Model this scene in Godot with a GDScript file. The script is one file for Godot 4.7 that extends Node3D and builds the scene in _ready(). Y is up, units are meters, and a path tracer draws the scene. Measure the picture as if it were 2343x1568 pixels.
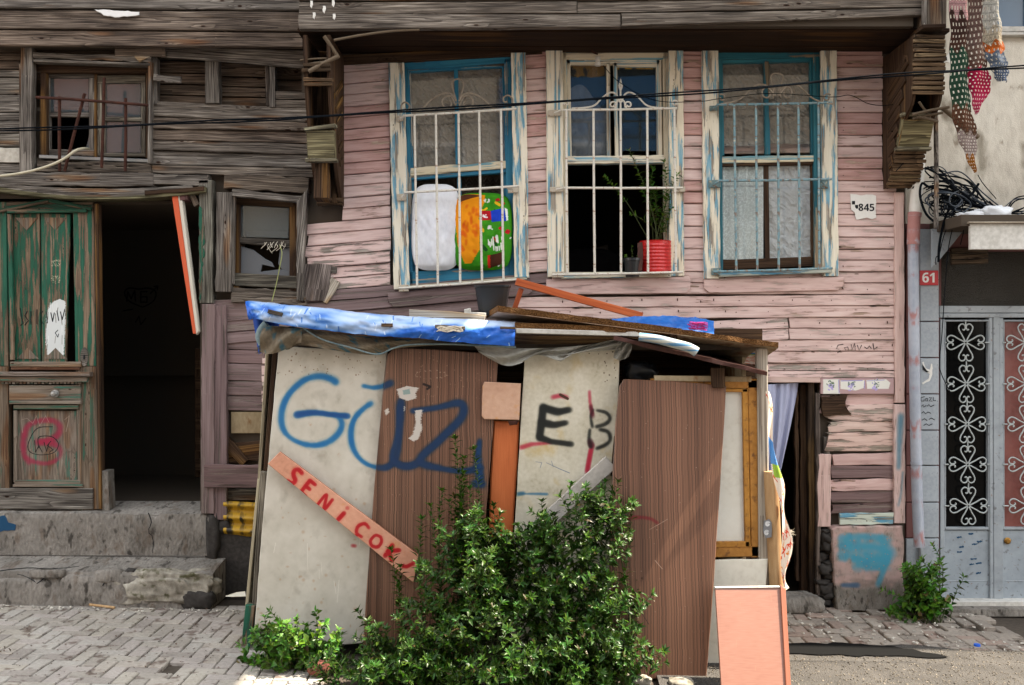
extends Node3D
# A street front of old wooden houses with a shack of salvaged boards before it. Measures are taken from
# the photograph as picture positions at a depth; z = 0 is the wooden wall, the street lies towards +z.

const F := 2279.0
const CAMZ := 6.38
const EYE := 1.70
var rng := RandomNumberGenerator.new()
var M := {}
var origins := {}

func _ready() -> void:
	rng.seed = 20240
	# camera: eye height, level, a 35 mm lens across the street
	var cam := Camera3D.new()
	cam.name = "camera"
	cam.position = Vector3(0, EYE, CAMZ)
	cam.fov = 37.97
	cam.near = 0.05
	cam.far = 600.0
	add_child(cam)
	# daylight: clear sky over the street, a high sun from the right that just clears the roofs of this row
	var we := WorldEnvironment.new()
	we.name = "daylight"
	var env := Environment.new()
	env.background_mode = Environment.BG_SKY
	var sm := ProceduralSkyMaterial.new()
	sm.sky_top_color = Color(0.72, 0.74, 0.76)
	sm.sky_horizon_color = Color(0.93, 0.90, 0.86)
	sm.sky_curve = 0.25
	sm.ground_horizon_color = Color(0.62, 0.62, 0.60)
	sm.ground_bottom_color = Color(0.32, 0.30, 0.28)
	sm.energy_multiplier = 1.25
	env.sky = Sky.new()
	env.sky.sky_material = sm
	env.tonemap_mode = Environment.TONE_MAPPER_LINEAR
	env.tonemap_exposure = 4.4
	env.sdfgi_enabled = true
	env.ssao_enabled = true
	env.ssil_enabled = true
	we.environment = env
	add_child(we)
	var sun := DirectionalLight3D.new()
	sun.name = "sun"
	sun.light_energy = 1.3
	sun.light_color = Color(1.0, 0.95, 0.87)
	sun.light_angular_distance = 0.5
	sun.shadow_enabled = true
	sun.look_at_from_position(Vector3.ZERO, Vector3(-0.62, -1.0, 0.085), Vector3.UP)
	add_child(sun)

	make_materials()
	setting()
	grey_house()
	pink_house()
	tiled_house()
	opposite_house()
	shack()
	shack_roof()
	window_things()
	street_things()
	plants()
	litter()
	var groups := {"chipboard_sheet": "chipboard sheets on the shack roof", "plastic_bag": "white plastic bags on the canopy", "leafy_weed": "low leafy weeds at the foot of walls", "number_paper": "torn survey number papers", "stone": "stones at the bottom edge", "rendered_house": "rendered houses across the street", "tarpaulin": "blue tarpaulins on the shack roof", "timber_house": "old timber houses"}
	for c in get_children():
		for k in groups:
			if c.has_meta("label") and (c.name == k or String(c.name).begins_with(k + "_0")):
				c.set_meta("group", groups[k])

func W(px: float, py: float, z: float) -> Vector3:
	var s := (CAMZ - z) / F
	return Vector3((px - 1171.5) * s, EYE + (784.0 - py) * s, z)

func ground_at(x: float) -> float:
	return 0.045 - 0.02 * x

func rr(a: float, b: float) -> float:
	return rng.randf_range(a, b)

# ---------------------------------------------------------------- mesh builder
class MB:
	var v := PackedVector3Array()
	var n := PackedVector3Array()
	var uv := PackedVector2Array()
	var c := PackedColorArray()
	var col := Color.WHITE
	func tri(a: Vector3, b: Vector3, d: Vector3, ua := Vector2.ZERO, ub := Vector2.ZERO, ud := Vector2.ZERO) -> void:
		var nn := (b - a).cross(d - a)
		if nn.length_squared() < 1e-16:
			return
		nn = nn.normalized()
		v.append(a); v.append(d); v.append(b)
		n.append(nn); n.append(nn); n.append(nn)
		uv.append(ua); uv.append(ud); uv.append(ub)
		c.append(col); c.append(col); c.append(col)
	func quad(a: Vector3, b: Vector3, d: Vector3, e: Vector3, ua := Vector2.ZERO, ub := Vector2.ZERO, ud := Vector2.ZERO, ue := Vector2.ZERO) -> void:
		tri(a, b, d, ua, ub, ud)
		tri(a, d, e, ua, ud, ue)
	func trin(a: Vector3, b: Vector3, d: Vector3, na: Vector3, nb: Vector3, nd: Vector3, ua := Vector2.ZERO, ub := Vector2.ZERO, ud := Vector2.ZERO) -> void:
		v.append(a); v.append(d); v.append(b)
		n.append(na); n.append(nd); n.append(nb)
		uv.append(ua); uv.append(ud); uv.append(ub)
		c.append(col); c.append(col); c.append(col)
	func box(ce: Vector3, s: Vector3, b := Basis.IDENTITY, bev := 0.003, uvs := 2.2) -> void:
		# a box with chamfered edges along its four long faces towards the viewer
		var h := s * 0.5
		bev = minf(bev, minf(h.x, minf(h.y, h.z)) * 0.6)
		var dirs := [[Vector3(1, 0, 0), Vector3(0, 1, 0), Vector3(0, 0, 1)], [Vector3(-1, 0, 0), Vector3(0, 0, 1), Vector3(0, 1, 0)], [Vector3(0, 1, 0), Vector3(0, 0, 1), Vector3(1, 0, 0)], [Vector3(0, -1, 0), Vector3(1, 0, 0), Vector3(0, 0, 1)], [Vector3(0, 0, 1), Vector3(1, 0, 0), Vector3(0, 1, 0)], [Vector3(0, 0, -1), Vector3(0, 1, 0), Vector3(1, 0, 0)]]
		for d in dirs:
			var nrm: Vector3 = d[0]
			var a1: Vector3 = d[1]
			var a2: Vector3 = d[2]
			var l1: float = absf(a1.dot(h)) - bev
			var l2: float = absf(a2.dot(h)) - bev
			var o: Vector3 = nrm * absf(nrm.dot(h))
			var p := [o - a1 * l1 - a2 * l2, o + a1 * l1 - a2 * l2, o + a1 * l1 + a2 * l2, o - a1 * l1 + a2 * l2]
			var u := [Vector2(0, 0), Vector2(2 * l1, 0), Vector2(2 * l1, 2 * l2), Vector2(0, 2 * l2)]
			if l2 > l1:
				u = [Vector2(0, 0), Vector2(0, 2 * l1), Vector2(2 * l2, 2 * l1), Vector2(2 * l2, 0)]
			for k in 4:
				u[k] = Vector2(u[k].x / uvs, u[k].y / (uvs * 0.32)) + Vector2(ce.x * 0.37 + ce.y * 0.21, ce.y * 0.43 + ce.z * 0.3)
			quad(ce + b * p[0], ce + b * p[1], ce + b * p[2], ce + b * p[3], u[0], u[1], u[2], u[3])
		if bev > 0.0:
			for ax in 3:
				for sa in [-1.0, 1.0]:
					for sb in [-1.0, 1.0]:
						var e1 := (ax + 1) % 3
						var e2 := (ax + 2) % 3
						var q := []
						for k in 4:
							var p := Vector3.ZERO
							p[ax] = (h[ax] - bev) * (-1.0 if k == 0 or k == 3 else 1.0)
							if k < 2:
								p[e1] = sa * h[e1]; p[e2] = sb * (h[e2] - bev)
							else:
								p[e1] = sa * (h[e1] - bev); p[e2] = sb * h[e2]
							q.append(ce + b * p)
						var u0 := Vector2(ce.x, ce.y)
						if sa * sb > 0:
							quad(q[0], q[1], q[2], q[3], u0, u0 + Vector2(.2, 0), u0 + Vector2(.2, .01), u0)
						else:
							quad(q[3], q[2], q[1], q[0], u0, u0 + Vector2(.2, 0), u0 + Vector2(.2, .01), u0)
	func quad_under(q: Array) -> MB:
		# a thin facing under a sheet: corners front left, front right, back right, back left
		var e := Vector3(0, .002, 0)
		quad(q[3], q[2], q[1], q[0], Vector2(0, 1), Vector2(1, 1), Vector2(1, 0), Vector2(0, 0))
		quad(q[0] + e, q[1] + e, q[2] + e, q[3] + e)
		quad(q[0], q[1], q[1] + e, q[0] + e)
		return self
	func mesh() -> ArrayMesh:
		var a := []
		a.resize(Mesh.ARRAY_MAX)
		a[Mesh.ARRAY_VERTEX] = v
		a[Mesh.ARRAY_NORMAL] = n
		a[Mesh.ARRAY_TEX_UV] = uv
		a[Mesh.ARRAY_COLOR] = c
		var m := ArrayMesh.new()
		m.add_surface_from_arrays(Mesh.PRIMITIVE_TRIANGLES, a)
		return m

# ---------------------------------------------------------------- scene tree helpers
func numbered(par: Node, nm: String) -> String:
	var key := "%d/%s" % [par.get_instance_id(), nm]
	var k: int = origins.get(key, 0)
	origins[key] = k + 1
	return nm if k == 0 else "%s_%03d" % [nm, k]

func origin_of(n: Node) -> Vector3:
	return origins.get(n.get_instance_id(), Vector3.ZERO)

func thing(nm: String, label: String, category: String, at := Vector3.ZERO, group := "") -> Node3D:
	var o := Node3D.new()
	o.name = numbered(self, nm)
	add_child(o, true)
	o.position = at
	origins[o.get_instance_id()] = at
	return tag(o, label, category, group)

func tag(o: Node3D, label: String, category := "", group := "", kind := "") -> Node3D:
	if label: o.set_meta("label", label)
	if category: o.set_meta("category", category)
	if group: o.set_meta("group", group)
	if kind: o.set_meta("kind", kind)
	return o

func put(par: Node, nm: String, mb: MB, mt: Material, label := "") -> MeshInstance3D:
	var o := MeshInstance3D.new()
	o.name = numbered(par, nm)
	par.add_child(o, true)
	if mb.v.is_empty():
		push_error("empty mesh " + nm)
		return o
	var lo := mb.v[0]
	var hi := lo
	for p in mb.v:
		lo = lo.min(p); hi = hi.max(p)
	var at := (lo + hi) * 0.5
	if par == self:
		at.y = lo.y
	for i in mb.v.size():
		mb.v[i] -= at
	o.mesh = mb.mesh()
	o.material_override = null
	o.mesh.surface_set_material(0, mt)
	o.position = at - origin_of(par)
	origins[o.get_instance_id()] = at
	if label:
		o.set_meta("label", label)
	return o

# ---------------------------------------------------------------- shapes
func px2w(poly: Array, z0: float, z1: float) -> PackedVector3Array:
	# picture points to world points on a sheet that lies at depth z0 at its top and z1 at its bottom
	var lo := 1e9
	var hi := -1e9
	for p in poly:
		lo = minf(lo, p.y); hi = maxf(hi, p.y)
	var out := PackedVector3Array()
	for p in poly:
		var z := lerpf(z0, z1, (p.y - lo) / maxf(hi - lo, 1.0))
		out.append(W(p.x, p.y, z))
	return out

func V(a: Array) -> Array:
	# [x, y, x, y ...] to points
	var o := []
	for i in range(0, a.size(), 2):
		o.append(Vector2(a[i], a[i + 1]))
	return o

func roughen(poly: Array, step: float, amp: float) -> Array:
	var o := []
	for i in poly.size():
		var a: Vector2 = poly[i]
		var b: Vector2 = poly[(i + 1) % poly.size()]
		o.append(a)
		var k := int(a.distance_to(b) / step)
		var nn := (b - a).orthogonal().normalized()
		for j in range(1, k):
			o.append(a.lerp(b, (j + rr(-.3, .3)) / k) + nn * rr(-amp, amp))
	return o

# A board cut to an outline: front face, chamfer, edges and back. uvm "grain" lays wood grain along the direction ang
# (0 along x, 90 upright); "fit" spreads a picture of the board's own print over its outline.
func board_mb(mb: MB, poly: Array, z0: float, z1: float, th: float, o := {}) -> MB:
	var pts := px2w(poly, z0, z1)
	var area := 0.0
	for i in pts.size():
		var a := pts[i]; var b := pts[(i + 1) % pts.size()]
		area += a.x * b.y - b.x * a.y
	if area < 0:
		pts.reverse()
	var k := pts.size()
	var bev: float = o.get("bev", 0.003)
	var flat := PackedVector2Array()
	var ins := PackedVector3Array()
	for i in k:
		var p := pts[i]
		var e1 := Vector2(p.x - pts[(i + k - 1) % k].x, p.y - pts[(i + k - 1) % k].y).normalized()
		var e2 := Vector2(pts[(i + 1) % k].x - p.x, pts[(i + 1) % k].y - p.y).normalized()
		var n1 := Vector2(-e1.y, e1.x)
		var n2 := Vector2(-e2.y, e2.x)
		var m := (n1 + n2)
		if m.length() < 0.2:
			m = n1
		m = m.normalized() * bev / maxf(0.5, m.normalized().dot(n1))
		ins.append(p + Vector3(m.x, m.y, 0))
		flat.append(Vector2(p.x + m.x, p.y + m.y))
	var fit: bool = o.get("uvm", "grain") == "fit"
	var ang: float = deg_to_rad(o.get("ang", 0.0))
	var lo := Vector2(1e9, 1e9)
	var hi := -lo
	for p in pts:
		lo = lo.min(Vector2(p.x, p.y)); hi = hi.max(Vector2(p.x, p.y))
	var off := Vector2(rng.randf(), rng.randf())
	var su: float = o.get("su", 1.9)
	var sv: float = o.get("sv", 0.46)
	var uvf := func(p: Vector3, dz := 0.0) -> Vector2:
		if fit:
			return Vector2((p.x - lo.x) / (hi.x - lo.x), 1.0 - (p.y - lo.y) / (hi.y - lo.y))
		var q := Vector2(p.x, p.y).rotated(-ang)
		return Vector2(q.x / su, (-q.y + dz) / sv) + off
	mb.col = o.get("tint", Color.WHITE)
	var ix := Geometry2D.triangulate_polygon(flat)
	if ix.is_empty():
		ix = Geometry2D.triangulate_polygon(PackedVector2Array(Array(flat).map(func(q): return q + Vector2(rng.randf(), rng.randf()) * 1e-5)))
	for i in range(0, ix.size(), 3):
		var a := ins[ix[i]]; var b := ins[ix[i + 1]]; var d := ins[ix[i + 2]]
		if (b - a).cross(d - a).z < 0:
			var t := b; b = d; d = t
		mb.tri(a, b, d, uvf.call(a), uvf.call(b), uvf.call(d))
		if o.get("back", true):
			var zz := Vector3(0, 0, th)
			mb.tri(a - zz, d - zz, b - zz, uvf.call(a), uvf.call(d), uvf.call(b))
	var dep := Vector3(0, 0, bev)
	var thk := Vector3(0, 0, th)
	for i in k:
		var j := (i + 1) % k
		var a := pts[i] - dep; var b := pts[j] - dep
		var ua: Vector2 = uvf.call(a); var ub: Vector2 = uvf.call(b)
		mb.quad(a, b, ins[j], ins[i], ua, ub, uvf.call(ins[j]), uvf.call(ins[i]))
		if o.has("edge_tint"):
			mb.col = o.edge_tint
		mb.quad(pts[i] - thk, pts[j] - thk, b, a, uvf.call(a, th), uvf.call(b, th), ub, ua)
		mb.col = o.get("tint", Color.WHITE)
	return mb

func board(par: Node, nm: String, poly: Array, z0: float, z1: float, th: float, mt: Material, o := {}) -> MeshInstance3D:
	if not o.has("su") and (mt == M.casing_wood or mt == M.cream_wood or mt == M.green_wood or mt == M.door_wood):
		o.su = 1.1; o.sv = .36
	return put(par, nm, board_mb(MB.new(), poly, z0, z1, th, o), mt, o.get("label", ""))

# a straight piece of timber between two picture points
func timber(par: Node, nm: String, x0: float, y0: float, x1: float, y1: float, wd: float, z: float, th: float, mt: Material, o := {}) -> MeshInstance3D:
	var a := Vector2(x0, y0)
	var b := Vector2(x1, y1)
	var d := (b - a).normalized().orthogonal() * wd * 0.5
	o.ang = rad_to_deg(atan2(-(y1 - y0), x1 - x0))
	var poly := [a - d, b - d, b + d, a + d]
	if o.has("rough"):
		poly = roughen(poly, 22.0, o.rough)
	return board(par, nm, poly, o.get("z0", z), o.get("z1", z), th, mt, o)

const BEAD := [[0.0, -1.0], [0.0, 0.002], [0.02, 0.005], [0.45, 0.010], [0.468, -0.006], [0.495, -0.006], [0.515, 0.008], [0.96, 0.013], [0.99, 0.010], [1.0, 0.004], [1.0, -1.0]]
const LAP := [[0.0, -1.0], [0.0, 0.0], [0.03, 0.004], [0.30, 0.006], [0.34, 0.003], [0.36, 0.006], [0.93, 0.014], [0.98, 0.012], [1.0, 0.004], [1.0, -1.0]]
const FLAT := [[0.0, -1.0], [0.0, -0.004], [0.04, 0.0], [0.5, 0.002], [0.96, 0.0], [1.0, -0.004], [1.0, -1.0]]

# A weatherboard between two ends (picture heights of its top and bottom at each end), wavy and frayed as asked
func plank(par: Node, nm: String, xl: float, xr: float, ytl: float, ytr: float, ybl: float, ybr: float, z: float, mt: Material, o := {}) -> MeshInstance3D:
	var mb := MB.new()
	var prof: Array = o.get("prof", FLAT)
	var th: float = o.get("th", 0.022)
	var jit: float = o.get("jit", 0.0009)
	var rag: float = o.get("rag", 0.004)
	var ragl: float = o.get("ragl", rag)
	var warp: float = o.get("warp", 0.003)
	var tl := W(xl, ytl, z); var tr := W(xr, ytr, z); var bl := W(xl, ybl, z); var br := W(xr, ybr, z)
	var ln := tl.distance_to(tr)
	var hgt := tl.distance_to(bl)
	var ns := clampi(int(ln / 0.10), 3, 24)
	var off := Vector2(rng.randf() * 3.0, rng.randf() * 3.0)
	var ph := rng.randf() * 6.28
	var t0: Color = o.get("tint", Color.WHITE)
	var vv := rr(0.90, 1.08)
	mb.col = Color(t0.r * vv, t0.g * vv, t0.b * vv)
	var grid := []
	var el := []
	var er := []
	for k in prof.size():
		el.append(rr(-ragl, ragl)); er.append(rr(-rag, rag))
	for s in ns + 1:
		var a := float(s) / ns
		var tp := tl.lerp(tr, a) + Vector3(0, rr(-jit, jit), 0)
		var bt := bl.lerp(br, a) + Vector3(0, rr(-jit, jit), 0)
		var wz := warp * sin(ph + a * ln * 2.1) + rr(-1, 1) * warp * 0.25
		var row := []
		for k in prof.size():
			var q: Vector3 = tp.lerp(bt, prof[k][0])
			var dz: float = prof[k][1]
			q.z += (-th if dz < -0.5 else dz) + wz
			if s == 0: q.x += el[k]
			if s == ns: q.x += er[k]
			row.append(q)
		grid.append(row)
	for s in ns:
		for k in prof.size() - 1:
			var u0 := off.x + ln * s / ns / 1.9
			var u1 := off.x + ln * (s + 1) / ns / 1.9
			var v0: float = off.y + hgt * prof[k][0] / 0.46
			var v1: float = off.y + hgt * prof[k + 1][0] / 0.46
			if k == 0 or k == prof.size() - 2:
				v1 = v0 + th / 0.7
			mb.quad(grid[s][k], grid[s][k + 1], grid[s + 1][k + 1], grid[s + 1][k], Vector2(u0, v0), Vector2(u0, v1), Vector2(u1, v1), Vector2(u1, v0))
	for e in [0, ns]:
		var row: Array = grid[e]
		for k in range(1, prof.size() - 2):
			var q0: Vector3 = row[k] - Vector3(0, 0, th); var q1: Vector3 = row[k + 1] - Vector3(0, 0, th)
			if e == 0:
				mb.quad(row[k], q0, q1, row[k + 1], off, off, off + Vector2(.02, .02), off + Vector2(.02, .02))
			else:
				mb.quad(row[k], row[k + 1], q1, q0, off, off, off + Vector2(.02, .02), off + Vector2(.02, .02))
	return put(par, nm, mb, mt, o.get("label", ""))

func tube_mb(mb: MB, pts: Array, r: float, sides := 7, r1 := -1.0) -> MB:
	if r1 < 0.0: r1 = r
	var rings := []
	var nrm := []
	var up := Vector3(0.13, 0.21, 0.97).normalized()
	var dist := 0.0
	var ds := []
	for i in pts.size():
		var d: Vector3 = (pts[mini(i + 1, pts.size() - 1)] - pts[maxi(i - 1, 0)]).normalized()
		if absf(d.dot(up)) > 0.95:
			up = Vector3(0.9, 0.2, 0.3).normalized()
		var a := d.cross(up).normalized()
		var b := a.cross(d).normalized()
		var ri := []
		var ni := []
		var rad := lerpf(r, r1, float(i) / maxi(pts.size() - 1, 1))
		for k in sides:
			var an := TAU * k / sides
			var nn := a * cos(an) + b * sin(an)
			ri.append(pts[i] + nn * rad)
			ni.append(nn)
		rings.append(ri); nrm.append(ni)
		if i > 0: dist += pts[i].distance_to(pts[i - 1])
		ds.append(dist)
	for i in pts.size() - 1:
		for k in sides:
			var j := (k + 1) % sides
			var u0 := Vector2(ds[i] / 0.4, float(k) / sides * .1); var u1 := Vector2(ds[i + 1] / 0.4, float(k) / sides * .1)
			var e := Vector2(0, .1 / sides)
			mb.trin(rings[i][k], rings[i + 1][k], rings[i + 1][j], nrm[i][k], nrm[i + 1][k], nrm[i + 1][j], u0, u1, u1 + e)
			mb.trin(rings[i][k], rings[i + 1][j], rings[i][j], nrm[i][k], nrm[i + 1][j], nrm[i][j], u0, u1 + e, u0 + e)
	for e in [0, pts.size() - 1]:
		for k in range(1, sides - 1):
			if e == 0:
				mb.tri(rings[0][0], rings[0][k], rings[0][k + 1])
			else:
				mb.tri(rings[e][0], rings[e][k + 1], rings[e][k])
	return mb

func ptube(par: Node, nm: String, px: Array, z: float, r: float, mt: Material, sides := 7) -> MeshInstance3D:
	# a rod or wire through picture points, smoothed
	var pts := []
	for p in px:
		pts.append(W(p.x, p.y, z))
	return put(par, nm, tube_mb(MB.new(), pts, r, sides), mt)

func smooth(pts: Array, steps := 6) -> Array:
	var o := []
	for i in pts.size() - 1:
		var p0 = pts[maxi(i - 1, 0)]; var p1 = pts[i]; var p2 = pts[i + 1]; var p3 = pts[mini(i + 2, pts.size() - 1)]
		for k in steps:
			var t := float(k) / steps
			o.append(0.5 * ((2.0 * p1) + (p2 - p0) * t + (2.0 * p0 - 5.0 * p1 + 4.0 * p2 - p3) * t * t + (3.0 * p1 - p0 - 3.0 * p2 + p3) * t * t * t))
	o.append(pts[pts.size() - 1])
	return o

func spiral(c: Vector2, r0: float, r1: float, a0: float, a1: float, n := 18) -> Array:
	var o := []
	for i in n + 1:
		var t := float(i) / n
		var a := deg_to_rad(lerpf(a0, a1, t))
		o.append(c + Vector2(cos(a), sin(a)) * lerpf(r0, r1, t))
	return o

# a soft sheet: f(u, v) gives its points, smooth normals
func sheet_mb(mb: MB, nu: int, nv: int, f: Callable, uvs := Vector2.ONE, fac := 1.0) -> MB:
	var g := []
	for j in nv + 1:
		var row := []
		for i in nu + 1:
			row.append(f.call(float(i) / nu, float(j) / nv))
		g.append(row)
	var nm := []
	for j in nv + 1:
		var row := []
		for i in nu + 1:
			var du: Vector3 = g[j][mini(i + 1, nu)] - g[j][maxi(i - 1, 0)]
			var dv: Vector3 = g[mini(j + 1, nv)][i] - g[maxi(j - 1, 0)][i]
			var nn := dv.cross(du)
			row.append((nn.normalized() if nn.length() > 1e-9 else Vector3.BACK) * fac)
		nm.append(row)
	for j in nv:
		for i in nu:
			var a: Vector3 = g[j][i]; var b: Vector3 = g[j + 1][i]; var d: Vector3 = g[j + 1][i + 1]; var e: Vector3 = g[j][i + 1]
			var ua := Vector2(float(i) / nu, float(j) / nv) * uvs; var ud := Vector2(float(i + 1) / nu, float(j + 1) / nv) * uvs
			var ub := Vector2(ua.x, ud.y); var ue := Vector2(ud.x, ua.y)
			mb.trin(a, b, d, nm[j][i], nm[j + 1][i], nm[j + 1][i + 1], ua, ub, ud)
			mb.trin(a, d, e, nm[j][i], nm[j + 1][i + 1], nm[j][i + 1], ua, ud, ue)
	return mb

# a thick wall in rectangles with openings (picture rectangles [x0, y0, x1, y1])
func shell_mb(mb: MB, x0: float, x1: float, y0: float, y1: float, holes: Array, z: float, th: float) -> MB:
	var xs := [x0, x1]
	var ys := [y0, y1]
	for h in holes:
		xs.append_array([h[0], h[2]]); ys.append_array([h[1], h[3]])
	xs.sort(); ys.sort()
	var zz := Vector3(0, 0, th)
	var inside := func(cx: float, cy: float) -> bool:
		if cx < x0 or cx > x1 or cy < y0 or cy > y1: return false
		for h in holes:
			if cx > h[0] and cx < h[2] and cy > h[1] and cy < h[3]: return false
		return true
	for i in xs.size() - 1:
		for j in ys.size() - 1:
			if xs[i + 1] - xs[i] < 0.01 or ys[j + 1] - ys[j] < 0.01: continue
			var cx: float = (xs[i] + xs[i + 1]) / 2; var cy: float = (ys[j] + ys[j + 1]) / 2
			if not inside.call(cx, cy): continue
			var a := W(xs[i], ys[j + 1], z); var b := W(xs[i + 1], ys[j + 1], z); var d := W(xs[i + 1], ys[j], z); var e := W(xs[i], ys[j], z)
			var q := func(p: Vector3) -> Vector2: return Vector2(p.x, -p.y) * 0.7
			mb.quad(a, b, d, e, q.call(a), q.call(b), q.call(d), q.call(e))
			mb.quad(b - zz, a - zz, e - zz, d - zz, q.call(b), q.call(a), q.call(e), q.call(d))
			var px: float = (xs[i + 1] - xs[i]) / 2 + 0.02; var py: float = (ys[j + 1] - ys[j]) / 2 + 0.02
			if not inside.call(cx - px, cy): mb.quad(a - zz, a, e, e - zz, q.call(a), q.call(a), q.call(e), q.call(e))
			if not inside.call(cx + px, cy): mb.quad(b, b - zz, d - zz, d, q.call(b), q.call(b), q.call(d), q.call(d))
			if not inside.call(cx, cy - py): mb.quad(e, d, d - zz, e - zz, q.call(e), q.call(d), q.call(d), q.call(e))
			if not inside.call(cx, cy + py): mb.quad(a - zz, b - zz, b, a, q.call(a), q.call(b), q.call(b), q.call(a))
	return mb

func slab_mb(mb: MB, a: Vector3, b: Vector3) -> MB:
	mb.box((a + b) * 0.5, (b - a).abs(), Basis.IDENTITY, 0.0)
	return mb

# a closed room of thick slabs, open to the front
func room_mb(x0: float, x1: float, y0: float, y1: float, z0: float, z1: float) -> MB:
	var mb := MB.new()
	var t := 0.06
	slab_mb(mb, Vector3(x0 - t, y0 - t, z1 - t), Vector3(x1 + t, y1 + t, z1))
	slab_mb(mb, Vector3(x0 - t, y0, z1), Vector3(x0, y1, z0))
	slab_mb(mb, Vector3(x1, y0, z1), Vector3(x1 + t, y1, z0))
	slab_mb(mb, Vector3(x0 - t, y0 - t, z1), Vector3(x1 + t, y0, z0))
	slab_mb(mb, Vector3(x0 - t, y1, z1), Vector3(x1 + t, y1 + t, z0))
	return mb

func lathe_mb(mb: MB, at: Vector3, prof: Array, sides := 24, sq := 0.0) -> MB:
	# prof: [radius, height]; sq > 0 squares the round
	for i in prof.size() - 1:
		for k in sides:
			var a0 := TAU * k / sides; var a1 := TAU * (k + 1) / sides
			var f := func(p: Array, a: float) -> Vector3:
				var r: float = p[0]
				if sq > 0.0:
					r = r / pow(pow(absf(cos(a)), sq) + pow(absf(sin(a)), sq), 1.0 / sq)
				return at + Vector3(cos(a) * r, p[1], sin(a) * r)
			var p00: Vector3 = f.call(prof[i], a0); var p01: Vector3 = f.call(prof[i], a1)
			var p10: Vector3 = f.call(prof[i + 1], a0); var p11: Vector3 = f.call(prof[i + 1], a1)
			var u0 := float(k) / sides; var u1 := float(k + 1) / sides
			var v0: float = 1.0 - float(i) / (prof.size() - 1); var v1: float = 1.0 - float(i + 1) / (prof.size() - 1)
			mb.quad(p01, p00, p10, p11, Vector2(u1, v0), Vector2(u0, v0), Vector2(u0, v1), Vector2(u1, v1))
	return mb

func stone_mb(mb: MB, c: Vector3, s: Vector3, sd: int, rough := 0.22, det := 9) -> MB:
	var n := FastNoiseLite.new()
	n.seed = sd
	n.frequency = 1.1
	n.fractal_octaves = 4
	var f := func(u: float, v: float) -> Vector3:
		var a := u * TAU; var e := (v - 0.5) * PI
		var d := Vector3(cos(a) * cos(e), sin(e), sin(a) * cos(e))
		var q := Vector3(signf(d.x) * pow(absf(d.x), .62), signf(d.y) * pow(absf(d.y), .62), signf(d.z) * pow(absf(d.z), .62))
		var k := 1.0 + rough * n.get_noise_3d(d.x * 1.3 + sd, d.y * 1.3, d.z * 1.3)
		return c + q * s * 0.5 * k
	return sheet_mb(mb, det * 2, det, f, Vector2(1, .5))

# ---------------------------------------------------------------- textures
func nimg(sd: int, freq: float, w: int, h: int, sx := 1, sy := 1, oct := 3, kind := FastNoiseLite.TYPE_SIMPLEX_SMOOTH) -> PackedByteArray:
	var n := FastNoiseLite.new()
	n.seed = sd
	n.frequency = freq
	n.noise_type = kind
	n.fractal_octaves = oct
	if kind == FastNoiseLite.TYPE_CELLULAR:
		n.fractal_type = FastNoiseLite.FRACTAL_NONE
		n.cellular_return_type = FastNoiseLite.RETURN_CELL_VALUE if oct == 1 else FastNoiseLite.RETURN_DISTANCE
	var im := n.get_seamless_image(maxi(w / sx, 4), maxi(h / sy, 4), false, false, 0.15, true)
	im.convert(Image.FORMAT_L8)
	if sx > 1 or sy > 1:
		im.resize(w, h, Image.INTERPOLATE_CUBIC)
	return im.get_data()

func ramp(cols: Array) -> PackedByteArray:
	var o := PackedByteArray()
	o.resize(768)
	for i in 256:
		var t := i / 255.0 * (cols.size() - 1)
		var k := mini(int(t), cols.size() - 2)
		var c: Color = cols[k].lerp(cols[k + 1], t - k)
		o[i * 3] = c.r8; o[i * 3 + 1] = c.g8; o[i * 3 + 2] = c.b8
	return o

func rgb(r: int, g: int, b: int) -> Color:
	return Color8(r, g, b)

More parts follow.
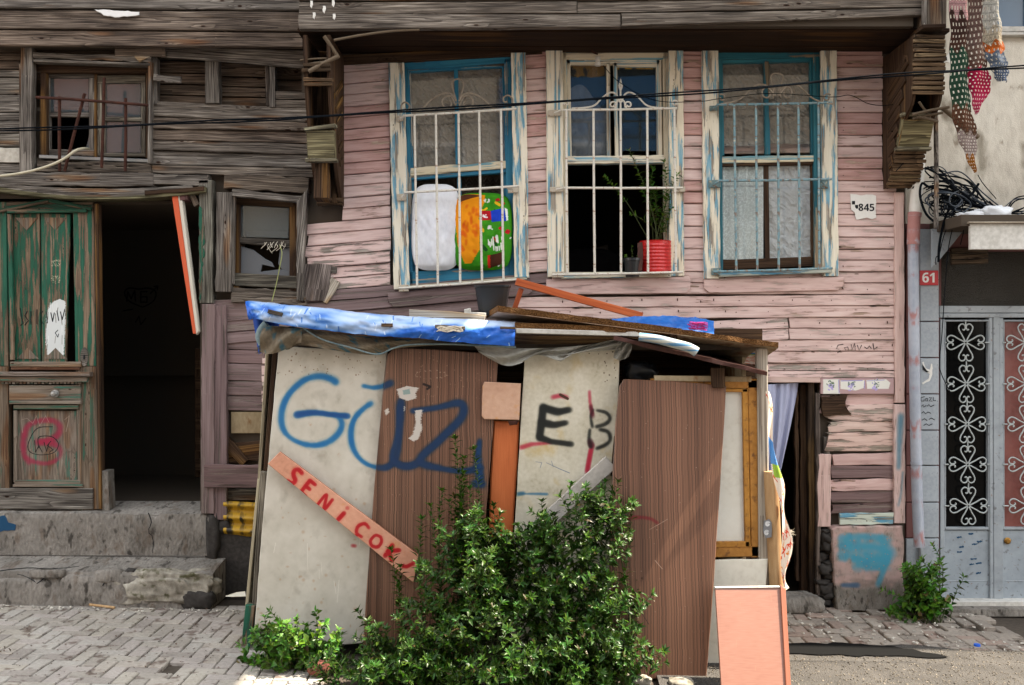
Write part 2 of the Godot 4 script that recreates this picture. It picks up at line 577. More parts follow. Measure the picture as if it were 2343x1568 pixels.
# Weathered timber, grain along u. o.cols / o.brown: colour ramps dark to light; o.paint: list of [ramp, share, streak]
# coats that have flaked off in places along the grain. Gives [colour, relief].
func wood(sd: int, w: int, h: int, o: Dictionary) -> Array:
	var cr := ramp(o.cols)
	var br := ramp(o.get("brown", o.cols))
	var fine := nimg(sd, .20, w, h, 32, 1, 4)
	var fine2 := nimg(sd + 9, .42, w, h, 40, 1, 2)
	var warp := nimg(sd + 1, .011, w, h, 16, 1, 3)
	var blot := nimg(sd + 2, .012, w, h, 4, 2, 4)
	var brn := nimg(sd + 3, .010, w, h, 6, 2, 3)
	var R: int = o.get("rings", 14)
	var ringw: int = o.get("ringw", 70)
	var browncut: int = o.get("browncut", 150)
	var disp := PackedFloat32Array()
	disp.resize(w * h)
	var kn := PackedByteArray()
	kn.resize(w * h)
	var g := RandomNumberGenerator.new()
	g.seed = sd
	for k in int(o.get("knots", 5)):
		var kx := g.randi_range(0, w - 1); var ky := g.randi_range(0, h - 1)
		var rx := g.randf_range(16, 30) * w / 1024.0; var ry := g.randf_range(9, 17) * h / 512.0
		var amp := g.randf_range(1.4, 2.6) * (1 if g.randf() < .5 else -1)
		for yy in range(int(-ry * 3), int(ry * 3)):
			for xx in range(int(-rx * 3.4), int(rx * 3.4)):
				var d := (xx / rx) * (xx / rx) * .45 + (yy / ry) * (yy / ry)
				if d > 7.0: continue
				var i := posmod(ky + yy, h) * w + posmod(kx + xx, w)
				disp[i] += amp * exp(-d * .8)
				var d2 := (xx / (rx * .42)) * (xx / (rx * .42)) + (yy / (ry * .55)) * (yy / (ry * .55))
				if d2 < 1.0: kn[i] = maxi(kn[i], int(150 * (1.0 - d2 * d2)))
	var cw := w; var ch := h
	var out := PackedByteArray(); out.resize(w * h * 3)
	var hg := PackedByteArray(); hg.resize(w * h)
	var coats: Array = o.get("paint", [])
	var pr := []
	var pm := []
	for k in coats.size():
		pr.append(ramp(coats[k][0]))
		pm.append(nimg(sd + 20 + k * 3, .018, w, h, int(coats[k][2]), 1, 5))
	var crack: int = o.get("crack", 26)
	var rs := float(R) / h
	for y in h:
		var yb := y * rs
		for x in w:
			var i := y * w + x
			var ph := yb + warp[i] * .011 + disp[i]
			var f := ph - floorf(ph)
			var fi := fine[i]
			var t := 16 + ((fi * 142 + fine2[i] * 104 + blot[i] * 84) >> 8) - int(f * f * ringw) - kn[i]
			if fine2[i] < crack: t -= 90
			t = clampi(t, 0, 255)
			var e := t * 3
			var rr_: int; var gg_: int; var bb_: int
			var bk := clampi((brn[i] - browncut) * 5, 0, 255)
			if kn[i] > 30: bk = 255
			rr_ = cr[e] + (((br[e] - cr[e]) * bk) >> 8)
			gg_ = cr[e + 1] + (((br[e + 1] - cr[e + 1]) * bk) >> 8)
			bb_ = cr[e + 2] + (((br[e + 2] - cr[e + 2]) * bk) >> 8)
			var hh := t >> 1
			for k in coats.size():
				var m: int = ((pm[k][i] * 165 + fi * 60 + fine2[i] * 30) >> 8) - int(f * 24) - (kn[i] >> 2)
				if fine2[i] < crack: m -= 60
				var th: int = coats[k][1]
				if m > th:
					var q := clampi((t >> 1) + 40 + (pm[k][i] >> 1) - (30 if m < th + 4 else 0), 0, 255) * 3
					rr_ = pr[k][q]; gg_ = pr[k][q + 1]; bb_ = pr[k][q + 2]
					hh = 90 + (t >> 2) + 30 * k
			var e3 := i * 3
			out[e3] = rr_; out[e3 + 1] = gg_; out[e3 + 2] = bb_
			hg[i] = mini(hh, 255)
	return [Image.create_from_data(cw, ch, false, Image.FORMAT_RGB8, out), Image.create_from_data(cw, ch, false, Image.FORMAT_L8, hg)]

# Mineral or flat surfaces: a ramp over broad patches, mid grain and fine grit, with stains of other colours
# o.cols, o.w = [patch, mid, grit] weights; o.stains: list of [ramp, threshold, frequency]
func stuff(sd: int, w: int, h: int, o: Dictionary) -> Array:
	var cr := ramp(o.cols)
	var a := nimg(sd, o.get("f0", .006), w, h, 2, 2, 4)
	var b := nimg(sd + 1, o.get("f1", .05), w, h, o.get("sx", 1), o.get("sy", 1), 4)
	var d := nimg(sd + 2, o.get("f2", .45), w, h, o.get("sx2", 1), o.get("sy2", 1), 2)
	var wt: Array = o.get("w", [90, 90, 70])
	var w0: int = wt[0]; var w1: int = wt[1]; var w2: int = wt[2]
	var st: Array = o.get("stains", [])
	var sr := []
	var sm := []
	for k in st.size():
		sr.append(ramp(st[k][0]))
		sm.append(nimg(sd + 10 + k, st[k][2], w, h, 1, 1, 5))
	var out := PackedByteArray(); out.resize(w * h * 3)
	var hg := PackedByteArray(); hg.resize(w * h)
	var speck: int = o.get("speck", 0)
	var soft: int = o.get("soft", 6)
	for i in w * h:
		var t := (a[i] * w0 + b[i] * w1 + d[i] * w2) >> 8
		if d[i] < speck: t = t >> 1
		var e := t * 3
		var r0 := cr[e]; var g0 := cr[e + 1]; var b0 := cr[e + 2]
		var hh := (b[i] * 2 + d[i] * 2) >> 2
		for k in st.size():
			var m: int = sm[k][i] + (d[i] >> 3)
			var th: int = st[k][1]
			if m > th:
				var q := clampi((m - th) * soft, 0, 256)
				var e2 := t * 3
				r0 += ((sr[k][e2] - r0) * q) >> 8
				g0 += ((sr[k][e2 + 1] - g0) * q) >> 8
				b0 += ((sr[k][e2 + 2] - b0) * q) >> 8
				if st[k].size() > 3: hh -= (q * int(st[k][3])) >> 8
		var e3 := i * 3
		out[e3] = r0; out[e3 + 1] = g0; out[e3 + 2] = b0
		hg[i] = clampi(hh, 0, 255)
	return [Image.create_from_data(w, h, false, Image.FORMAT_RGB8, out), Image.create_from_data(w, h, false, Image.FORMAT_L8, hg)]

func mat(key: String, im: Variant, o := {}) -> StandardMaterial3D:
	var m := StandardMaterial3D.new()
	m.resource_name = key
	m.roughness = o.get("rough", 0.85)
	m.metallic = o.get("metal", 0.0)
	m.metallic_specular = o.get("spec", 0.4)
	m.vertex_color_use_as_albedo = true
	if im is Array:
		m.albedo_texture = ImageTexture.create_from_image(im[0])
		if im.size() > 1 and o.get("relief", 0.0) > 0.0:
			m.heightmap_enabled = true
			m.heightmap_scale = o.relief
			m.heightmap_texture = ImageTexture.create_from_image(im[1])
	elif im is Image:
		m.albedo_texture = ImageTexture.create_from_image(im)
	elif im is Color:
		m.albedo_color = im
	if o.has("color"):
		m.albedo_color = o.color
	if o.get("cut", false):
		m.transparency = BaseMaterial3D.TRANSPARENCY_ALPHA_SCISSOR
		m.alpha_scissor_threshold = 0.5
	if o.get("blend", false):
		m.transparency = BaseMaterial3D.TRANSPARENCY_ALPHA
	if o.has("backlight"):
		m.backlight_enabled = true
		m.backlight = o.backlight
	if o.get("tri", 0.0) > 0.0:
		m.uv1_triplanar = true
		m.uv1_scale = Vector3.ONE * o.tri
		m.uv1_world_triplanar = o.get("world", false)
	elif o.has("uvs"):
		m.uv1_scale = o.uvs
	if o.get("clear", 0.0) > 0.0:
		m.clearcoat_enabled = true
		m.clearcoat = o.clear
		m.clearcoat_roughness = o.get("clear_rough", 0.3)
	m.cull_mode = BaseMaterial3D.CULL_DISABLED
	M[key] = m
	return m

# A painter for print and graffiti on one board: rect is the board's outline in picture measures
class Canvas:
	var im: Image
	var r: Rect2
	var k: Vector2
	var g := RandomNumberGenerator.new()
	func _init(base: Image, rect: Rect2, sd := 1) -> void:
		im = base
		im.convert(Image.FORMAT_RGBA8)
		r = rect
		k = Vector2(im.get_width() / r.size.x, im.get_height() / r.size.y)
		g.seed = sd
	func at(p: Vector2) -> Vector2:
		return (p - r.position) * k
	func stamp(rx: float, ry: float, c: Color, soft: float, grit: float) -> Image:
		var w := maxi(3, int(ceilf(rx * 2 + 1))); var h := maxi(3, int(ceilf(ry * 2 + 1)))
		var s := Image.create_empty(w, h, false, Image.FORMAT_RGBA8)
		for y in h:
			for x in w:
				var d := Vector2((x - (w - 1) * .5) / rx, (y - (h - 1) * .5) / ry).length()
				var a := clampf((1.0 - d) / maxf(soft, .02), 0.0, 1.0)
				a *= 1.0 - grit * g.randf()
				s.set_pixel(x, y, Color(c.r, c.g, c.b, a * c.a))
		return s
	# a stroke of spray or brush through points; rad in picture measures
	func stroke(pts: Array, rad: float, c: Color, soft := 0.6, grit := 0.5) -> void:
		var vs := []
		for q in 3:
			var q2: float = [.84, 1.0, 1.16][q]
			vs.append(stamp(rad * k.x * q2, rad * k.y * q2, c, soft, grit))
		for i in pts.size() - 1:
			var a: Vector2 = pts[i]; var b: Vector2 = pts[i + 1]
			var n := maxi(1, int(a.distance_to(b) / maxf(rad * .22, .3)))
			for j in n:
				var p := at(a.lerp(b, float(j) / n)) + Vector2(g.randf_range(-1, 1), g.randf_range(-1, 1)) * rad * .06
				var s: Image = vs[clampi(int(1.5 + 1.3 * sin(a.lerp(b, float(j) / n).length() * .045 + g.randf() * .8)), 0, 2)]
				im.blend_rect(s, Rect2i(0, 0, s.get_width(), s.get_height()), Vector2i(p - Vector2(s.get_width(), s.get_height()) * .5))
	func dots(n: int, area: Rect2, r0: float, r1: float, c: Color, soft := .5) -> void:
		for i in n:
			var s := stamp(g.randf_range(r0, r1) * k.x, g.randf_range(r0, r1) * k.y, c, soft, .3)
			var p := at(area.position + Vector2(g.randf(), g.randf()) * area.size)
			im.blend_rect(s, Rect2i(0, 0, s.get_width(), s.get_height()), Vector2i(p - Vector2(s.get_width(), s.get_height()) * .5))
	func fill(poly: Array, c: Color, jag := 0.0) -> void:
		var q := []
		for p in poly: q.append(at(p))
		var lo := 1e9; var hi := -1e9
		for p in q:
			lo = minf(lo, p.y); hi = maxf(hi, p.y)
		for y in range(maxi(0, int(lo)), mini(im.get_height() - 1, int(hi)) + 1):
			var xs := []
			for i in q.size():
				var a: Vector2 = q[i]; var b: Vector2 = q[(i + 1) % q.size()]
				if (a.y <= y and b.y > y) or (b.y <= y and a.y > y):
					xs.append(a.x + (y - a.y) / (b.y - a.y) * (b.x - a.x) + g.randf_range(-jag, jag))
			xs.sort()
			for i in range(0, xs.size() - 1, 2):
				im.fill_rect(Rect2i(int(xs[i]), y, maxi(1, int(xs[i + 1] - xs[i])), 1), c)

func canvas_for(base: Image, w: int, h: int, poly: Array, sd: int) -> Canvas:
	var lo := Vector2(1e9, 1e9); var hi := -lo
	for p in poly:
		lo = lo.min(p); hi = hi.max(p)
	var im := base.duplicate()
	im.resize(w, h, Image.INTERPOLATE_CUBIC)
	return Canvas.new(im, Rect2(lo, hi - lo), sd)

func make_materials() -> void:
	# bare timber
	var grey := [rgb(10, 9, 8), rgb(40, 36, 33), rgb(76, 70, 65), rgb(120, 113, 106), rgb(184, 177, 168)]
	var brown := [rgb(20, 12, 8), rgb(58, 38, 26), rgb(94, 66, 46), rgb(130, 104, 80), rgb(168, 146, 120)]
	job("grey_wood", wood.bind(11, 1024, 512, {"cols": grey, "brown": brown, "knots": 9, "rings": 16, "browncut": 186, "crack": 44, "ringw": 64}), {"relief": 0.7, "rough": .88, "spec": .3})
	job("brown_wood", wood.bind(23, 512, 512, {"cols": [rgb(14, 9, 7), rgb(40, 29, 22), rgb(66, 49, 37), rgb(98, 78, 58)], "brown": [rgb(20, 12, 6), rgb(60, 38, 20), rgb(104, 76, 44), rgb(160, 126, 80)], "knots": 5, "rings": 14, "browncut": 170}), {"relief": 0.5, "rough": .88, "spec": .25})
	job("pale_wood", wood.bind(37, 512, 256, {"cols": [rgb(74, 66, 58), rgb(128, 118, 106), rgb(168, 158, 144), rgb(196, 188, 174)], "brown": [rgb(70, 52, 36), rgb(120, 96, 70), rgb(160, 136, 106), rgb(186, 166, 138)], "knots": 3, "rings": 10}), {"relief": 0.4, "rough": .86, "spec": .3})
	# painted timber
	var pk := [rgb(110, 86, 82), rgb(164, 136, 130), rgb(194, 166, 160), rgb(212, 190, 184)]
	job("pink_wood", wood.bind(41, 1024, 512, {"cols": [rgb(70, 52, 48), rgb(134, 114, 108), rgb(172, 156, 148), rgb(200, 188, 180)], "crack": 16, "ringw": 40, "brown": [rgb(40, 28, 22), rgb(104, 84, 70), rgb(150, 128, 112), rgb(190, 172, 158)], "knots": 8, "rings": 12, "paint": [[pk, 74, 3]]}), {"relief": 0.3, "rough": .75, "spec": .35})
	var pr := [rgb(100, 70, 66), rgb(152, 114, 108), rgb(180, 142, 135), rgb(198, 164, 157)]
	job("worn_pink_wood", wood.bind(47, 1024, 512, {"cols": [rgb(34, 28, 25), rgb(100, 90, 83), rgb(146, 136, 127), rgb(184, 175, 165)], "knots": 9, "rings": 13, "crack": 34, "ringw": 44, "paint": [[pk, 90, 3]]}), {"relief": 0.5, "rough": .8, "spec": .3})
	job("red_pink_wood", wood.bind(53, 1024, 512, {"cols": [rgb(50, 34, 28), rgb(128, 104, 90), rgb(186, 166, 148), rgb(212, 198, 180)], "knots": 6, "rings": 12, "paint": [[pr, 66, 3]]}), {"relief": 0.3, "rough": .72, "spec": .35})
	var dp := [rgb(56, 45, 45), rgb(88, 72, 72), rgb(112, 94, 93), rgb(136, 118, 117)]
	job("dull_pink_wood", wood.bind(59, 512, 512, {"cols": [rgb(30, 24, 22), rgb(80, 70, 66), rgb(122, 110, 104), rgb(158, 148, 142)], "knots": 4, "rings": 13, "paint": [[dp, 84, 6]]}), {"relief": 0.4, "rough": .82, "spec": .3})
	var cream := [rgb(150, 136, 112), rgb(190, 178, 154), rgb(212, 203, 182), rgb(226, 219, 202)]
	var blue := [rgb(36, 84, 106), rgb(66, 122, 148), rgb(102, 150, 172), rgb(146, 182, 196)]
	var bare := [rgb(50, 42, 36), rgb(110, 100, 88), rgb(160, 150, 136), rgb(190, 182, 168)]
	job("casing_wood", wood.bind(61, 1024, 512, {"cols": bare, "knots": 2, "rings": 10, "paint": [[blue, 94, 8], [cream, 106, 8]]}), {"relief": 0.35, "rough": .78, "spec": .35})
	job("cream_wood", wood.bind(67, 512, 512, {"cols": bare, "knots": 2, "rings": 10, "paint": [[blue, 104, 8], [cream, 96, 8]]}), {"rough": .78, "spec": .35})
	job("blue_wood", wood.bind(71, 512, 256, {"cols": bare, "knots": 1, "rings": 8, "paint": [[[rgb(8, 48, 68), rgb(14, 76, 102), rgb(24, 98, 128), rgb(50, 124, 150)], 78, 6]]}), {"rough": .6, "spec": .45})
	job("green_wood", wood.bind(73, 1024, 512, {"cols": [rgb(30, 23, 18), rgb(76, 60, 47), rgb(112, 94, 76), rgb(146, 128, 108)], "knots": 3, "rings": 11, "paint": [[[rgb(6, 30, 22), rgb(8, 50, 37), rgb(14, 70, 52), rgb(34, 92, 72)], 112, 8]]}), {"relief": 0.35, "rough": .68, "spec": .4})
	job("door_wood", wood.bind(79, 512, 512, {"cols": [rgb(32, 26, 22), rgb(78, 67, 57), rgb(116, 104, 92), rgb(146, 136, 124)], "brown": brown, "knots": 3, "rings": 11, "paint": [[[rgb(10, 48, 38), rgb(24, 70, 56), rgb(44, 90, 74), rgb(70, 106, 92)], 158, 8]]}), {"relief": 0.4, "rough": .8, "spec": .35})
	job("red_stain_wood", wood.bind(83, 512, 128, {"cols": [rgb(92, 34, 12), rgb(140, 60, 24), rgb(164, 78, 34), rgb(184, 98, 52)], "knots": 3, "rings": 8, "crack": 8, "ringw": 40}), {"rough": .5, "spec": .5})
	# minerals
	job("concrete", stuff.bind(101, 1024, 512, {"cols": [rgb(62, 59, 55), rgb(112, 107, 101), rgb(144, 138, 131), rgb(172, 166, 158)], "w": [110, 90, 56], "f0": .009, "speck": 40, "stains": [[[rgb(70, 62, 55), rgb(112, 102, 93), rgb(142, 132, 122)], 186, .008], [[rgb(38, 36, 33), rgb(64, 60, 56), rgb(96, 90, 84)], 184, .014]]}), {"relief": 1.2, "rough": .95, "spec": .25, "world": true, "tri": 0.8})
	job("old_stone", stuff.bind(107, 512, 512, {"cols": [rgb(44, 40, 34), rgb(112, 106, 96), rgb(172, 166, 154), rgb(214, 209, 198)], "w": [80, 120, 56], "f0": .02, "f1": .03, "stains": [[[rgb(40, 42, 26), rgb(70, 68, 46), rgb(100, 96, 72)], 180, .02]]}), {"rough": .95, "spec": .25, "tri": 0.9})
	job("dark_render", stuff.bind(109, 512, 512, {"cols": [rgb(30, 28, 27), rgb(56, 53, 51), rgb(86, 82, 79)], "w": [90, 90, 70]}), {"rough": .95, "spec": .25, "tri": 1.2})
	job("paver", stuff.bind(113, 512, 512, {"cols": [rgb(100, 95, 89), rgb(146, 140, 133), rgb(168, 162, 154), rgb(190, 184, 176)], "w": [70, 80, 106], "f1": .06, "speck": 50, "stains": [[[rgb(74, 62, 56), rgb(104, 92, 85), rgb(124, 112, 104)], 178, .012]]}), {"relief": 0.6, "rough": .92, "spec": .3, "world": true, "tri": 1.1})
	job("asphalt", stuff.bind(127, 1024, 1024, {"cols": [rgb(42, 40, 38), rgb(74, 71, 68), rgb(104, 100, 96), rgb(150, 145, 138)], "w": [40, 90, 126], "f1": .06, "f2": .14, "speck": 84}), {"relief": 1.4, "rough": .95, "spec": .3, "world": true, "tri": 1.4})
	job("sand", stuff.bind(131, 512, 512, {"cols": [rgb(40, 34, 28), rgb(70, 62, 54), rgb(96, 88, 78)], "w": [70, 80, 106]}), {"rough": 1.0, "world": true, "tri": 1.0})
	job("plaster", stuff.bind(137, 1024, 512, {"cols": [rgb(150, 142, 130), rgb(188, 180, 167), rgb(206, 199, 186), rgb(218, 212, 200)], "w": [120, 90, 46], "f1": .02, "stains": [[[rgb(120, 112, 100), rgb(150, 142, 128), rgb(166, 158, 145)], 196, .006], [[rgb(112, 100, 88), rgb(136, 124, 110), rgb(150, 138, 124)], 212, .012, 60]]}), {"relief": 0.8, "rough": .92, "spec": .3, "world": true, "tri": 0.6})
	job("tile_grey", stuff.bind(149, 512, 512, {"cols": [rgb(128, 134, 141), rgb(152, 159, 166), rgb(166, 172, 178), rgb(180, 185, 190)], "w": [100, 90, 66], "stains": [[[rgb(60, 50, 50), rgb(80, 66, 66), rgb(96, 82, 82)], 226, .08]]}), {"rough": .6, "spec": .45, "tri": 1.3})
	job("door_metal", stuff.bind(157, 512, 512, {"cols": [rgb(112, 119, 125), rgb(138, 145, 151), rgb(151, 158, 164), rgb(165, 171, 176)], "w": [120, 90, 46], "f1": .03, "stains": [[[rgb(66, 64, 66), rgb(92, 92, 94), rgb(108, 108, 110)], 206, .03], [[rgb(86, 54, 38), rgb(116, 82, 62), rgb(130, 96, 76)], 222, .05]]}), {"rough": .5, "spec": .5, "tri": 1.0})
	job("pipe_paint", stuff.bind(163, 512, 256, {"cols": [rgb(128, 136, 150), rgb(156, 162, 174), rgb(176, 180, 189)], "w": [110, 100, 46], "stains": [[[rgb(128, 84, 82), rgb(156, 106, 104), rgb(170, 122, 118)], 186, .012]]}), {"rough": .55, "spec": .5, "tri": 1.4})
	job("pipe_pink", stuff.bind(167, 256, 256, {"cols": [rgb(132, 84, 80), rgb(158, 108, 103), rgb(172, 124, 118)], "stains": [[[rgb(150, 152, 164), rgb(170, 172, 182), rgb(184, 186, 194)], 196, .02]]}), {"rough": .6, "spec": .45, "tri": 1.4})
	job("pipe_white", stuff.bind(173, 256, 256, {"cols": [rgb(176, 168, 152), rgb(206, 202, 194), rgb(218, 216, 211)]}), {"rough": .5, "spec": .5, "tri": 1.2})
	# boards of the shack
	job("chip_edge", stuff.bind(179, 512, 256, {"cols": [rgb(34, 20, 10), rgb(82, 54, 30), rgb(124, 90, 56), rgb(164, 128, 86)], "w": [40, 110, 106], "f1": .12, "f2": .3, "sx": 3, "sx2": 3}), {"relief": 2.0, "rough": .95, "spec": .2, "tri": 3.0})
	job("chip_face", stuff.bind(181, 512, 256, {"cols": [rgb(112, 96, 72), rgb(150, 132, 104), rgb(176, 160, 132), rgb(190, 176, 150)], "w": [130, 80, 46], "stains": [[[rgb(96, 66, 40), rgb(128, 92, 60), rgb(150, 114, 80)], 184, .012]]}), {"rough": .8, "spec": .35, "tri": 1.2})
	job("white_paint", stuff.bind(191, 256, 256, {"cols": [rgb(150, 146, 138), rgb(196, 193, 187), rgb(214, 211, 206)], "w": [100, 100, 56]}), {"rough": .6, "spec": .45, "tri": 2.0})
	job("iron_white", stuff.bind(193, 256, 256, {"cols": [rgb(170, 164, 152), rgb(200, 195, 184), rgb(214, 209, 199)], "w": [90, 110, 56], "stains": [[[rgb(96, 56, 34), rgb(124, 80, 54), rgb(140, 96, 70)], 200, .035]]}), {"rough": .55, "spec": .5, "tri": 3.0})
	job("iron_blue", stuff.bind(197, 256, 256, {"cols": [rgb(78, 112, 124), rgb(112, 142, 150), rgb(146, 168, 170)], "w": [90, 110, 56], "stains": [[[rgb(90, 50, 30), rgb(116, 74, 50), rgb(130, 92, 66)], 186, .035], [[rgb(170, 164, 146), rgb(186, 180, 164), rgb(196, 190, 176)], 184, .03]]}), {"rough": .6, "spec": .45, "tri": 3.0})
	job("iron_scroll", stuff.bind(199, 256, 256, {"cols": [rgb(96, 86, 74), rgb(146, 134, 118), rgb(184, 174, 158)], "w": [90, 110, 56]}), {"rough": .6, "spec": .45, "tri": 3.0})
	job("rust", stuff.bind(211, 256, 256, {"cols": [rgb(30, 17, 14), rgb(58, 34, 27), rgb(88, 54, 42)], "w": [90, 110, 56]}), {"rough": .9, "spec": .3, "tri": 4.0})
	# cloth, plastic, metal
	job("tarp", tarp_image, {"rough": .42, "spec": .5})
	job("sacking", stuff.bind(227, 512, 256, {"cols": [rgb(66, 58, 48), rgb(104, 94, 80), rgb(132, 121, 104), rgb(156, 146, 128)], "w": [130, 80, 46], "stains": [[[rgb(40, 70, 86), rgb(66, 98, 112), rgb(94, 124, 132)], 180, .01]]}), {"rough": .95, "spec": .2})
	job("film_grey", stuff.bind(229, 256, 256, {"cols": [rgb(110, 108, 100), rgb(146, 144, 136), rgb(172, 170, 164)], "w": [130, 80, 46]}), {"rough": .4, "spec": .5, "backlight": Color(.3, .3, .28)})
	mat("black_plastic", Color8(22, 26, 30), {"rough": .38, "spec": .5})
	mat("cable", Color8(17, 20, 24), {"rough": .9, "spec": .12})
	mat("cable_blue", Color8(30, 40, 52), {"rough": .45, "spec": .5})
	mat("hose", Color8(176, 168, 146), {"rough": .5})
	job("pillow", stuff.bind(233, 256, 256, {"cols": [rgb(196, 198, 206), rgb(222, 223, 228), rgb(234, 235, 238)], "w": [140, 80, 36]}), {"rough": .95, "spec": .2})
	job("red_tin", stuff.bind(239, 256, 256, {"cols": [rgb(150, 14, 16), rgb(186, 18, 20), rgb(202, 32, 30)], "w": [120, 80, 56], "stains": [[[rgb(90, 30, 24), rgb(110, 40, 30), rgb(120, 54, 40)], 216, .05]]}), {"rough": .35, "spec": .55, "tri": 3.0})
	mat("glass", Color(.35, .42, .46, .10), {"rough": .03, "spec": .62, "blend": true})
	mat("dusty_glass", Color(.36, .40, .42, .38), {"rough": .08, "spec": .7, "blend": true})
	mat("dark_pane", Color8(9, 10, 11), {"rough": .1, "spec": .22})
	job("window_film", film_image.bind(241, rgb(138, 127, 112), rgb(150, 140, 125)), {"rough": .38, "spec": .5, "relief": 3.0})
	job("window_film_clear", film_image.bind(251, rgb(204, 208, 210), rgb(212, 216, 218)), {"rough": .3, "spec": .55, "relief": 3.0})
	job("rust_pane", stuff.bind(257, 256, 256, {"cols": [rgb(88, 42, 38), rgb(118, 60, 54), rgb(132, 72, 64)], "w": [100, 80, 76]}), {"rough": .4, "spec": .5, "tri": 2.0})
	job("pebbled_glass", stuff.bind(263, 512, 256, {"cols": [rgb(36, 34, 29), rgb(62, 58, 50), rgb(88, 83, 73)], "w": [60, 80, 116], "f1": .16, "f2": .3}), {"relief": 4.0, "rough": .25, "spec": .55, "tri": 2.2})
	mat("window_blue", Color8(74, 100, 126), {"rough": .15, "spec": .5})
	job("paper", stuff.bind(269, 256, 256, {"cols": [rgb(186, 182, 174), rgb(212, 209, 203), rgb(222, 220, 215)], "w": [130, 80, 46]}), {"rough": .9, "spec": .25, "tri": 3.0})
	mat("ink", Color8(22, 24, 28), {"rough": .8})
	mat("sign_red", Color8(176, 20, 34), {"rough": .35, "spec": .5})
	mat("sign_white", Color8(226, 222, 218), {"rough": .4})
	mat("brass", Color8(150, 112, 56), {"rough": .35, "metal": .8})
	mat("steel", Color8(150, 150, 148), {"rough": .4, "metal": .7})
	job("yellow_sheet", stuff.bind(271, 512, 256, {"cols": [rgb(150, 112, 20), rgb(186, 146, 34), rgb(204, 166, 52)], "w": [110, 90, 56], "stains": [[[rgb(26, 24, 20), rgb(40, 36, 30), rgb(52, 46, 38)], 162, .016]]}), {"rough": .5, "spec": .45, "tri": 1.6})
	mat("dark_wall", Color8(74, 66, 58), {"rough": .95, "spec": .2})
	job("opposite_blue", stuff.bind(277, 256, 256, {"cols": [rgb(38, 84, 128), rgb(52, 104, 150), rgb(64, 118, 164)]}), {"rough": .9, "tri": .3})
	job("opposite_cream", stuff.bind(283, 128, 128, {"cols": [rgb(150, 138, 120), rgb(168, 156, 138), rgb(182, 171, 153)]}), {"rough": .9, "tri": .3})
	job("opposite_pink", stuff.bind(281, 256, 256, {"cols": [rgb(170, 120, 106), rgb(190, 140, 124), rgb(204, 156, 140)]}), {"rough": .9, "tri": .3})
	job("curtain_white", curtain_image, {"rough": .95, "spec": .2, "backlight": Color(.3, .3, .3)})
	job("patch_beige", stuff.bind(313, 256, 256, {"cols": [rgb(160, 120, 98), rgb(186, 146, 122), rgb(198, 160, 136), rgb(210, 174, 150)], "soft": 3, "stains": [[[rgb(180, 124, 72), rgb(196, 142, 90), rgb(204, 152, 102)], 190, .03]]}), {"rough": .6, "spec": .4})
	job("orange_board", stuff.bind(317, 256, 256, {"cols": [rgb(150, 74, 34), rgb(184, 96, 50), rgb(196, 108, 60), rgb(206, 120, 72)], "w": [100, 110, 46], "sx": 16, "f1": .2}), {"rough": .5, "spec": .45})
	job("ochre_frame", stuff.bind(331, 256, 256, {"cols": [rgb(112, 70, 26), rgb(164, 112, 50), rgb(186, 132, 64), rgb(200, 150, 84)], "w": [110, 90, 56], "soft": 4, "stains": [[[rgb(84, 52, 26), rgb(112, 74, 40), rgb(130, 90, 52)], 184, .03]]}), {"rough": .6, "spec": .4, "tri": 2.0})
	job("ochre_wood", stuff.bind(337, 256, 256, {"cols": [rgb(110, 80, 50), rgb(158, 124, 86), rgb(184, 152, 112), rgb(204, 178, 142)], "w": [90, 110, 56], "sy": 12, "f1": .1}), {"rough": .8, "tri": 2.0})
	job("white_board", stuff.bind(347, 256, 256, {"cols": [rgb(196, 190, 176), rgb(222, 218, 206), rgb(230, 227, 217), rgb(236, 233, 224)], "w": [140, 80, 36]}), {"rough": .5, "spec": .45, "tri": 1.5})
	job("dark_laminate", stuff.bind(349, 256, 128, {"cols": [rgb(30, 16, 12), rgb(56, 30, 24), rgb(78, 46, 38), rgb(120, 92, 76)], "w": [90, 90, 76]}), {"rough": .55, "spec": .4, "tri": 2.5})
	job("denim", stuff.bind(359, 256, 128, {"cols": [rgb(56, 74, 84), rgb(92, 112, 120), rgb(126, 142, 144), rgb(160, 160, 140)], "w": [70, 90, 96], "f2": .6}), {"rough": .95, "tri": 4.0})
	job("woven", woven_image, {"rough": .7, "tri": 9.0})
	job("tarp_mid", stuff.bind(367, 256, 128, {"cols": [rgb(16, 66, 140), rgb(34, 96, 172), rgb(58, 118, 190)], "w": [130, 80, 46]}), {"rough": .45, "spec": .45})
	job("rag_print", rag_image, {"rough": .95, "spec": .2, "backlight": Color(.4, .4, .4)})
	job("rose_print", rose_image, {"rough": .6})
	job("salmon_board", salmon_image, {"rough": .38, "spec": .5})
	job("crochet_left", crochet_image.bind(0), {"rough": 1.0, "spec": .15, "cut": true})
	job("crochet_mid", crochet_image.bind(1), {"rough": 1.0, "spec": .15, "cut": true})
	job("crochet_right", crochet_image.bind(2), {"rough": 1.0, "spec": .15, "cut": true})
	job("cushion_print", cushion_image, {"rough": .8, "spec": .3})
	run_jobs()
	mat("dark_cloth", Color8(20, 18, 18), {"rough": .95, "spec": .15})
	mat("vine", Color8(140, 146, 92), {"rough": .8})
	mat("leaf_dry", Color(1, 1, 1), {"rough": .9})
	mat("curtain_lilac", Color8(172, 176, 202), {"rough": .9, "spec": .2, "backlight": Color(.5, .5, .5)})
	mat("orange_wood", Color8(190, 84, 50), {"rough": .7})
	mat("white_wood", Color8(196, 190, 176), {"rough": .7})
	mat("pale_face", Color8(176, 146, 122), {"rough": .6})
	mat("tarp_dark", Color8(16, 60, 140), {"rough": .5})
	mat("film_dark", Color8(92, 96, 102), {"rough": .3, "spec": .55})
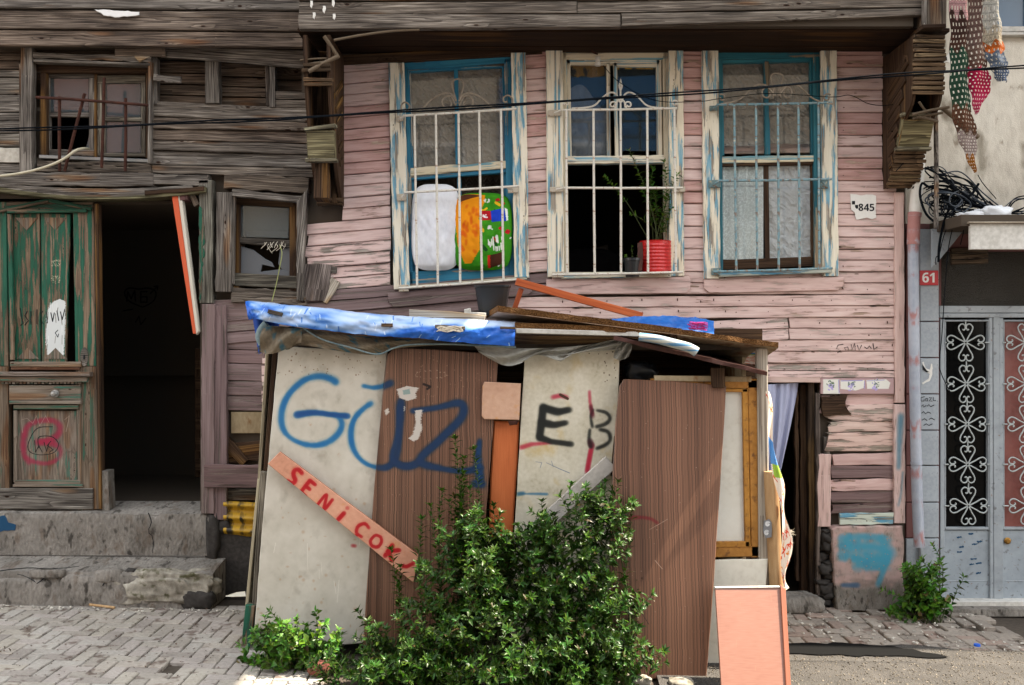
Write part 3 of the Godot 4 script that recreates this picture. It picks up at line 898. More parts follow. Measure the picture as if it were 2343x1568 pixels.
	mat("dark_plaster", Color8(80, 73, 66), {"rough": .95})
	mat("tile_red", Color8(108, 72, 70), {"rough": .8})
	mat("salmon_edge", Color8(140, 84, 62), {"rough": .45})
	mat("iron_pale", Color8(160, 166, 166), {"rough": .45, "spec": .5})
	mat("twig_pale", Color8(206, 196, 178), {"rough": .8})
	mat("thread_pink", Color8(170, 44, 120), {"rough": .8})
	mat("orange_paint", Color8(196, 82, 46), {"rough": .6})
	mat("bag_white", Color8(206, 208, 212), {"rough": .4})
	mat("blue_cap", Color8(30, 90, 200), {"rough": .4})
	mat("red_brick", Color8(104, 60, 50), {"rough": .95})
	# plants
	mat("leaf_dark", Color(1, 1, 1), {"rough": .36, "spec": .32, "backlight": Color(.32, .42, .12)})
	mat("stem", Color8(64, 72, 38), {"rough": .7})
	mat("twig", Color8(92, 78, 62), {"rough": .8})

var jobs := []
var made := []
var imgs := {}

func job(key: String, what: Callable, o := {}) -> void:
	jobs.append([key, what, o])

func do_job(i: int) -> void:
	made[i] = jobs[i][1].call()

func run_jobs() -> void:
	made.resize(jobs.size())
	var id := WorkerThreadPool.add_group_task(do_job, jobs.size(), 4, true)
	WorkerThreadPool.wait_for_group_task_completion(id)
	for i in jobs.size():
		mat(jobs[i][0], made[i], jobs[i][2])
		imgs[jobs[i][0]] = made[i][0]
	jobs = []
	made = []

func curtain_image() -> Array:
	# woven white lace: a leaf figure a little denser than its ground
	var n := FastNoiseLite.new()
	n.seed = 5
	n.frequency = .035
	var im := Image.create_empty(256, 512, false, Image.FORMAT_RGB8)
	for y in 512:
		for x in 256:
			var t := .82 + .06 * (1.0 if (x + y) % 4 < 2 else -1.0)
			if absf(n.get_noise_2d(x, y)) < .12: t += .12
			if y > 108 and y < 120: t -= .14
			im.set_pixel(x, y, Color(t * .96, t, t * .99))
	return [im]

func woven_image() -> Array:
	var im := Image.create_empty(128, 128, false, Image.FORMAT_RGB8)
	for y in 128:
		for x in 128:
			var b := (y / 10) % 3 == 0
			var t := .86 + .08 * (1.0 if (x / 2 + y / 2) % 2 == 0 else -1.0)
			im.set_pixel(x, y, Color(.36 * t, .55 * t, .70 * t) if b else Color(.80 * t, .80 * t, .76 * t))
	return [im]

func rag_image() -> Array:
	# white cotton printed with red sprays, a blue and green patch near its middle
	var cv := Canvas.new(Image.create_empty(96, 768, false, Image.FORMAT_RGBA8), Rect2(0, 0, 96, 768), 9)
	cv.im.fill(rgb(222, 208, 192))
	for i in 60:
		var p := Vector2(cv.g.randf() * 96, cv.g.randf() * 768)
		for k in 4:
			cv.stroke([p, p + Vector2(cv.g.randf_range(-18, 18), cv.g.randf_range(-18, 18))], 2.5, rgb(206, 74, 48) if i % 4 else rgb(214, 130, 60), .4, .2)
	cv.fill(V([0, 150, 96, 170, 96, 240, 0, 230]), rgb(86, 138, 196), 4)
	cv.fill(V([20, 230, 96, 236, 96, 280, 10, 276]), rgb(140, 172, 66), 4)
	cv.im.convert(Image.FORMAT_RGB8)
	return [cv.im]

func rose_image() -> Array:
	var cv := Canvas.new(Image.create_empty(64, 128, false, Image.FORMAT_RGBA8), Rect2(0, 0, 64, 128), 9)
	cv.im.fill(rgb(112, 112, 114))
	for c in [Vector2(34, 34), Vector2(26, 92)]:
		for r in [6, 12, 18]:
			cv.stroke(spiral(c, r * .7, r, 0, 330, 14), 2.0, rgb(206, 206, 206), .4, .2)
	cv.im.convert(Image.FORMAT_RGB8)
	return [cv.im]

func salmon_image() -> Array:
	# furniture foil: fine level grain on salmon, scuffed
	var o := stuff(373, 512, 512, {"cols": [rgb(116, 74, 58), rgb(130, 86, 69), rgb(136, 93, 76), rgb(142, 100, 83)], "w": [60, 150, 46], "sx": 16, "f1": .14})
	var cv := Canvas.new(o[0], Rect2(0, 0, 512, 512), 3)
	for i in 9:
		var p := Vector2(cv.g.randf() * 512, cv.g.randf() * 512)
		cv.stroke([p, p + Vector2(cv.g.randf_range(-12, 12), cv.g.randf_range(10, 60))], 1.4, Color(.66, .44, .34, .25), .6, .5)
	cv.im.convert(Image.FORMAT_RGB8)
	return [cv.im]

func crochet_image(which: int) -> Array:
	# granny stitch: clusters with holes between, in bands of variegated wool
	var bands := [
		[[.0, rgb(150, 66, 66)], [.06, rgb(196, 150, 150)], [.13, rgb(70, 48, 42)], [.22, rgb(84, 56, 46)], [.28, rgb(52, 82, 64)], [.50, rgb(62, 88, 68)], [.53, rgb(110, 74, 56)], [.66, rgb(100, 74, 60)], [.68, rgb(176, 156, 150)], [.84, rgb(190, 172, 166)], [.86, rgb(178, 110, 40)], [1.0, rgb(196, 120, 44)]],
		[[.0, rgb(54, 46, 60)], [.10, rgb(128, 100, 92)], [.40, rgb(136, 108, 96)], [.50, rgb(120, 84, 72)], [.56, rgb(206, 40, 84)], [.80, rgb(220, 60, 104)], [1.0, rgb(190, 40, 80)]],
		[[.0, rgb(190, 186, 176)], [.35, rgb(186, 172, 150)], [.46, rgb(196, 100, 44)], [.54, rgb(96, 106, 122)], [.75, rgb(80, 92, 112)], [1.0, rgb(66, 80, 98)]]]
	var b: Array = bands[which]
	var g := RandomNumberGenerator.new()
	g.seed = 70 + which
	var w := 96
	var h := [640, 480, 320][which] as int
	var im := Image.create_empty(w, h, false, Image.FORMAT_RGBA8)
	var tall := 16
	for y in h:
		var t := float(y) / h
		for x in w:
			var c: Color = b[b.size() - 1][1]
			var tt := t + .02 * sin(x * .13 + which)
			for i in b.size() - 1:
				if tt < b[i + 1][0]:
					c = b[i][1]
					break
			var row := y / tall
			var u := fposmod(x + (8 if row % 2 else 0), 16.0)
			var v := y % tall
			var hole := u > 10.6 and v > 4 and v < 12
			if (v == 0 or u < 1.0) and g.randf() < .25: hole = false
			var k := .62 + .42 * absf(sin(u * .62)) + g.randf_range(-.16, .16) - (.2 if v < 2 else 0.0)
			if which == 2 and t > .5 and g.randf() < .25: k += .5
			k *= .80
			im.set_pixel(x, y, Color(c.r * k, c.g * k, c.b * k, 0.0 if hole else 1.0))
	return [im]

func cushion_image() -> Array:
	# a child's bright cushion: green ground with orange, blue, red and white shapes
	var cv := Canvas.new(Image.create_empty(384, 512, false, Image.FORMAT_RGBA8), Rect2(0, 0, 384, 512), 21)
	cv.im.fill(rgb(52, 132, 22))
	cv.dots(70, Rect2(0, 0, 384, 512), 10, 40, Color(.30, .62, .10, .35), .8)
	cv.fill(V([0, 0, 210, 20, 214, 60, 190, 110, 170, 180, 196, 240, 176, 300, 180, 380, 120, 470, 70, 476, 40, 380, 20, 200]), rgb(226, 142, 14), 5)
	cv.fill(V([0, 0, 90, 10, 190, 26, 40, 60]), rgb(84, 44, 20), 2)
	for i in 30:
		var p := Vector2(cv.g.randf_range(40, 170), cv.g.randf_range(60, 440))
		cv.stroke([p, p + Vector2(cv.g.randf_range(-20, 20), cv.g.randf_range(10, 40))], 14, Color(.82, .36, .04, .30), .9, .2)
	for i in 16:
		var p := Vector2(cv.g.randf_range(190, 372), cv.g.randf_range(20, 490))
		cv.stroke([p, p + Vector2(cv.g.randf_range(-30, 30), cv.g.randf_range(-30, 30))], cv.g.randf_range(4, 11), [rgb(222, 176, 30), rgb(214, 216, 210), rgb(170, 24, 34), rgb(18, 70, 26)][i % 4], .3, .1)
	cv.fill(V([176, 128, 250, 130, 252, 190, 180, 196]), rgb(170, 18, 30), 2)
	cv.fill(V([246, 130, 336, 104, 346, 190, 252, 204]), rgb(24, 60, 180), 1.5)
	cv.fill(V([336, 98, 356, 104, 356, 184, 346, 190]), rgb(226, 226, 224), 3)
	for q in [[208, 50, 252, 72], [196, 156, 168, 176], [230, 230, 250, 250]]:
		cv.dots(10, Rect2(q[0], q[1], 30, 24), 5, 10, rgb(226, 226, 224), .3)
	for q in [[290, 44], [322, 60], [300, 236], [340, 262]]:
		cv.dots(4, Rect2(q[0], q[1], 16, 14), 9, 13, rgb(176, 22, 34), .2)
	for i in 14:
		var x := cv.g.randf_range(230, 320); var y := cv.g.randf_range(290, 370)
		cv.stroke([Vector2(x, y), Vector2(x + 3, y + cv.g.randf_range(16, 46))], 4, rgb(226, 228, 222), .4, .2)
	cv.fill(V([240, 420, 320, 400, 330, 480, 250, 500]), rgb(70, 36, 22), 3)
	cv.fill(V([226, 420, 244, 418, 252, 500, 232, 500]), rgb(196, 40, 24), 3)
	cv.im.convert(Image.FORMAT_RGB8)
	return [cv.im]

func tarp_image() -> Array:
	# blue sheeting whose face has worn chalky white, except where folds and pegs kept it blue
	var o := stuff(217, 1024, 256, {"cols": [rgb(10, 66, 158), rgb(22, 90, 184), rgb(40, 108, 200)], "w": [120, 90, 46]})
	var cv := Canvas.new(o[0], Rect2(0, 0, 1024, 256), 17)
	for i in 520:
		var x := cv.g.randf() * 1024
		var lim := 250.0 - 120.0 * smoothstep(420, 700, x) - 40.0 * smoothstep(800, 1000, x)
		var y := cv.g.randf_range(-10, lim)
		if Vector2(x - 130, (y - 130) * 1.6).length() < 60 and x > 90: continue
		if x < 70 and y > 60 + x: continue
		cv.stroke([Vector2(x, y), Vector2(x + cv.g.randf_range(20, 60), y + cv.g.randf_range(-6, 6))], cv.g.randf_range(22, 42), Color(.74, .80, .90, .15), .95, .25)
	for i in 60:
		var p := Vector2(cv.g.randf() * 1024, cv.g.randf() * 256)
		cv.stroke([p, p + Vector2(cv.g.randf_range(-8, 8), cv.g.randf_range(16, 70))], 2.5, Color(.84, .88, .94, .3) if i % 2 else Color(.10, .36, .74, .35), .8, .5)
	cv.im.convert(Image.FORMAT_RGB8)
	return [cv.im]

func film_image(sd: int, a: Color, b: Color) -> Array:
	# crumpled plastic sheeting: creases run aslant
	var n := FastNoiseLite.new()
	n.seed = sd
	n.frequency = .010
	n.fractal_type = FastNoiseLite.FRACTAL_RIDGED
	n.fractal_octaves = 4
	n.domain_warp_enabled = true
	n.domain_warp_amplitude = 40.0
	n.domain_warp_frequency = .006
	var w := 256
	var h := 512
	var im := Image.create_empty(w, h, false, Image.FORMAT_RGB8)
	var hm := Image.create_empty(w, h, false, Image.FORMAT_L8)
	for y in h:
		for x in w:
			var q := n.get_noise_2d(x * 0.5 + y * 0.55, (y - x) * 1.6 * 0.5)
			var t := clampf(.5 + .5 * q, 0, 1)
			im.set_pixel(x, y, a.lerp(b, t * t * t))
			hm.set_pixel(x, y, Color(t, t, t))
	return [im, hm]

func inst(par: Node, nm: String, mesh: Mesh, at: Vector3, basis := Basis.IDENTITY) -> MeshInstance3D:
	var o := MeshInstance3D.new()
	o.name = numbered(par, nm)
	par.add_child(o, true)
	o.mesh = mesh
	o.transform = Transform3D(basis, at - origin_of(par))
	origins[o.get_instance_id()] = at
	return o

func flat_mb(pts: Array, lift: float) -> MB:
	# a sheet on the sloping ground
	var mb := MB.new()
	var p2 := PackedVector2Array(pts)
	var ix := Geometry2D.triangulate_polygon(p2)
	for i in range(0, ix.size(), 3):
		var q := []
		for k in 3:
			var p: Vector2 = p2[ix[i + k]]
			q.append(Vector3(p.x, ground_at(p.x) + lift, p.y))
		if (q[1] - q[0]).cross(q[2] - q[0]).y < 0:
			q.reverse()
		mb.tri(q[0], q[1], q[2])
	return mb

func paver_tone(right: bool) -> Color:
	var v := rr(.80, 1.10)
	if right:
		if rng.randf() < .35:
			return Color(v * .88, v * .74, v * .69)
		return Color(v * .92, v * .87, v * .83)
	return Color(v, v * rr(.96, .99), v * rr(.92, .98))

func setting() -> void:
	var g := MB.new()
	g.quad(Vector3(-260, ground_at(-260) - .05, 260), Vector3(260, ground_at(260) - .05, 260), Vector3(260, ground_at(260) - .05, -260), Vector3(-260, ground_at(-260) - .05, -260))
	tag(put(self, "ground", g, M.sand), "bare sandy ground under the street", "", "", "structure")
	# paving stones laid in herringbone on a sand bed
	var pave := Node3D.new()
	pave.name = "pavement"
	add_child(pave)
	tag(pave, "pavement of grey herringbone paving stones before the houses", "", "", "structure")
	put(pave, "bed", flat_mb([Vector2(-6, -.1), Vector2(6, -.1), Vector2(6, 1.05), Vector2(.9, 1.05), Vector2(.9, 1.95), Vector2(-6, 1.95)], -.022), M.sand)
	var wv := 0.083
	var variants := [[], [], [], []]
	for side in 2:
		for k in 9:
			var mb := MB.new()
			mb.col = paver_tone(side == 1)
			mb.box(Vector3(0, -.03, 0), Vector3(wv * 2 - .005, .06, wv - .005), Basis.IDENTITY, .005)
			var m := mb.mesh()
			m.surface_set_material(0, M.paver)
			variants[side].append(m)
	var tilt := Basis(Vector3.BACK, -.02)
	var spots := []
	for side in 2:
		var x0 := -3.55 if side == 0 else 1.12
		var x1 := -.95 if side == 0 else 2.96
		var z0 := .29 if side == 0 else .02
		var z1 := 1.75 if side == 0 else 1.0
		for a in range(int(x0 / wv) - 1, int(x1 / wv) + 2):
			for b in range(int(z0 / wv) - 1, int(z1 / wv) + 2):
				var k := posmod(a - b, 4)
				var c: Vector3
				var turn := 0.0
				if k == 0: c = Vector3((a + 1) * wv, 0, (b + .5) * wv)
				elif k == 3:
					c = Vector3((a + .5) * wv, 0, (b + 1) * wv)
					turn = PI / 2
				else: continue
				if c.x < x0 or c.x > x1 or c.z < z0 or c.z > z1: continue
				if side == 0 and absf(c.x + 1.74) < .085 and absf(c.z - 1.38) < .05: continue
				var wob := .003 if side == 0 else .008
				c.y = ground_at(c.x) + rr(-wob, wob) - (.02 if side == 1 and c.x > 2.1 and c.z > .25 and c.z < .5 and rng.randf() < .4 else 0.0)
				var bs := tilt * Basis(Vector3.UP, turn + rr(-.02, .02)) * Basis(Vector3.RIGHT, rr(-1, 1) * wob * 2.0)
				spots.append([c, bs, variants[side][rng.randi() % 9]])
	# the three hundred that show largest are stones of their own, the rest one mass
	spots.sort_custom(func(p, q): return p[0].z > q[0].z)
	var far := SurfaceTool.new()
	var shown := 0
	for q in spots:
		var sx: float = absf(q[0].x) * F / (CAMZ - q[0].z)
		if shown < 300 and sx < 1220.0 and q[0].z < 1.52:
			inst(pave, "paving_stone", q[2], q[0], q[1])
			shown += 1
		else:
			far.append_from(q[2], 0, Transform3D(q[1], q[0]))
	var fo := MeshInstance3D.new()
	fo.name = "paving_stones"
	fo.mesh = far.commit()
	fo.mesh.surface_set_material(0, M.paver)
	pave.add_child(fo, true)
	tag(fo, "", "", "", "stuff")
	# the road: one sheet of worn asphalt, ragged where it meets the paving
	var edge := []
	for k in 24:
		var x := 0.75 + k * .11
		edge.append(Vector2(x, .92 + rr(-.03, .03) - .10 * smoothstep(1.5, 2.0, x) * (1.0 - smoothstep(2.2, 2.7, x))))
	var road := edge.duplicate()
	road.append_array([Vector2(14, .95), Vector2(14, 7.4), Vector2(-14, 7.4), Vector2(-14, 1.86), Vector2(.7, 1.82)])
	tag(put(self, "road", flat_mb(road, .012), M.asphalt), "worn grey asphalt road along the pavement", "", "", "structure")
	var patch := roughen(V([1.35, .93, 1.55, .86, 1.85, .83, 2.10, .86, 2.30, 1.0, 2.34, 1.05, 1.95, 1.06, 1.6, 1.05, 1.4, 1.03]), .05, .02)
	tag(put(self, "shaded_tar_patch", flat_mb(patch, .019), mat("tar_with_shade", Color8(19, 19, 19), {"rough": .95, "spec": .2})), "fresh asphalt patch with shade painted in where the road meets the paving", "patch")  # near-black colour holds both the fresh asphalt and the shadow lying on it
	# loose grit lying on the asphalt
	var gm := MB.new()
	stone_mb(gm, Vector3.ZERO, Vector3(.012, .008, .011), 3, .3, 3)
	var gmm := gm.mesh()
	gmm.surface_set_material(0, mat("grit", Color8(120, 114, 106), {"rough": .9}))
	var mm := MultiMesh.new()
	mm.transform_format = MultiMesh.TRANSFORM_3D
	mm.use_colors = true
	mm.mesh = gmm
	mm.instance_count = 3600
	for i in 3600:
		var x := rr(.8, 3.2)
		var z := rr(.9, 1.75)
		var s := rr(.25, 1.1)
		mm.set_instance_transform(i, Transform3D(Basis.from_euler(Vector3(rr(0, 6), rr(0, 6), rr(0, 6))).scaled(Vector3.ONE * s), Vector3(x, ground_at(x) + .012, z)))
		var v := rr(.25, 1.0)
		mm.set_instance_color(i, Color(v, v * .96, v * .9))
	var gi := MultiMeshInstance3D.new()
	gi.name = "grit"
	gi.multimesh = mm
	add_child(gi)
	tag(gi, "loose grit on the asphalt road", "grit", "", "stuff")

# ---------------------------------------------------------------- grey timber house on the left
func grey_house() -> void:
	var h := thing("timber_house", "weathered bare grey timber house with a green door, at the left", "house", W(250, 1172, 0))
	var sh := MB.new()
	shell_mb(sh, -420, 700, 104, 690, [[92, 150, 338, 364], [347, 128, 690, 246], [535, 450, 690, 662], [-30, 455, 458, 690]], -.03, .10)
	shell_mb(sh, -420, 485, 690, 1176, [[-30, 690, 458, 1172]], -.03, .10)
	shell_mb(sh, -420, 690, -1180, 103, [], .10, .14)
	put(h, "wall", sh, M.dark_wall)
	var rx0 := W(-300, 0, 0).x
	var rx1 := W(694, 0, 0).x
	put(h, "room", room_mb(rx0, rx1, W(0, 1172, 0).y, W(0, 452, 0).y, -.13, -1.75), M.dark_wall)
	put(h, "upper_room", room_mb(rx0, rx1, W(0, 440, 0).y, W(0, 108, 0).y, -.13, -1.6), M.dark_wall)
	var gw: Material = M.grey_wood
	var warm := Color(.86, .74, .66)
	var dark := Color(.62, .57, .54)
	# boards of the upper storey, standing a little proud
	for r in [[-420, 690, -330, -322, -284, -276], [-420, 690, -281, -273, -236, -228], [-420, 690, -233, -225, -190, -182], [-420, 690, -187, -179, -144, -136], [-420, 690, -141, -133, -96, -88], [-420, 690, -93, -85, -46, -38], [-420, 690, -43, -35, 17, 24]]:
		plank(h, "plank", r[0], r[1], r[2], r[3], r[4], r[5], .13, gw, {"prof": LAP, "warp": .004})
	plank(h, "plank", -420, 690, 20, 28, 62, 73, .13, gw, {"prof": LAP, "tint": Color(.80, .70, .63), "warp": .005})
	plank(h, "plank", -420, 692, 64, 76, 101, 110, .13, gw, {"prof": LAP, "tint": Color(.78, .66, .58), "warp": .005})
	board(h, "paint_flake", roughen(V([215, 21, 268, 24, 318, 27, 318, 34, 290, 38, 262, 40, 236, 35]), 8, 1.5), .155, .158, .002, M.paper, {"tint": Color(.95, .96, 1.0)})
	# torn boards under it
	plank(h, "plank", 370, 700, 108, 114, 130, 155, .03, gw, {"rag": .02, "warp": .01, "tint": Color(1.12, 1.1, 1.08)})
	timber(h, "torn_board", 262, 117, 378, 118, 22, .06, .02, gw, {"rough": 2.5, "tint": Color(1.0, .9, .82)})
	board(h, "torn_board", roughen(V([303, 124, 345, 127, 318, 142]), 9, 1.5), .05, .06, .012, M.pale_wood)
	timber(h, "torn_board", 74, 125, 345, 136, 13, .045, .04, gw, {"rough": 2.6, "tint": Color(1.15, 1.12, 1.08)})
	timber(h, "torn_board", 75, 138, 342, 147, 6, .055, .06, gw, {"tint": Color(1.2, 1.2, 1.18)})
	# boards left of the window
	var ys := [108, 122, 140, 160, 178, 218, 258, 278, 306, 338]
	for k in ys.size() - 1:
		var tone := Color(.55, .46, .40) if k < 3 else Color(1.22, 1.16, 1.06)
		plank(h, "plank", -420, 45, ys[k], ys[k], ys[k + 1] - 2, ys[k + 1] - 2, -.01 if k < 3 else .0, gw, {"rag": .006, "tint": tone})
	board(h, "patch_board", roughen(V([-60, 338, 45, 338, 46, 372, -60, 372]), 14, 1.0), .012, .012, .006, M.white_paint, {"tint": Color(.80, .77, .72)})
	plank(h, "plank", -420, 44, 374, 374, 395, 395, 0, gw, {"tint": Color(1.2, 1.15, 1.08)})
	timber(h, "corner_post", 60, 103, 58, 396, 26, .045, .06, gw, {"rough": 1.0, "tint": Color(1.12, 1.1, 1.08)})
	timber(h, "corner_post", 46, 146, 47, 392, 7, .03, .03, gw, {"tint": Color(1.0, .98, .95)})
	# the boarded strip beside the window: studs before boards laid inside
	for r in [[345, 470, 138, 165], [345, 470, 167, 191], [345, 470, 193, 216], [345, 470, 218, 240], [498, 615, 140, 173], [498, 615, 176, 196], [498, 615, 198, 220], [498, 615, 222, 243], [625, 705, 140, 180], [625, 705, 183, 208]]:
		plank(h, "inner_board", r[0] - 6, r[1] + 6, r[2], r[2] + 3, r[3], r[3] + 2, -.11, gw, {"tint": Color(.66, .54, .45), "rag": .01})
	timber(h, "stud", 352, 131, 353, 238, 11, .01, .06, gw, {"rough": 1.0})
	timber(h, "stud", 484, 138, 485, 236, 32, .012, .06, gw, {"rough": 1.2, "tint": Color(1.08, 1.02, .98)})
	timber(h, "stud", 610, 150, 612, 243, 8, -.02, .06, gw, {"tint": dark})
	timber(h, "stud", 622, 152, 623, 245, 13, .01, .06, gw, {"rough": 1.0})
	timber(h, "broken_lath", 350, 176, 413, 182, 15, .05, .02, gw, {"rough": 2.2, "tint": Color(1.35, 1.32, 1.25)})
	plank(h, "plank", 628, 702, 208, 210, 226, 227, .005, gw, {"tint": Color(.9, .84, .78)})
	plank(h, "plank", 628, 702, 228, 229, 245, 246, .005, gw, {"tint": Color(.85, .8, .75)})
	# the boards right of the window
	var yl := [231, 268, 297, 322, 345, 378, 399]
	var yr := [248, 282, 302, 330, 356, 386, 408]
	for k in 6:
		plank(h, "plank", 346, 712 + k * 3, yl[k], yr[k], yl[k + 1] - 1.5, yr[k + 1] - 1.5, .0, gw, {"prof": LAP, "ragl": .014, "jit": .0025, "warp": .006, "tint": [Color(1.0, .96, .92), Color(.86, .76, .68), Color(.72, .62, .55), Color(.96, .92, .88), Color(1.0, .97, .93), Color(.92, .86, .8)][k]})
	# beams over the door
	timber(h, "beam", -420, 408, 350, 411, 30, .05, .10, gw, {"rough": 2.0, "tint": Color(1.25, 1.22, 1.16)})
	timber(h, "beam", 345, 409, 476, 412, 24, .045, .10, gw, {"rough": 2.6, "tint": Color(1.18, 1.14, 1.08)})
	timber(h, "beam", 512, 415, 706, 424, 32, .05, .10, gw, {"rough": 3.0, "tint": Color(.78, .70, .62)})
	var arc := []
	var arc2 := []
	for k in 22:
		var t := k / 21.0
		var x := lerpf(-160, 470, t)
		var sag := 4.0 * clampf((x + 0.0) / 470.0, -.2, 1.0) * (1.0 - clampf(x / 470.0, -.2, 1.0))
		arc.append(Vector2(x, 428 + sag * 22))
		arc2.append(Vector2(x, 440 + sag * 17))
	arc2.reverse()
	board(h, "bowed_lintel", arc + arc2, .075, .075, .12, gw, {"tint": Color(.72, .74, .48)})
	for k in 3:
		var b1 := []
		var b2 := []
		for i in 16:
			var x := lerpf(-120, 440 - k * 40, i / 15.0)
			var sag := 4.0 * clampf(x / 470.0, 0, 1) * (1 - clampf(x / 470.0, 0, 1))
			b1.append(Vector2(x, 420 + k * 5 + sag * 12 + rr(-.6, .6)))
			b2.append(Vector2(x, 428 + k * 5 + sag * 13 + rr(-.6, .6)))
		b2.reverse()
		board(h, "bent_lath", b1 + b2, .05 - k * .004, .05, .05, gw, {"tint": Color(1.25, 1.22, 1.16) * (1.0 - k * .1)})
	timber(h, "beam", 330, 441, 466, 431, 11, .085, .05, M.brown_wood, {"rough": 1.5})
	for k in 14:
		plank(h, "plank", -420, -36, 446 + k * 52, 446 + k * 52, 496 + k * 52, 496 + k * 52, .0, gw, {"prof": LAP})
	# window with the rusty bars
	var w := put(h, "window", _win_frame(), M.brown_wood)
	for s in [[105, 166, 215, 357, 113, 178, 203, 257, 118, 267, 203, 342], [220, 172, 332, 358, 240, 190, 322, 268, 240, 277, 322, 350]]:
		var sb := MB.new()
		for b in [[s[0], s[1], s[2], s[5]], [s[0], s[11], s[2], s[3]], [s[0], s[5], s[4], s[11]], [s[6], s[5], s[2], s[11]], [s[4], s[7], s[6], s[9]]]:
			board_mb(sb, V([b[0], b[1], b[2], b[1], b[2], b[3], b[0], b[3]]), -.075, -.075, .035, {"ang": 90 if b[3] - b[1] > b[2] - b[0] else 0, "tint": Color(1.1, 1.0, .9) if s[0] > 200 else Color(1.3, 1.2, 1.1)})
		put(w, "sash", sb, M.grey_wood)
		board(w, "pane", V([s[4], s[5], s[6], s[5], s[6], s[7], s[4], s[7]]), -.09, -.09, .004, M.dusty_glass)
		if s[0] > 200:
			board(w, "pane", V([s[8], s[9], s[10], s[9], s[10], s[11], s[8], s[11]]), -.092, -.088, .004, M.dusty_glass)
	board(w, "pane", V([195, 342, 203, 310, 204, 342]), -.09, -.09, .004, M.dusty_glass, {"label": "shard of broken glass left in the lower pane"})
	board(w, "window_sill", V([88, 354, 342, 364, 342, 372, 88, 362]), .02, .02, .05, M.steel, {"tint": Color(.75, .78, .8)})
	for k in 3:
		timber(w, "rotten_sill", 84, 372 + k * 8, 345, 378 + k * 8, 9, .02 + k * .012, .08, gw, {"rough": 2.4, "tint": Color(.60, .55, .50)})
	timber(w, "frame_edge", 342, 141, 341, 374, 8, .05, .09, gw, {"tint": Color(1.25, 1.25, 1.25)})
	var gr := put(h, "window_grille", tube_mb(MB.new(), [W(82, 223, .09), W(160, 227, .09), W(250, 234, .09), W(338, 241, .09)], .0095), M.rust)
	for b in [[136, 221, 136, 392], [193, 214, 147, 392], [238, 178, 232, 384], [287, 225, 286, 392]]:
		put(gr, "bar", tube_mb(MB.new(), [W(b[0], b[1], .078), W((b[0] + b[2]) / 2.0 + rr(-1, 1), (b[1] + b[3]) / 2.0, .074), W(b[2], b[3], .07)], .010), M.rust)
	# front door, its right leaf gone
	grey_door(h)
	# posts by the doorway
	timber(h, "door_post", 470, 412, 471, 694, 32, .045, .12, gw, {"rough": 1.2, "tint": Color(.86, .92, .86)})
	board(h, "paint_remnant", roughen(V([456, 470, 463, 480, 468, 520, 464, 640, 456, 690]), 9, 3.0), .0485, .0485, .002, M.green_wood, {"ang": 90})
	timber(h, "door_post", 476, 696, 474, 1176, 30, .05, .10, M.dull_pink_wood, {"rough": 1.2})
	timber(h, "door_post", 502, 700, 504, 1190, 30, .04, .08, M.dull_pink_wood, {"rough": 1.2, "tint": Color(.92, .9, .92)})
	timber(h, "crossboard", 466, 1090, 592, 1090, 52, .075, .03, M.dull_pink_wood, {"rough": 1.6, "tint": Color(.82, .76, .76)})
	timber(h, "beam_end", 418, 434, 420, 458, 18, .06, .1, M.dull_pink_wood, {"tint": Color(.7, .5, .5)})
	timber(h, "beam_end", 436, 440, 450, 470, 14, .03, .1, gw, {"rough": 2.0, "tint": Color(.7, .62, .55)})
	small_window(h)
	# foundation corner beside the steps
	var fb := MB.new()
	board_mb(fb, roughen(V([484, 1218, 600, 1232, 610, 1375, 486, 1385]), 16, 2.0), .02, .03, .12)
	put(h, "foundation", fb, M.dark_render)
	put(h, "foundation", stone_mb(MB.new(), W(492, 1225, -.02), Vector3(.10, .34, .16), 5, .35), M.dark_render)
	put(h, "foundation", stone_mb(MB.new(), W(506, 1200, -.03), Vector3(.16, .12, .14), 8, .35), M.dark_render)
	# concrete steps
	var st := thing("steps", "cracked concrete doorstep in two tiers below the open doorway", "steps", W(240, 1390, .2))
	var up := [W(-400, 1172, .04), W(488, 1176, .04)]
	var ub := MB.new()
	step_mb(ub, -400, 488, 1173, 1176, .035, 1268, 1272, .035, -.25, 30, 5)
	put(st, "upper_step", ub, M.concrete)
	var lb := MB.new()
	step_mb(lb, -400, 486, 1301, 1312, .30, 1392, 1396, .33, .02, 40, 9)
	put(st, "lower_step", lb, M.concrete)
	# stones that the lower step has lost its render from
	put(st, "bare_stone", stone_mb(MB.new(), W(375, 1342, .262), Vector3(.60, .20, .16), 31, .42, 22), M.old_stone)
	put(st, "bare_stone", stone_mb(MB.new(), W(455, 1372, .30), Vector3(.20, .12, .10), 12, .3), M.dark_render)
	for q in [[288, 1348, .22, .22], [190, 1352, .28, .21], [46, 1358, .38, .20], [250, 1318, .17, .09], [110, 1312, .2, .06]]:
		put(st, "render_patch", stone_mb(MB.new(), W(q[0], q[1], .296), Vector3(q[2] * 1.1, q[3], .07), int(q[0]), .16, 10), M.concrete)
	for q in [[232, 1332], [300, 1312], [252, 1370], [330, 1395], [410, 1388], [428, 1394], [465, 1345]]:
		put(st, "rubble", stone_mb(MB.new(), W(q[0], q[1], .285), Vector3(rr(.05, .1), rr(.04, .07), .06), int(q[0]) + 3, .35, 7), M.dark_render)
	var ck := 0
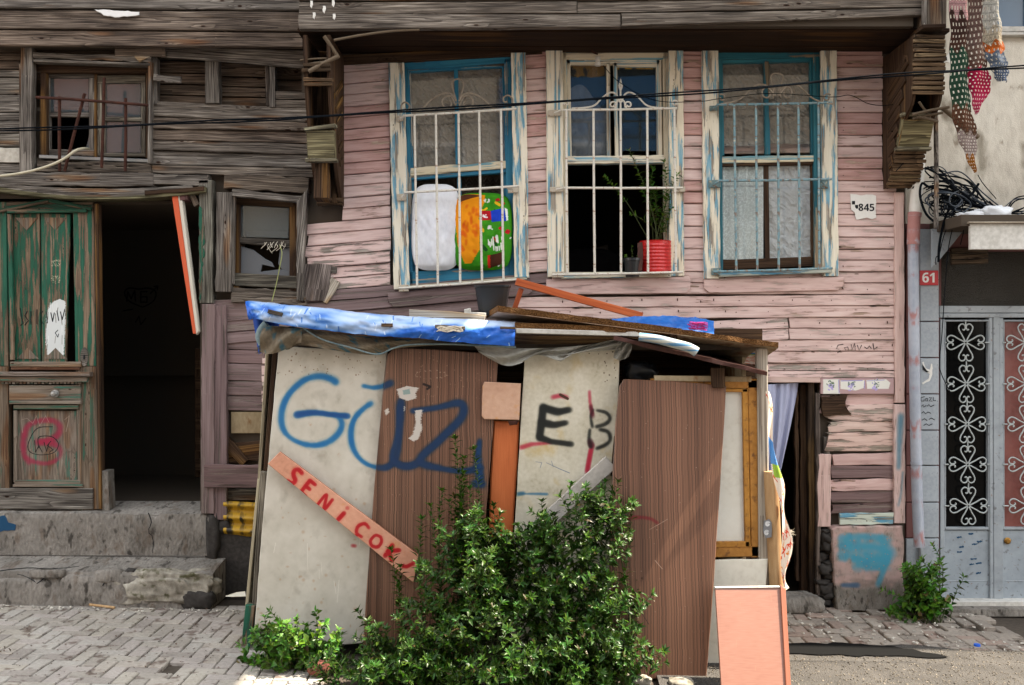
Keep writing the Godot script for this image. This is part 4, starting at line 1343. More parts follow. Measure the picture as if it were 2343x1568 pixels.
	for q in [[338, 1174, 345, 1196, 340, 1216, 351, 1236, 348, 1266], [88, 1392, 90, 1360, 84, 1336, 64, 1322, 40, 1314], [84, 1336, 104, 1322, 130, 1314], [186, 1392, 182, 1366, 172, 1342, 176, 1322], [210, 1392, 214, 1360, 236, 1340], [284, 1392, 288, 1362, 278, 1338, 284, 1318], [236, 1340, 246, 1320], [-10, 1308, 60, 1300, 120, 1302, 180, 1296]]:
		var pts := []
		for p in smooth(V(q), 4):
			pts.append(W(p.x + rr(-1.6, 1.6), p.y, .052 if ck == 0 else .322))
		put(st, "crack", tube_mb(MB.new(), pts, .0038, 5, .002), M.ink)
		ck += 1
	# blue spray mark on the upper step
	var pb := MB.new()
	board_mb(pb, roughen(V([-30, 1188, 10, 1180, 18, 1196, 36, 1202, 34, 1214, 4, 1216, -30, 1222]), 5, 1.4), .0385, .0385, .002, {"bev": .0005})
	put(st, "spray_mark", pb, mat("spray_blue", Color8(24, 66, 98), {"rough": .9}))

func step_mb(mb: MB, x0: float, x1: float, yt0: float, yt1: float, zt: float, yb0: float, yb1: float, zb: float, zback: float, n: int, sd: int) -> void:
	# a worn step: a rounded, chipped front edge; the top falls slightly to the front
	var nz := FastNoiseLite.new()
	nz.seed = sd
	nz.frequency = 2.2
	nz.fractal_octaves = 4
	var f := func(u: float, v: float) -> Vector3:
		var t := W(lerpf(x0, x1, u), lerpf(yt0, yt1, u), zt)
		var b := W(lerpf(x0, x1, u), lerpf(yb0, yb1, u), zb)
		b.x = t.x
		var p: Vector3
		if v < .35:
			p = Vector3(t.x, t.y + (zt - zback) * .12 * (1.0 - v / .35), lerpf(zback, zt - .012, v / .35))
		else:
			p = t.lerp(b, maxf(0.0, (v - .42) / .58))
			if v < .42: p = t + Vector3(0, -.002, -.003)
		var k := nz.get_noise_3d(p.x, p.y * 1.5, p.z) * .012
		var edge := exp(-pow((v - .40) * 14.0, 2.0)) * maxf(0.0, nz.get_noise_2d(p.x * 1.6, 7.0) * .05)
		return p + Vector3(0, k * .4 - edge, k - edge)
	sheet_mb(mb, n * 2, 22, f)
	var a: Vector3 = f.call(1.0, 0.0)
	for k in 22:
		var p: Vector3 = f.call(1.0, k / 22.0)
		var q: Vector3 = f.call(1.0, (k + 1) / 22.0)
		mb.quad(p, q, Vector3(q.x, q.y, zback - .01), Vector3(p.x, p.y, zback - .01))

func _win_frame() -> MB:
	var f := MB.new()
	for b in [[78, 146, 340, 166], [78, 166, 104, 362], [333, 166, 341, 362]]:
		board_mb(f, V([b[0], b[1], b[2], b[1], b[2], b[3], b[0], b[3]]), -.03, -.03, .09, {"ang": 90 if b[3] - b[1] > b[2] - b[0] else 0, "tint": Color(1.5, 1.35, 1.2)})
	board_mb(f, V([215, 166, 221, 166, 221, 360, 215, 360]), -.065, -.065, .05, {"ang": 90, "tint": Color(1.5, 1.35, 1.2)})
	return f

func rect(x0: float, y0: float, x1: float, y1: float) -> Array:
	return V([x0, y0, x1, y0, x1, y1, x0, y1])

func upright(key: String) -> Image:
	var im: Image = imgs[key].duplicate()
	im.rotate_90(CLOCKWISE)
	return im

func printed(key: String, cv: Canvas, o := {}) -> StandardMaterial3D:
	cv.im.convert(Image.FORMAT_RGB8)
	return mat(key, cv.im, o)

func grey_door(h: Node) -> void:
	var stile := MB.new()
	board_mb(stile, V([-34, 462, 14, 462, 18, 838, -34, 838]), -.02, -.02, .05, {"ang": 90})
	board_mb(stile, V([166, 480, 214, 470, 220, 838, 172, 838]), -.02, -.02, .05, {"ang": 90})
	var d := put(h, "door", stile, M.green_wood, "green and bare wood door leaf with a split panel")
	board(d, "stile", V([-34, 839, 18, 839, 20, 1168, -34, 1168]), -.0195, -.0195, .05, M.door_wood, {"ang": 90, "tint": Color(.82, .78, .72)})
	board(d, "stile", V([172, 839, 220, 839, 226, 1166, 178, 1168]), -.0195, -.0195, .05, M.door_wood, {"ang": 90, "tint": Color(.82, .78, .72)})
	board(d, "rail", V([-30, 462, 212, 462, 214, 486, -30, 486]), -.022, -.022, .045, M.green_wood, {"tint": Color(.62, .62, .6)})
	timber(d, "pediment", -20, 486, 110, 458, 9, -.004, .03, M.green_wood, {"tint": Color(.66, .66, .62)})
	timber(d, "pediment", 110, 458, 208, 478, 9, -.004, .03, M.green_wood, {"tint": Color(.66, .66, .62)})
	timber(d, "moulding", 15, 484, 196, 482, 8, .0, .03, M.green_wood, {"tint": Color(.8, .8, .76)})
	timber(d, "moulding", 20, 490, 26, 824, 9, -.008, .02, M.green_wood)
	# the two tall boards of the upper panel; the right one has shrunk away from the stile
	var im := upright("green_wood")
	var cv := canvas_for(im, 192, 1024, rect(93, 488, 160, 834), 5)
	cv.fill(V([106, 720, 112, 700, 122, 690, 136, 684, 150, 690, 148, 760, 146, 812, 122, 816, 108, 812, 104, 780]), rgb(196, 200, 200), 5.0)
	for i in 30:
		var x := cv.g.randf_range(104, 152); var y := cv.g.randf_range(690, 810)
		cv.stroke([Vector2(x, y), Vector2(x + cv.g.randf_range(-3, 3), y + cv.g.randf_range(8, 24))], .8, rgb(210, 213, 212) if i % 2 else rgb(96, 92, 82), .5, .5)
	for q in [[128, 603, 10], [127, 640, 11], [84, 622, 3]]:
		for i in 60:
			cv.dots(1, Rect2(q[0] - q[2], q[1] - q[2] * .8, q[2] * 2, q[2] * 1.6), .5, 1.2, rgb(190, 176, 150), .4)
	for q in [[45, 705, 52, 740, 46, 745], [62, 712, 56, 722, 64, 734, 56, 744], [70, 712, 70, 742], [88, 708, 88, 742], [98, 712, 88, 726, 99, 742], [106, 714, 108, 740], [116, 716, 120, 736, 124, 716], [130, 712, 134, 734], [138, 714, 142, 732, 148, 708], [132, 756, 126, 762, 132, 772, 134, 764]]:
		cv.stroke(V(q), 1.2, Color(.05, .07, .08, .75), .5, .5)
	var pm := printed("door_panel", cv, {"rough": .7, "spec": .4})
	board(d, "panel", V([28, 490, 90, 488, 92, 834, 32, 836]), -.035, -.035, .02, M.green_wood, {"ang": 90, "tint": Color(.92, .9, .86)})
	board(d, "panel", V([93, 488, 160, 490, 154, 660, 150, 834, 95, 834]), -.033, -.033, .02, pm, {"uvm": "fit"})
	var tx := MB.new()
	for q in [[45, 705, 52, 740, 46, 745], [62, 712, 56, 722, 64, 734, 56, 744], [70, 712, 70, 742], [84, 708, 84, 742]]:
		tube_mb(tx, V(q).map(func(p): return W(p.x, p.y, -.033)), .0028, 4)
	put(d, "scrawl", tx, M.ink)
	for q in [[60, 500], [126, 500]]:
		board(d, "carved_point", V([q[0] - 26, 498, q[0] + 26, 498, q[0], 528]), -.03, -.03, .01, M.door_wood, {"ang": 90})
	for q in [[62, 826], [126, 826]]:
		board(d, "carved_point", V([q[0] - 26, 822, q[0], 796, q[0] + 26, 822]), -.03, -.03, .01, M.door_wood, {"ang": 90})
	timber(d, "moulding", 22, 834, 184, 834, 12, .0, .03, M.door_wood)
	timber(d, "moulding", 24, 843, 182, 843, 8, -.006, .03, M.door_wood, {"tint": Color(.9, .76, .76)})
	timber(d, "ledge", -30, 856, 205, 857, 10, .03, .07, M.door_wood, {"tint": Color(.95, .95, 1.0)})
	timber(d, "ledge", -30, 868, 198, 869, 12, .012, .05, M.door_wood)
	for k in 22:
		board(d, "dentil", rect(2 + k * 8.4, 874, 8 + k * 8.4, 878 + (k % 2)), .004, .004, .03, M.door_wood, {"bev": .001})
	board(d, "letter_panel", rect(20, 882, 184, 916), -.005, -.005, .03, M.door_wood)
	timber(d, "moulding", 20, 921, 184, 921, 8, .004, .03, M.door_wood)
	timber(d, "moulding", 30, 932, 178, 932, 10, -.006, .03, M.door_wood, {"tint": Color(.7, .8, .72)})
	var kn := MB.new()
	lathe_mb(kn, Vector3.ZERO, [[.0, .03], [.014, .027], [.02, .018], [.016, .008], [.01, .0], [.024, -.003], [.024, -.008]], 14)
	for i in kn.v.size():
		kn.v[i] = Basis(Vector3.RIGHT, PI / 2) * kn.v[i] + W(125, 901, .012)
		kn.n[i] = Basis(Vector3.RIGHT, PI / 2) * kn.n[i]
	put(d, "knob", kn, M.steel)
	# lower panel with red and black scrawls
	var cl := canvas_for(upright("door_wood"), 512, 512, rect(36, 938, 178, 1102), 8)
	cl.dots(40, Rect2(36, 938, 142, 164), 20, 40, Color(.36, .30, .27, .10), .9)
	var red := rgb(150, 26, 58)
	cl.stroke(smooth(V([66, 1062, 54, 1044, 52, 1008, 62, 974, 92, 962, 122, 962, 138, 976, 130, 998, 104, 1010, 84, 1012])), 9.5, Color(red, .34), .9, .5)
	cl.stroke(smooth(V([84, 1012, 118, 1014, 138, 1028, 134, 1050, 108, 1062, 76, 1058, 58, 1046])), 9.5, Color(red, .34), .9, .5)
	cl.stroke(smooth(V([120, 976, 84, 980, 64, 1012, 66, 1034, 92, 1042, 124, 1036, 134, 1016, 120, 1000, 96, 998, 86, 1004, 88, 1026])), 1.0, Color(.07, .06, .07, .8), .5, .4)
	for q in [[78, 1008, 80, 1036, 88, 1020, 96, 1036], [100, 1012, 106, 1034, 112, 1014], [116, 1010, 108, 1020, 122, 1030, 112, 1036]]:
		cl.stroke(V(q), 1.0, Color(.07, .06, .07, .8), .5, .4)
	for q in [[50, 990, 46, 960, 60, 956, 74, 968, 82, 950, 90, 974, 104, 950, 112, 966], [148, 960, 160, 950, 152, 988]]:
		cl.stroke(V(q), .6, Color(.62, .56, .52, .55), .5, .4)
	board(d, "lower_panel", rect(38, 940, 176, 1100), -.03, -.03, .02, printed("scrawled_panel", cl, {"rough": .75}), {"uvm": "fit"})
	timber(d, "moulding", 34, 940, 34, 1104, 8, -.012, .03, M.door_wood)
	timber(d, "moulding", 180, 940, 181, 1104, 8, -.012, .03, M.door_wood)
	timber(d, "moulding", 32, 1104, 184, 1104, 10, -.010, .03, M.door_wood)
	timber(d, "moulding", 28, 1112, 188, 1112, 6, -.006, .03, M.door_wood)
	board(d, "bottom_rail", rect(-30, 1118, 212, 1166), -.008, -.008, .05, M.grey_wood, {"tint": Color(.9, .92, .92)})
	timber(d, "edge_strip", 219, 466, 228, 1166, 8, -.006, .06, M.brown_wood, {"tint": Color(1.7, 1.3, 1.0)})
	# lock plate
	var lp := MB.new()
	var pl := []
	for k in 20:
		var a := TAU * k / 20
		pl.append(Vector2(192 + cos(a) * 9, 817 + sin(a) * (22 if absf(sin(a)) > .1 else 20)))
	board_mb(lp, pl, -.014, -.014, .006, {"bev": .002})
	put(d, "lock_plate", lp, M.grey_wood)
	ptube(d, "keyhole", V([192, 812, 192, 822]), -.013, .006, M.ink)
	board(d, "stone_stub", V([232, 1078, 246, 1078, 250, 1170, 230, 1170]), -.02, -.02, .1, M.concrete)
	_junk(h)
	# plaster inside the passage, with a heart drawn on it
	var cp := Canvas.new(_blank(640, 600, rgb(70, 64, 57)), Rect2(120, 440, 440, 420), 4)
	cp.stroke(smooth(V([322, 702, 296, 690, 285, 672, 294, 660, 318, 662, 340, 660, 356, 668, 352, 688, 330, 702, 322, 702])), 1.6, Color(.04, .03, .03, .8), .4, .4)
	for q in [[290, 690, 292, 668, 300, 684, 308, 666, 310, 690], [336, 668, 322, 668, 322, 692, 336, 692, 336, 680, 324, 680], [344, 672, 360, 656], [352, 656, 361, 655, 360, 664], [282, 712, 304, 708], [310, 738, 318, 724, 322, 744, 334, 728]]:
		cp.stroke(V(q), 1.5, Color(.04, .03, .03, .8), .4, .4)
	var pb := MB.new()
	var z := -1.6
	board_mb(pb, V([120, 440, 560, 440, 560, 860, 120, 860]), z, z, .03, {"uvm": "fit"})
	put(h, "passage_wall", pb, printed("heart_plaster", cp, {"rough": .95, "spec": .2}))

func _junk(h: Node) -> void:
	# a heap of old boards and a pallet in the dark passage
	for k in 6:
		var mb := MB.new()
		mb.col = Color(1.6, 1.5, 1.4)
		mb.box(Vector3(-2.02, .80 + k * .15, -.95), Vector3(.62, .095, .03), Basis(Vector3.BACK, rr(-.02, .02)), .003)
		put(h, "pallet_board", mb, M.brown_wood)
	for x in [-2.3, -2.02, -1.75]:
		var mb := MB.new()
		mb.col = Color(1.4, 1.3, 1.2)
		mb.box(Vector3(x, 1.18, -1.0), Vector3(.08, .95, .07), Basis.IDENTITY, .003)
		put(h, "pallet_batten", mb, M.brown_wood)

func _blank(w: int, h: int, c: Color) -> Image:
	var im := Image.create_empty(w, h, false, Image.FORMAT_RGBA8)
	im.fill(c)
	return im

func small_window(h: Node) -> void:
	var gw: Material = M.grey_wood
	var f := MB.new()
	for b in [[534, 452, 548, 668], [662, 462, 680, 668]]:
		board_mb(f, V([b[0], b[1], b[2], b[1] + 2, b[2], b[3], b[0], b[3]]), -.03, -.03, .08, {"ang": 90, "tint": Color(1.0, 1.3, 1.0)})
	board_mb(f, V([540, 452, 672, 460, 672, 474, 540, 468]), -.028, -.028, .08, {"tint": Color(1.0, 1.25, .9)})
	var w := put(h, "window", f, M.brown_wood, "small window with a cracked lower half and torn plastic")
	timber(w, "casing", 513, 440, 510, 668, 36, .055, .04, gw, {"rough": 1.4, "tint": Color(1.05, 1.08, 1.02)})
	timber(w, "casing", 534, 436, 530, 650, 6, .04, .04, gw)
	timber(w, "casing", 530, 440, 690, 456, 16, .05, .06, gw, {"rough": 2.0, "tint": Color(1.15, 1.15, 1.15)})
	board(w, "casing", roughen(V([678, 462, 704, 430, 696, 560, 692, 690, 678, 688]), 16, 1.2), .06, .06, .05, gw, {"ang": 84, "tint": Color(1.0, 1.04, 1.04)})
	board(w, "pane", V([546, 468, 662, 476, 660, 546, 546, 543]), -.06, -.06, .004, M.dusty_glass)
	board(w, "sash", V([540, 543, 676, 550, 676, 568, 540, 556]), -.04, -.04, .04, gw, {"tint": Color(.6, .6, .58)})
	board(w, "lower_rail", V([536, 624, 678, 632, 678, 660, 536, 654]), -.025, -.025, .06, gw, {"tint": Color(.8, .82, .76)})
	for k in 3:
		timber(w, "rotten_sill", 528, 664 + k * 11, 700, 674 + k * 9, 13, .02 + k * .012, .08, gw, {"rough": 2.6, "tint": Color(.66, .62, .58) * (1.0 + .2 * k)})
	# torn sheet inside the lower half
	var tm := MB.new()
	var fl := V([549, 562, 580, 572, 606, 592, 622, 600, 628, 612, 600, 606, 596, 622, 640, 616, 662, 622, 662, 632, 548, 628])
	board_mb(tm, fl, -.07, -.06, .003, {"uvm": "fit"})
	put(w, "torn_film", tm, M.film_dark)
	var t2 := MB.new()
	board_mb(t2, V([640, 572, 664, 566, 664, 628, 648, 622, 636, 604]), -.065, -.07, .003, {"uvm": "fit"})
	put(w, "torn_film", t2, M.film_dark)
	# boards nailed on below, right of the sill
	board(h, "patch_board", roughen(V([694, 604, 758, 606, 752, 664, 742, 690, 684, 688]), 14, 1.6), .03, .03, .02, gw, {"ang": 80, "tint": Color(.95, .88, .9)})
	timber(h, "broken_lath", 738, 690, 768, 640, 22, .028, .02, M.pale_wood, {"rough": 3.0})
	timber(h, "broken_lath", 700, 612, 770, 618, 16, .022, .02, gw, {"rough": 2.4, "tint": Color(1.2, 1.1, 1.1)})

# ---------------------------------------------------------------- pink timber house
func sag(x: float) -> float:
	# the wall has sunk towards its left end
	return 0.085 * maxf(0.0, 1250.0 - x)

func pink_row(h: Node, xl: float, xr: float, yt: float, yb: float, z := 0.0, o := {}) -> void:
	# a board here and there has kept a stronger coat than its neighbours
	var m: Material = M.red_pink_wood if rng.randf() < .22 else M.pink_wood
	o.prof = o.get("prof", BEAD)
	plank(h, "plank", xl, xr, yt + sag(xl), yt + sag(xr), yb + sag(xl) - 1.3, yb + sag(xr) - 1.3, z, o.get("mat", m), o)

func pink_house() -> void:
	var h := thing("timber_house", "peeling pink timber house with three barred windows under a jettied upper floor", "house", W(1400, 1390, 0))
	var holes := [[922, 150, 1172, 655], [1290, 112, 1530, 626], [1645, 112, 1880, 622], [1752, 868, 1872, 1364]]
	var sh := MB.new()
	shell_mb(sh, 700, 2070, 60, 690, holes, -.03, .10)
	shell_mb(sh, 485, 2070, 690, 1400, holes, -.03, .10)
	put(h, "wall", sh, M.dark_wall)
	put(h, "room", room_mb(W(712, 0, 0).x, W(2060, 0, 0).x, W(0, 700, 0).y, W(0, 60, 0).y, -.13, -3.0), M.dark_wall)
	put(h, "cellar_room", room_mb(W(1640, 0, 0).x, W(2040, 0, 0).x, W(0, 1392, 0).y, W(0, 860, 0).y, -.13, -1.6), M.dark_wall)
	# boards
	for k in range(0, 14):
		var yb := 727.0 - 52.0 * k
		var yt := yb - 52.0
		if yt > 95.0 or k == 12:
			if yt < 440 and yb > 120:
				pink_row(h, 784, 893, yt, yb)
			elif yt < 600 and yt > 420:
				pink_row(h, 702 + rr(-3, 3), 893, yt, yb, 0.0, {"ragl": .02, "mat": M.worn_pink_wood if k != 4 else M.pink_wood, "warp": .006})
			if yb < 640:
				pink_row(h, 1202, 1254, yt, yb)
				pink_row(h, 1562, 1612, yt, yb)
				pink_row(h, 1914, 2018 if yb < 420 else 2050, yt, yb)
	# whole-width boards below the windows
	for q in [[484, 1260, 623, 675], [1262, 2048, 623, 675], [484, 1180, 675, 727], [1182, 2048, 675, 727], [600, 1802, 727, 779], [1806, 2048, 727, 779], [600, 1500, 779, 832], [1502, 2048, 779, 832], [600, 1760, 832, 866], [1760, 2048, 832, 866]]:
		pink_row(h, q[0], q[1], q[2], q[3], .0, {"warp": .005, "jit": .002, "rag": .005, "mat": M.dull_pink_wood if q[0] == 484 else (M.worn_pink_wood if q[0] == 600 or q[3] == 866 else M.pink_wood), "tint": Color(1.35, 1.25, 1.25) if q[0] == 484 else Color(1.0, .99, .98)})
	# behind and left of the shack
	var py := [690, 727, 757, 801, 832, 872, 906, 941]
	for k in 7:
		plank(h, "plank", 514 if k > 0 else 484, 640, py[k], py[k] + 2, py[k + 1] - 1.5, py[k + 1] + 1, .01, M.dull_pink_wood, {"rag": .01, "warp": .006, "jit": .002, "tint": Color(1.08, 1.02, 1.02)})
	for k in 8:
		plank(h, "plank", 640, 1750, 868 + k * 52, 868 + k * 52, 918 + k * 52, 918 + k * 52, .0, M.dull_pink_wood, {"prof": BEAD})
	board(h, "patch_board", rect(528, 943, 640, 992), .0, .0, .02, M.chip_face, {"tint": Color(.7, .68, .64)})
	timber(h, "beam", 514, 1040, 640, 1024, 44, .0, .06, M.brown_wood, {"rough": 3.0, "tint": Color(1.9, 1.7, 1.5)})
	timber(h, "beam", 514, 1010, 560, 1060, 22, .01, .06, M.brown_wood, {"rough": 3.0, "tint": Color(1.5, 1.4, 1.3)})
	plank(h, "plank", 514, 640, 1120, 1120, 1146, 1146, .01, M.grey_wood, {"rag": .01, "tint": Color(.7, .7, .66)})
	# corrugated yellow sheet pushed into the gap
	var ys := MB.new()
	var f := func(u: float, v: float) -> Vector3:
		var p := W(512 + u * 100, 1146 + v * 80 + u * 6, .03)
		p.z += .018 * sin(v * 17.0)
		return p
	sheet_mb(ys, 10, 40, f)
	put(h, "corrugated_sheet", ys, M.yellow_sheet)
	# corner boards and the boards low on the right
	timber(h, "corner_board", 2059, 440, 2060, 922, 22, .025, .06, M.pink_wood, {"rough": 1.2, "tint": Color(1.0, .97, .94)})
	var cbp := rect(2047, 926, 2072, 1198)
	var ccb := canvas_for(upright("pink_wood"), 96, 768, cbp, 12)
	ccb.stroke(smooth(V([2062, 950, 2059, 1010, 2057, 1076])), 9, Color(.22, .47, .58, .3), .95, .6)
	ccb.stroke(smooth(V([2066, 1080, 2062, 1130, 2056, 1160])), 5, Color(.30, .50, .60, .2), .95, .6)
	board(h, "corner_board", roughen(cbp, 30, 1.2), .03, .03, .06, printed("sprayed_board", ccb, {"rough": .8}), {"uvm": "fit"})
	lower_right(h)
	jetty(h)
	window_one(h)
	window_two(h)
	window_three(h)
	# apron boards under the windows
	board(h, "apron_board", roughen(V([887, 672, 1140, 641, 1206, 636, 1219, 648, 1217, 668, 1205, 677, 900, 703, 888, 690]), 30, .6), .024, .024, .024, M.dull_pink_wood, {"ang": 6, "tint": Color(1.18, 1.08, 1.1)})
	board(h, "apron_board", V([1250, 640, 1576, 633, 1580, 640, 1580, 662, 1570, 671, 1264, 674, 1250, 664]), .024, .024, .024, M.pink_wood, {"tint": Color(.95, .93, .93)})
	board(h, "apron_board", V([1612, 640, 1932, 634, 1932, 652, 1918, 664, 1624, 671, 1611, 660]), .024, .024, .024, M.pink_wood, {"tint": Color(1.0, .98, .97)})
	# nail heads, too many and too small to pick apart
	var nl := MB.new()
	for row in 9:
		var y := 636.0 + row * 26.0
		for i in 15:
			var x := 1270 + i * 54 + rr(-20, 20)
			if y < 676 and rng.randf() < .6 or (y < 700 and x < 1250): continue
			tube_mb(nl, [W(x, y + rr(-5, 5), .004), W(x, y, .0125)], .0032, 6)
	for row in 12:
		for x in [1930, 2036]:
			tube_mb(nl, [W(x + rr(-4, 4), 130 + row * 52 + rr(8, 14), .004), W(x, 130 + row * 52 + 12, .0125)], .003, 6)
	tag(put(h, "nails", nl, M.rust), "", "", "", "stuff")
	# scrawl on the wall
	var scr := MB.new()
	for q in [[1930, 788, 1918, 790, 1914, 798, 1924, 802, 1916, 808], [1936, 802, 1932, 796, 1940, 794, 1942, 802], [1948, 788, 1949, 802, 1956, 786, 1957, 802], [1962, 790, 1966, 802, 1972, 790], [1978, 794, 1984, 798, 1990, 792, 1994, 798], [1998, 786, 2000, 800, 2008, 794]]:
		var pts := []
		for p in V(q): pts.append(W(p.x, p.y, .0125))
		tube_mb(scr, pts, .0028, 5)
	put(h, "scrawl", scr, M.ink)

func lower_right(h: Node) -> void:
	# the low door, its posts, and the broken boards beside it
	timber(h, "lintel", 1750, 868, 1878, 869, 14, .03, .08, M.pink_wood, {"rough": 1.6, "tint": Color(.95, .94, .9)})
	timber(h, "door_post", 1838, 880, 1840, 1356, 14, -.06, .05, M.brown_wood, {"rough": 1.6, "tint": Color(1.7, 1.5, 1.3)})
	timber(h, "door_post", 1822, 890, 1826, 1330, 8, -.05, .04, M.brown_wood, {"rough": 1.6, "tint": Color(1.5, 1.2, 1.0)})
	timber(h, "door_post", 1856, 876, 1860, 1360, 14, -.01, .05, M.brown_wood, {"rough": 1.2, "tint": Color(.7, .8, .95)})
	timber(h, "door_post", 1872, 900, 1874, 1364, 8, .02, .06, M.grey_wood, {"rough": 1.6, "tint": Color(.8, .72, .7)})
	put(h, "door_sill", stone_mb(MB.new(), W(1818, 1380, .06), Vector3(.36, .12, .24), 17, .14, 12), M.concrete)
	# strip of flowered sticky paper
	var cv := Canvas.new(_blank(512, 128, rgb(170, 140, 140)), Rect2(1878, 866, 170, 36), 6)
	for q in [[1884, 868, 1921, 868, 1922, 894, 1924, 902, 1884, 902], [1924, 870, 1980, 870, 1978, 888, 1960, 894, 1924, 890], [1984, 870, 2030, 868, 2040, 876, 2036, 890, 1986, 890]]:
		cv.fill(V(q), rgb(214, 212, 204), 2.0)
	for q in [[1920, 870, 1921, 900], [1926, 872, 1975, 871], [1980, 873, 1980, 890], [1986, 872, 2026, 870]]:
		cv.stroke(V(q), 1.0, rgb(150, 142, 190), .3, .1)
	for x in [1902, 1950, 2006]:
		for i in 26:
			var a := cv.g.randf() * TAU
			var rad := cv.g.randf() * 11
			var c := Vector2(x + cos(a) * rad * .8, 880 + sin(a) * rad)
			cv.stroke([c, c + Vector2(cv.g.randf_range(-4, 4), cv.g.randf_range(-4, 4))], 1.0, rgb(88, 110, 84) if i % 3 else rgb(150, 140, 196), .4, .2)
		cv.dots(8, Rect2(x - 7, 884, 12, 10), 2, 3, rgb(164, 150, 206), .4)
	board(h, "sticker_strip", rect(1878, 866, 2046, 902), .022, .022, .02, printed("flower_print", cv, {"rough": .5}), {"uvm": "fit"})
	var rows := [[1880, 2046, 904, 948, 1.0], [1940, 2046, 928, 952, 1.2], [1898, 2046, 944, 964, 1.4], [1896, 2046, 966, 990, 1.35], [1892, 2046, 992, 1034, 1.25], [1904, 2046, 1040, 1066, 1.0], [1900, 2046, 1068, 1096, .92], [1896, 2046, 1098, 1124, 1.0], [1902, 2046, 1126, 1152, .9], [1900, 2046, 1154, 1176, .8]]
	var k := 0
	for q in rows:
		var b: float = minf(q[4], 1.08)
		plank(h, "plank", q[0], q[1], q[2], q[2] - 3, q[3], q[3] - 2, .0 + .006 * (k % 3), (M.worn_pink_wood if q[4] > 1.1 else M.pink_wood) if q[4] > .95 else M.dull_pink_wood, {"ragl": .028, "jit": .005, "warp": .008, "tint": Color(b, b * .96, b * .9) if q[4] > 1.1 else Color(.95, .88, .88)})
		k += 1
	board(h, "rotten_board", roughen(V([1878, 908, 1940, 904, 1936, 930, 1950, 948, 1884, 952]), 10, 2.5), .02, .02, .02, M.brown_wood, {"tint": Color(1.5, 1.4, 1.4)})
	timber(h, "stud", 1888, 1040, 1886, 1206, 30, .022, .04, M.pink_wood, {"rough": 2.0, "tint": Color(.98, .94, .92)})
	timber(h, "stud", 1893, 1000, 1893, 1040, 14, .0, .03, M.grey_wood, {"rough": 1.5})
	board(h, "blue_board", roughen(V([1922, 1176, 2046, 1174, 2044, 1200, 1922, 1202]), 16, 1.4), .03, .03, .02, M.casing_wood, {"tint": Color(.72, .86, .92)})
	# rubble wall behind the slab, and the slab itself
	for i in 13:
		put(h, "rubble_stone", stone_mb(MB.new(), W(1886 + rr(-10, 10), 1214 + i * 14.5, rr(-.05, .0)), Vector3(rr(.05, .13), rr(.03, .09), .12), 60 + i * 7, .5, 8), M.dark_render)
	var cv2 := Canvas.new(_blank(512, 768, rgb(156, 136, 132)), Rect2(1900, 1200, 176, 208), 7)
	var base: Image = imgs["concrete"].duplicate()
	base.resize(512, 768)
	base.convert(Image.FORMAT_RGBA8)
	cv2.im.blit_rect(base, Rect2i(0, 0, 512, 768), Vector2i.ZERO)
	cv2.dots(700, Rect2(1900, 1196, 176, 150), 5, 16, Color(.72, .60, .58, .34), .7)
	cv2.dots(160, Rect2(1900, 1330, 176, 80), 4, 14, Color(.42, .39, .36, .25), .7)
	var tq := rgb(66, 138, 166)
	cv2.stroke(smooth(V([1925, 1232, 1965, 1226, 2010, 1228, 2040, 1240])), 14, Color(tq, .42), .9, .6)
	cv2.stroke(smooth(V([1930, 1244, 1970, 1250, 2030, 1256, 2044, 1270])), 17, Color(tq, .42), .9, .6)
	cv2.stroke(smooth(V([1945, 1270, 1980, 1290, 2020, 1284, 2038, 1280])), 17, Color(tq, .40), .9, .6)
	cv2.stroke(smooth(V([1970, 1296, 1990, 1300, 2024, 1300])), 10, Color(tq, .40), .9, .6)
	cv2.stroke(smooth(V([2034, 1276, 2024, 1310, 2010, 1346])), 9, Color(tq, .40), .9, .6)
	cv2.dots(260, Rect2(1918, 1224, 118, 64), 6, 13, Color(tq, .30), .9)
	cv2.dots(120, Rect2(1950, 1270, 88, 40), 6, 12, Color(tq, .26), .9)
	cv2.stroke(V([1924, 1344, 1966, 1344]), 8, Color(.26, .36, .46, .4), .7, .5)
	cv2.dots(60, Rect2(1900, 1200, 176, 120), .8, 2.4, rgb(150, 130, 122), .3)
	board(h, "slab", roughen(V([1903, 1212, 1914, 1206, 2066, 1204, 2070, 1240, 2066, 1300, 2071, 1352, 2062, 1398, 1916, 1400, 1908, 1330]), 16, 1.6), .05, .065, .14, printed("sprayed_slab", cv2, {"rough": .9, "spec": .25}), {"uvm": "fit", "bev": .008})

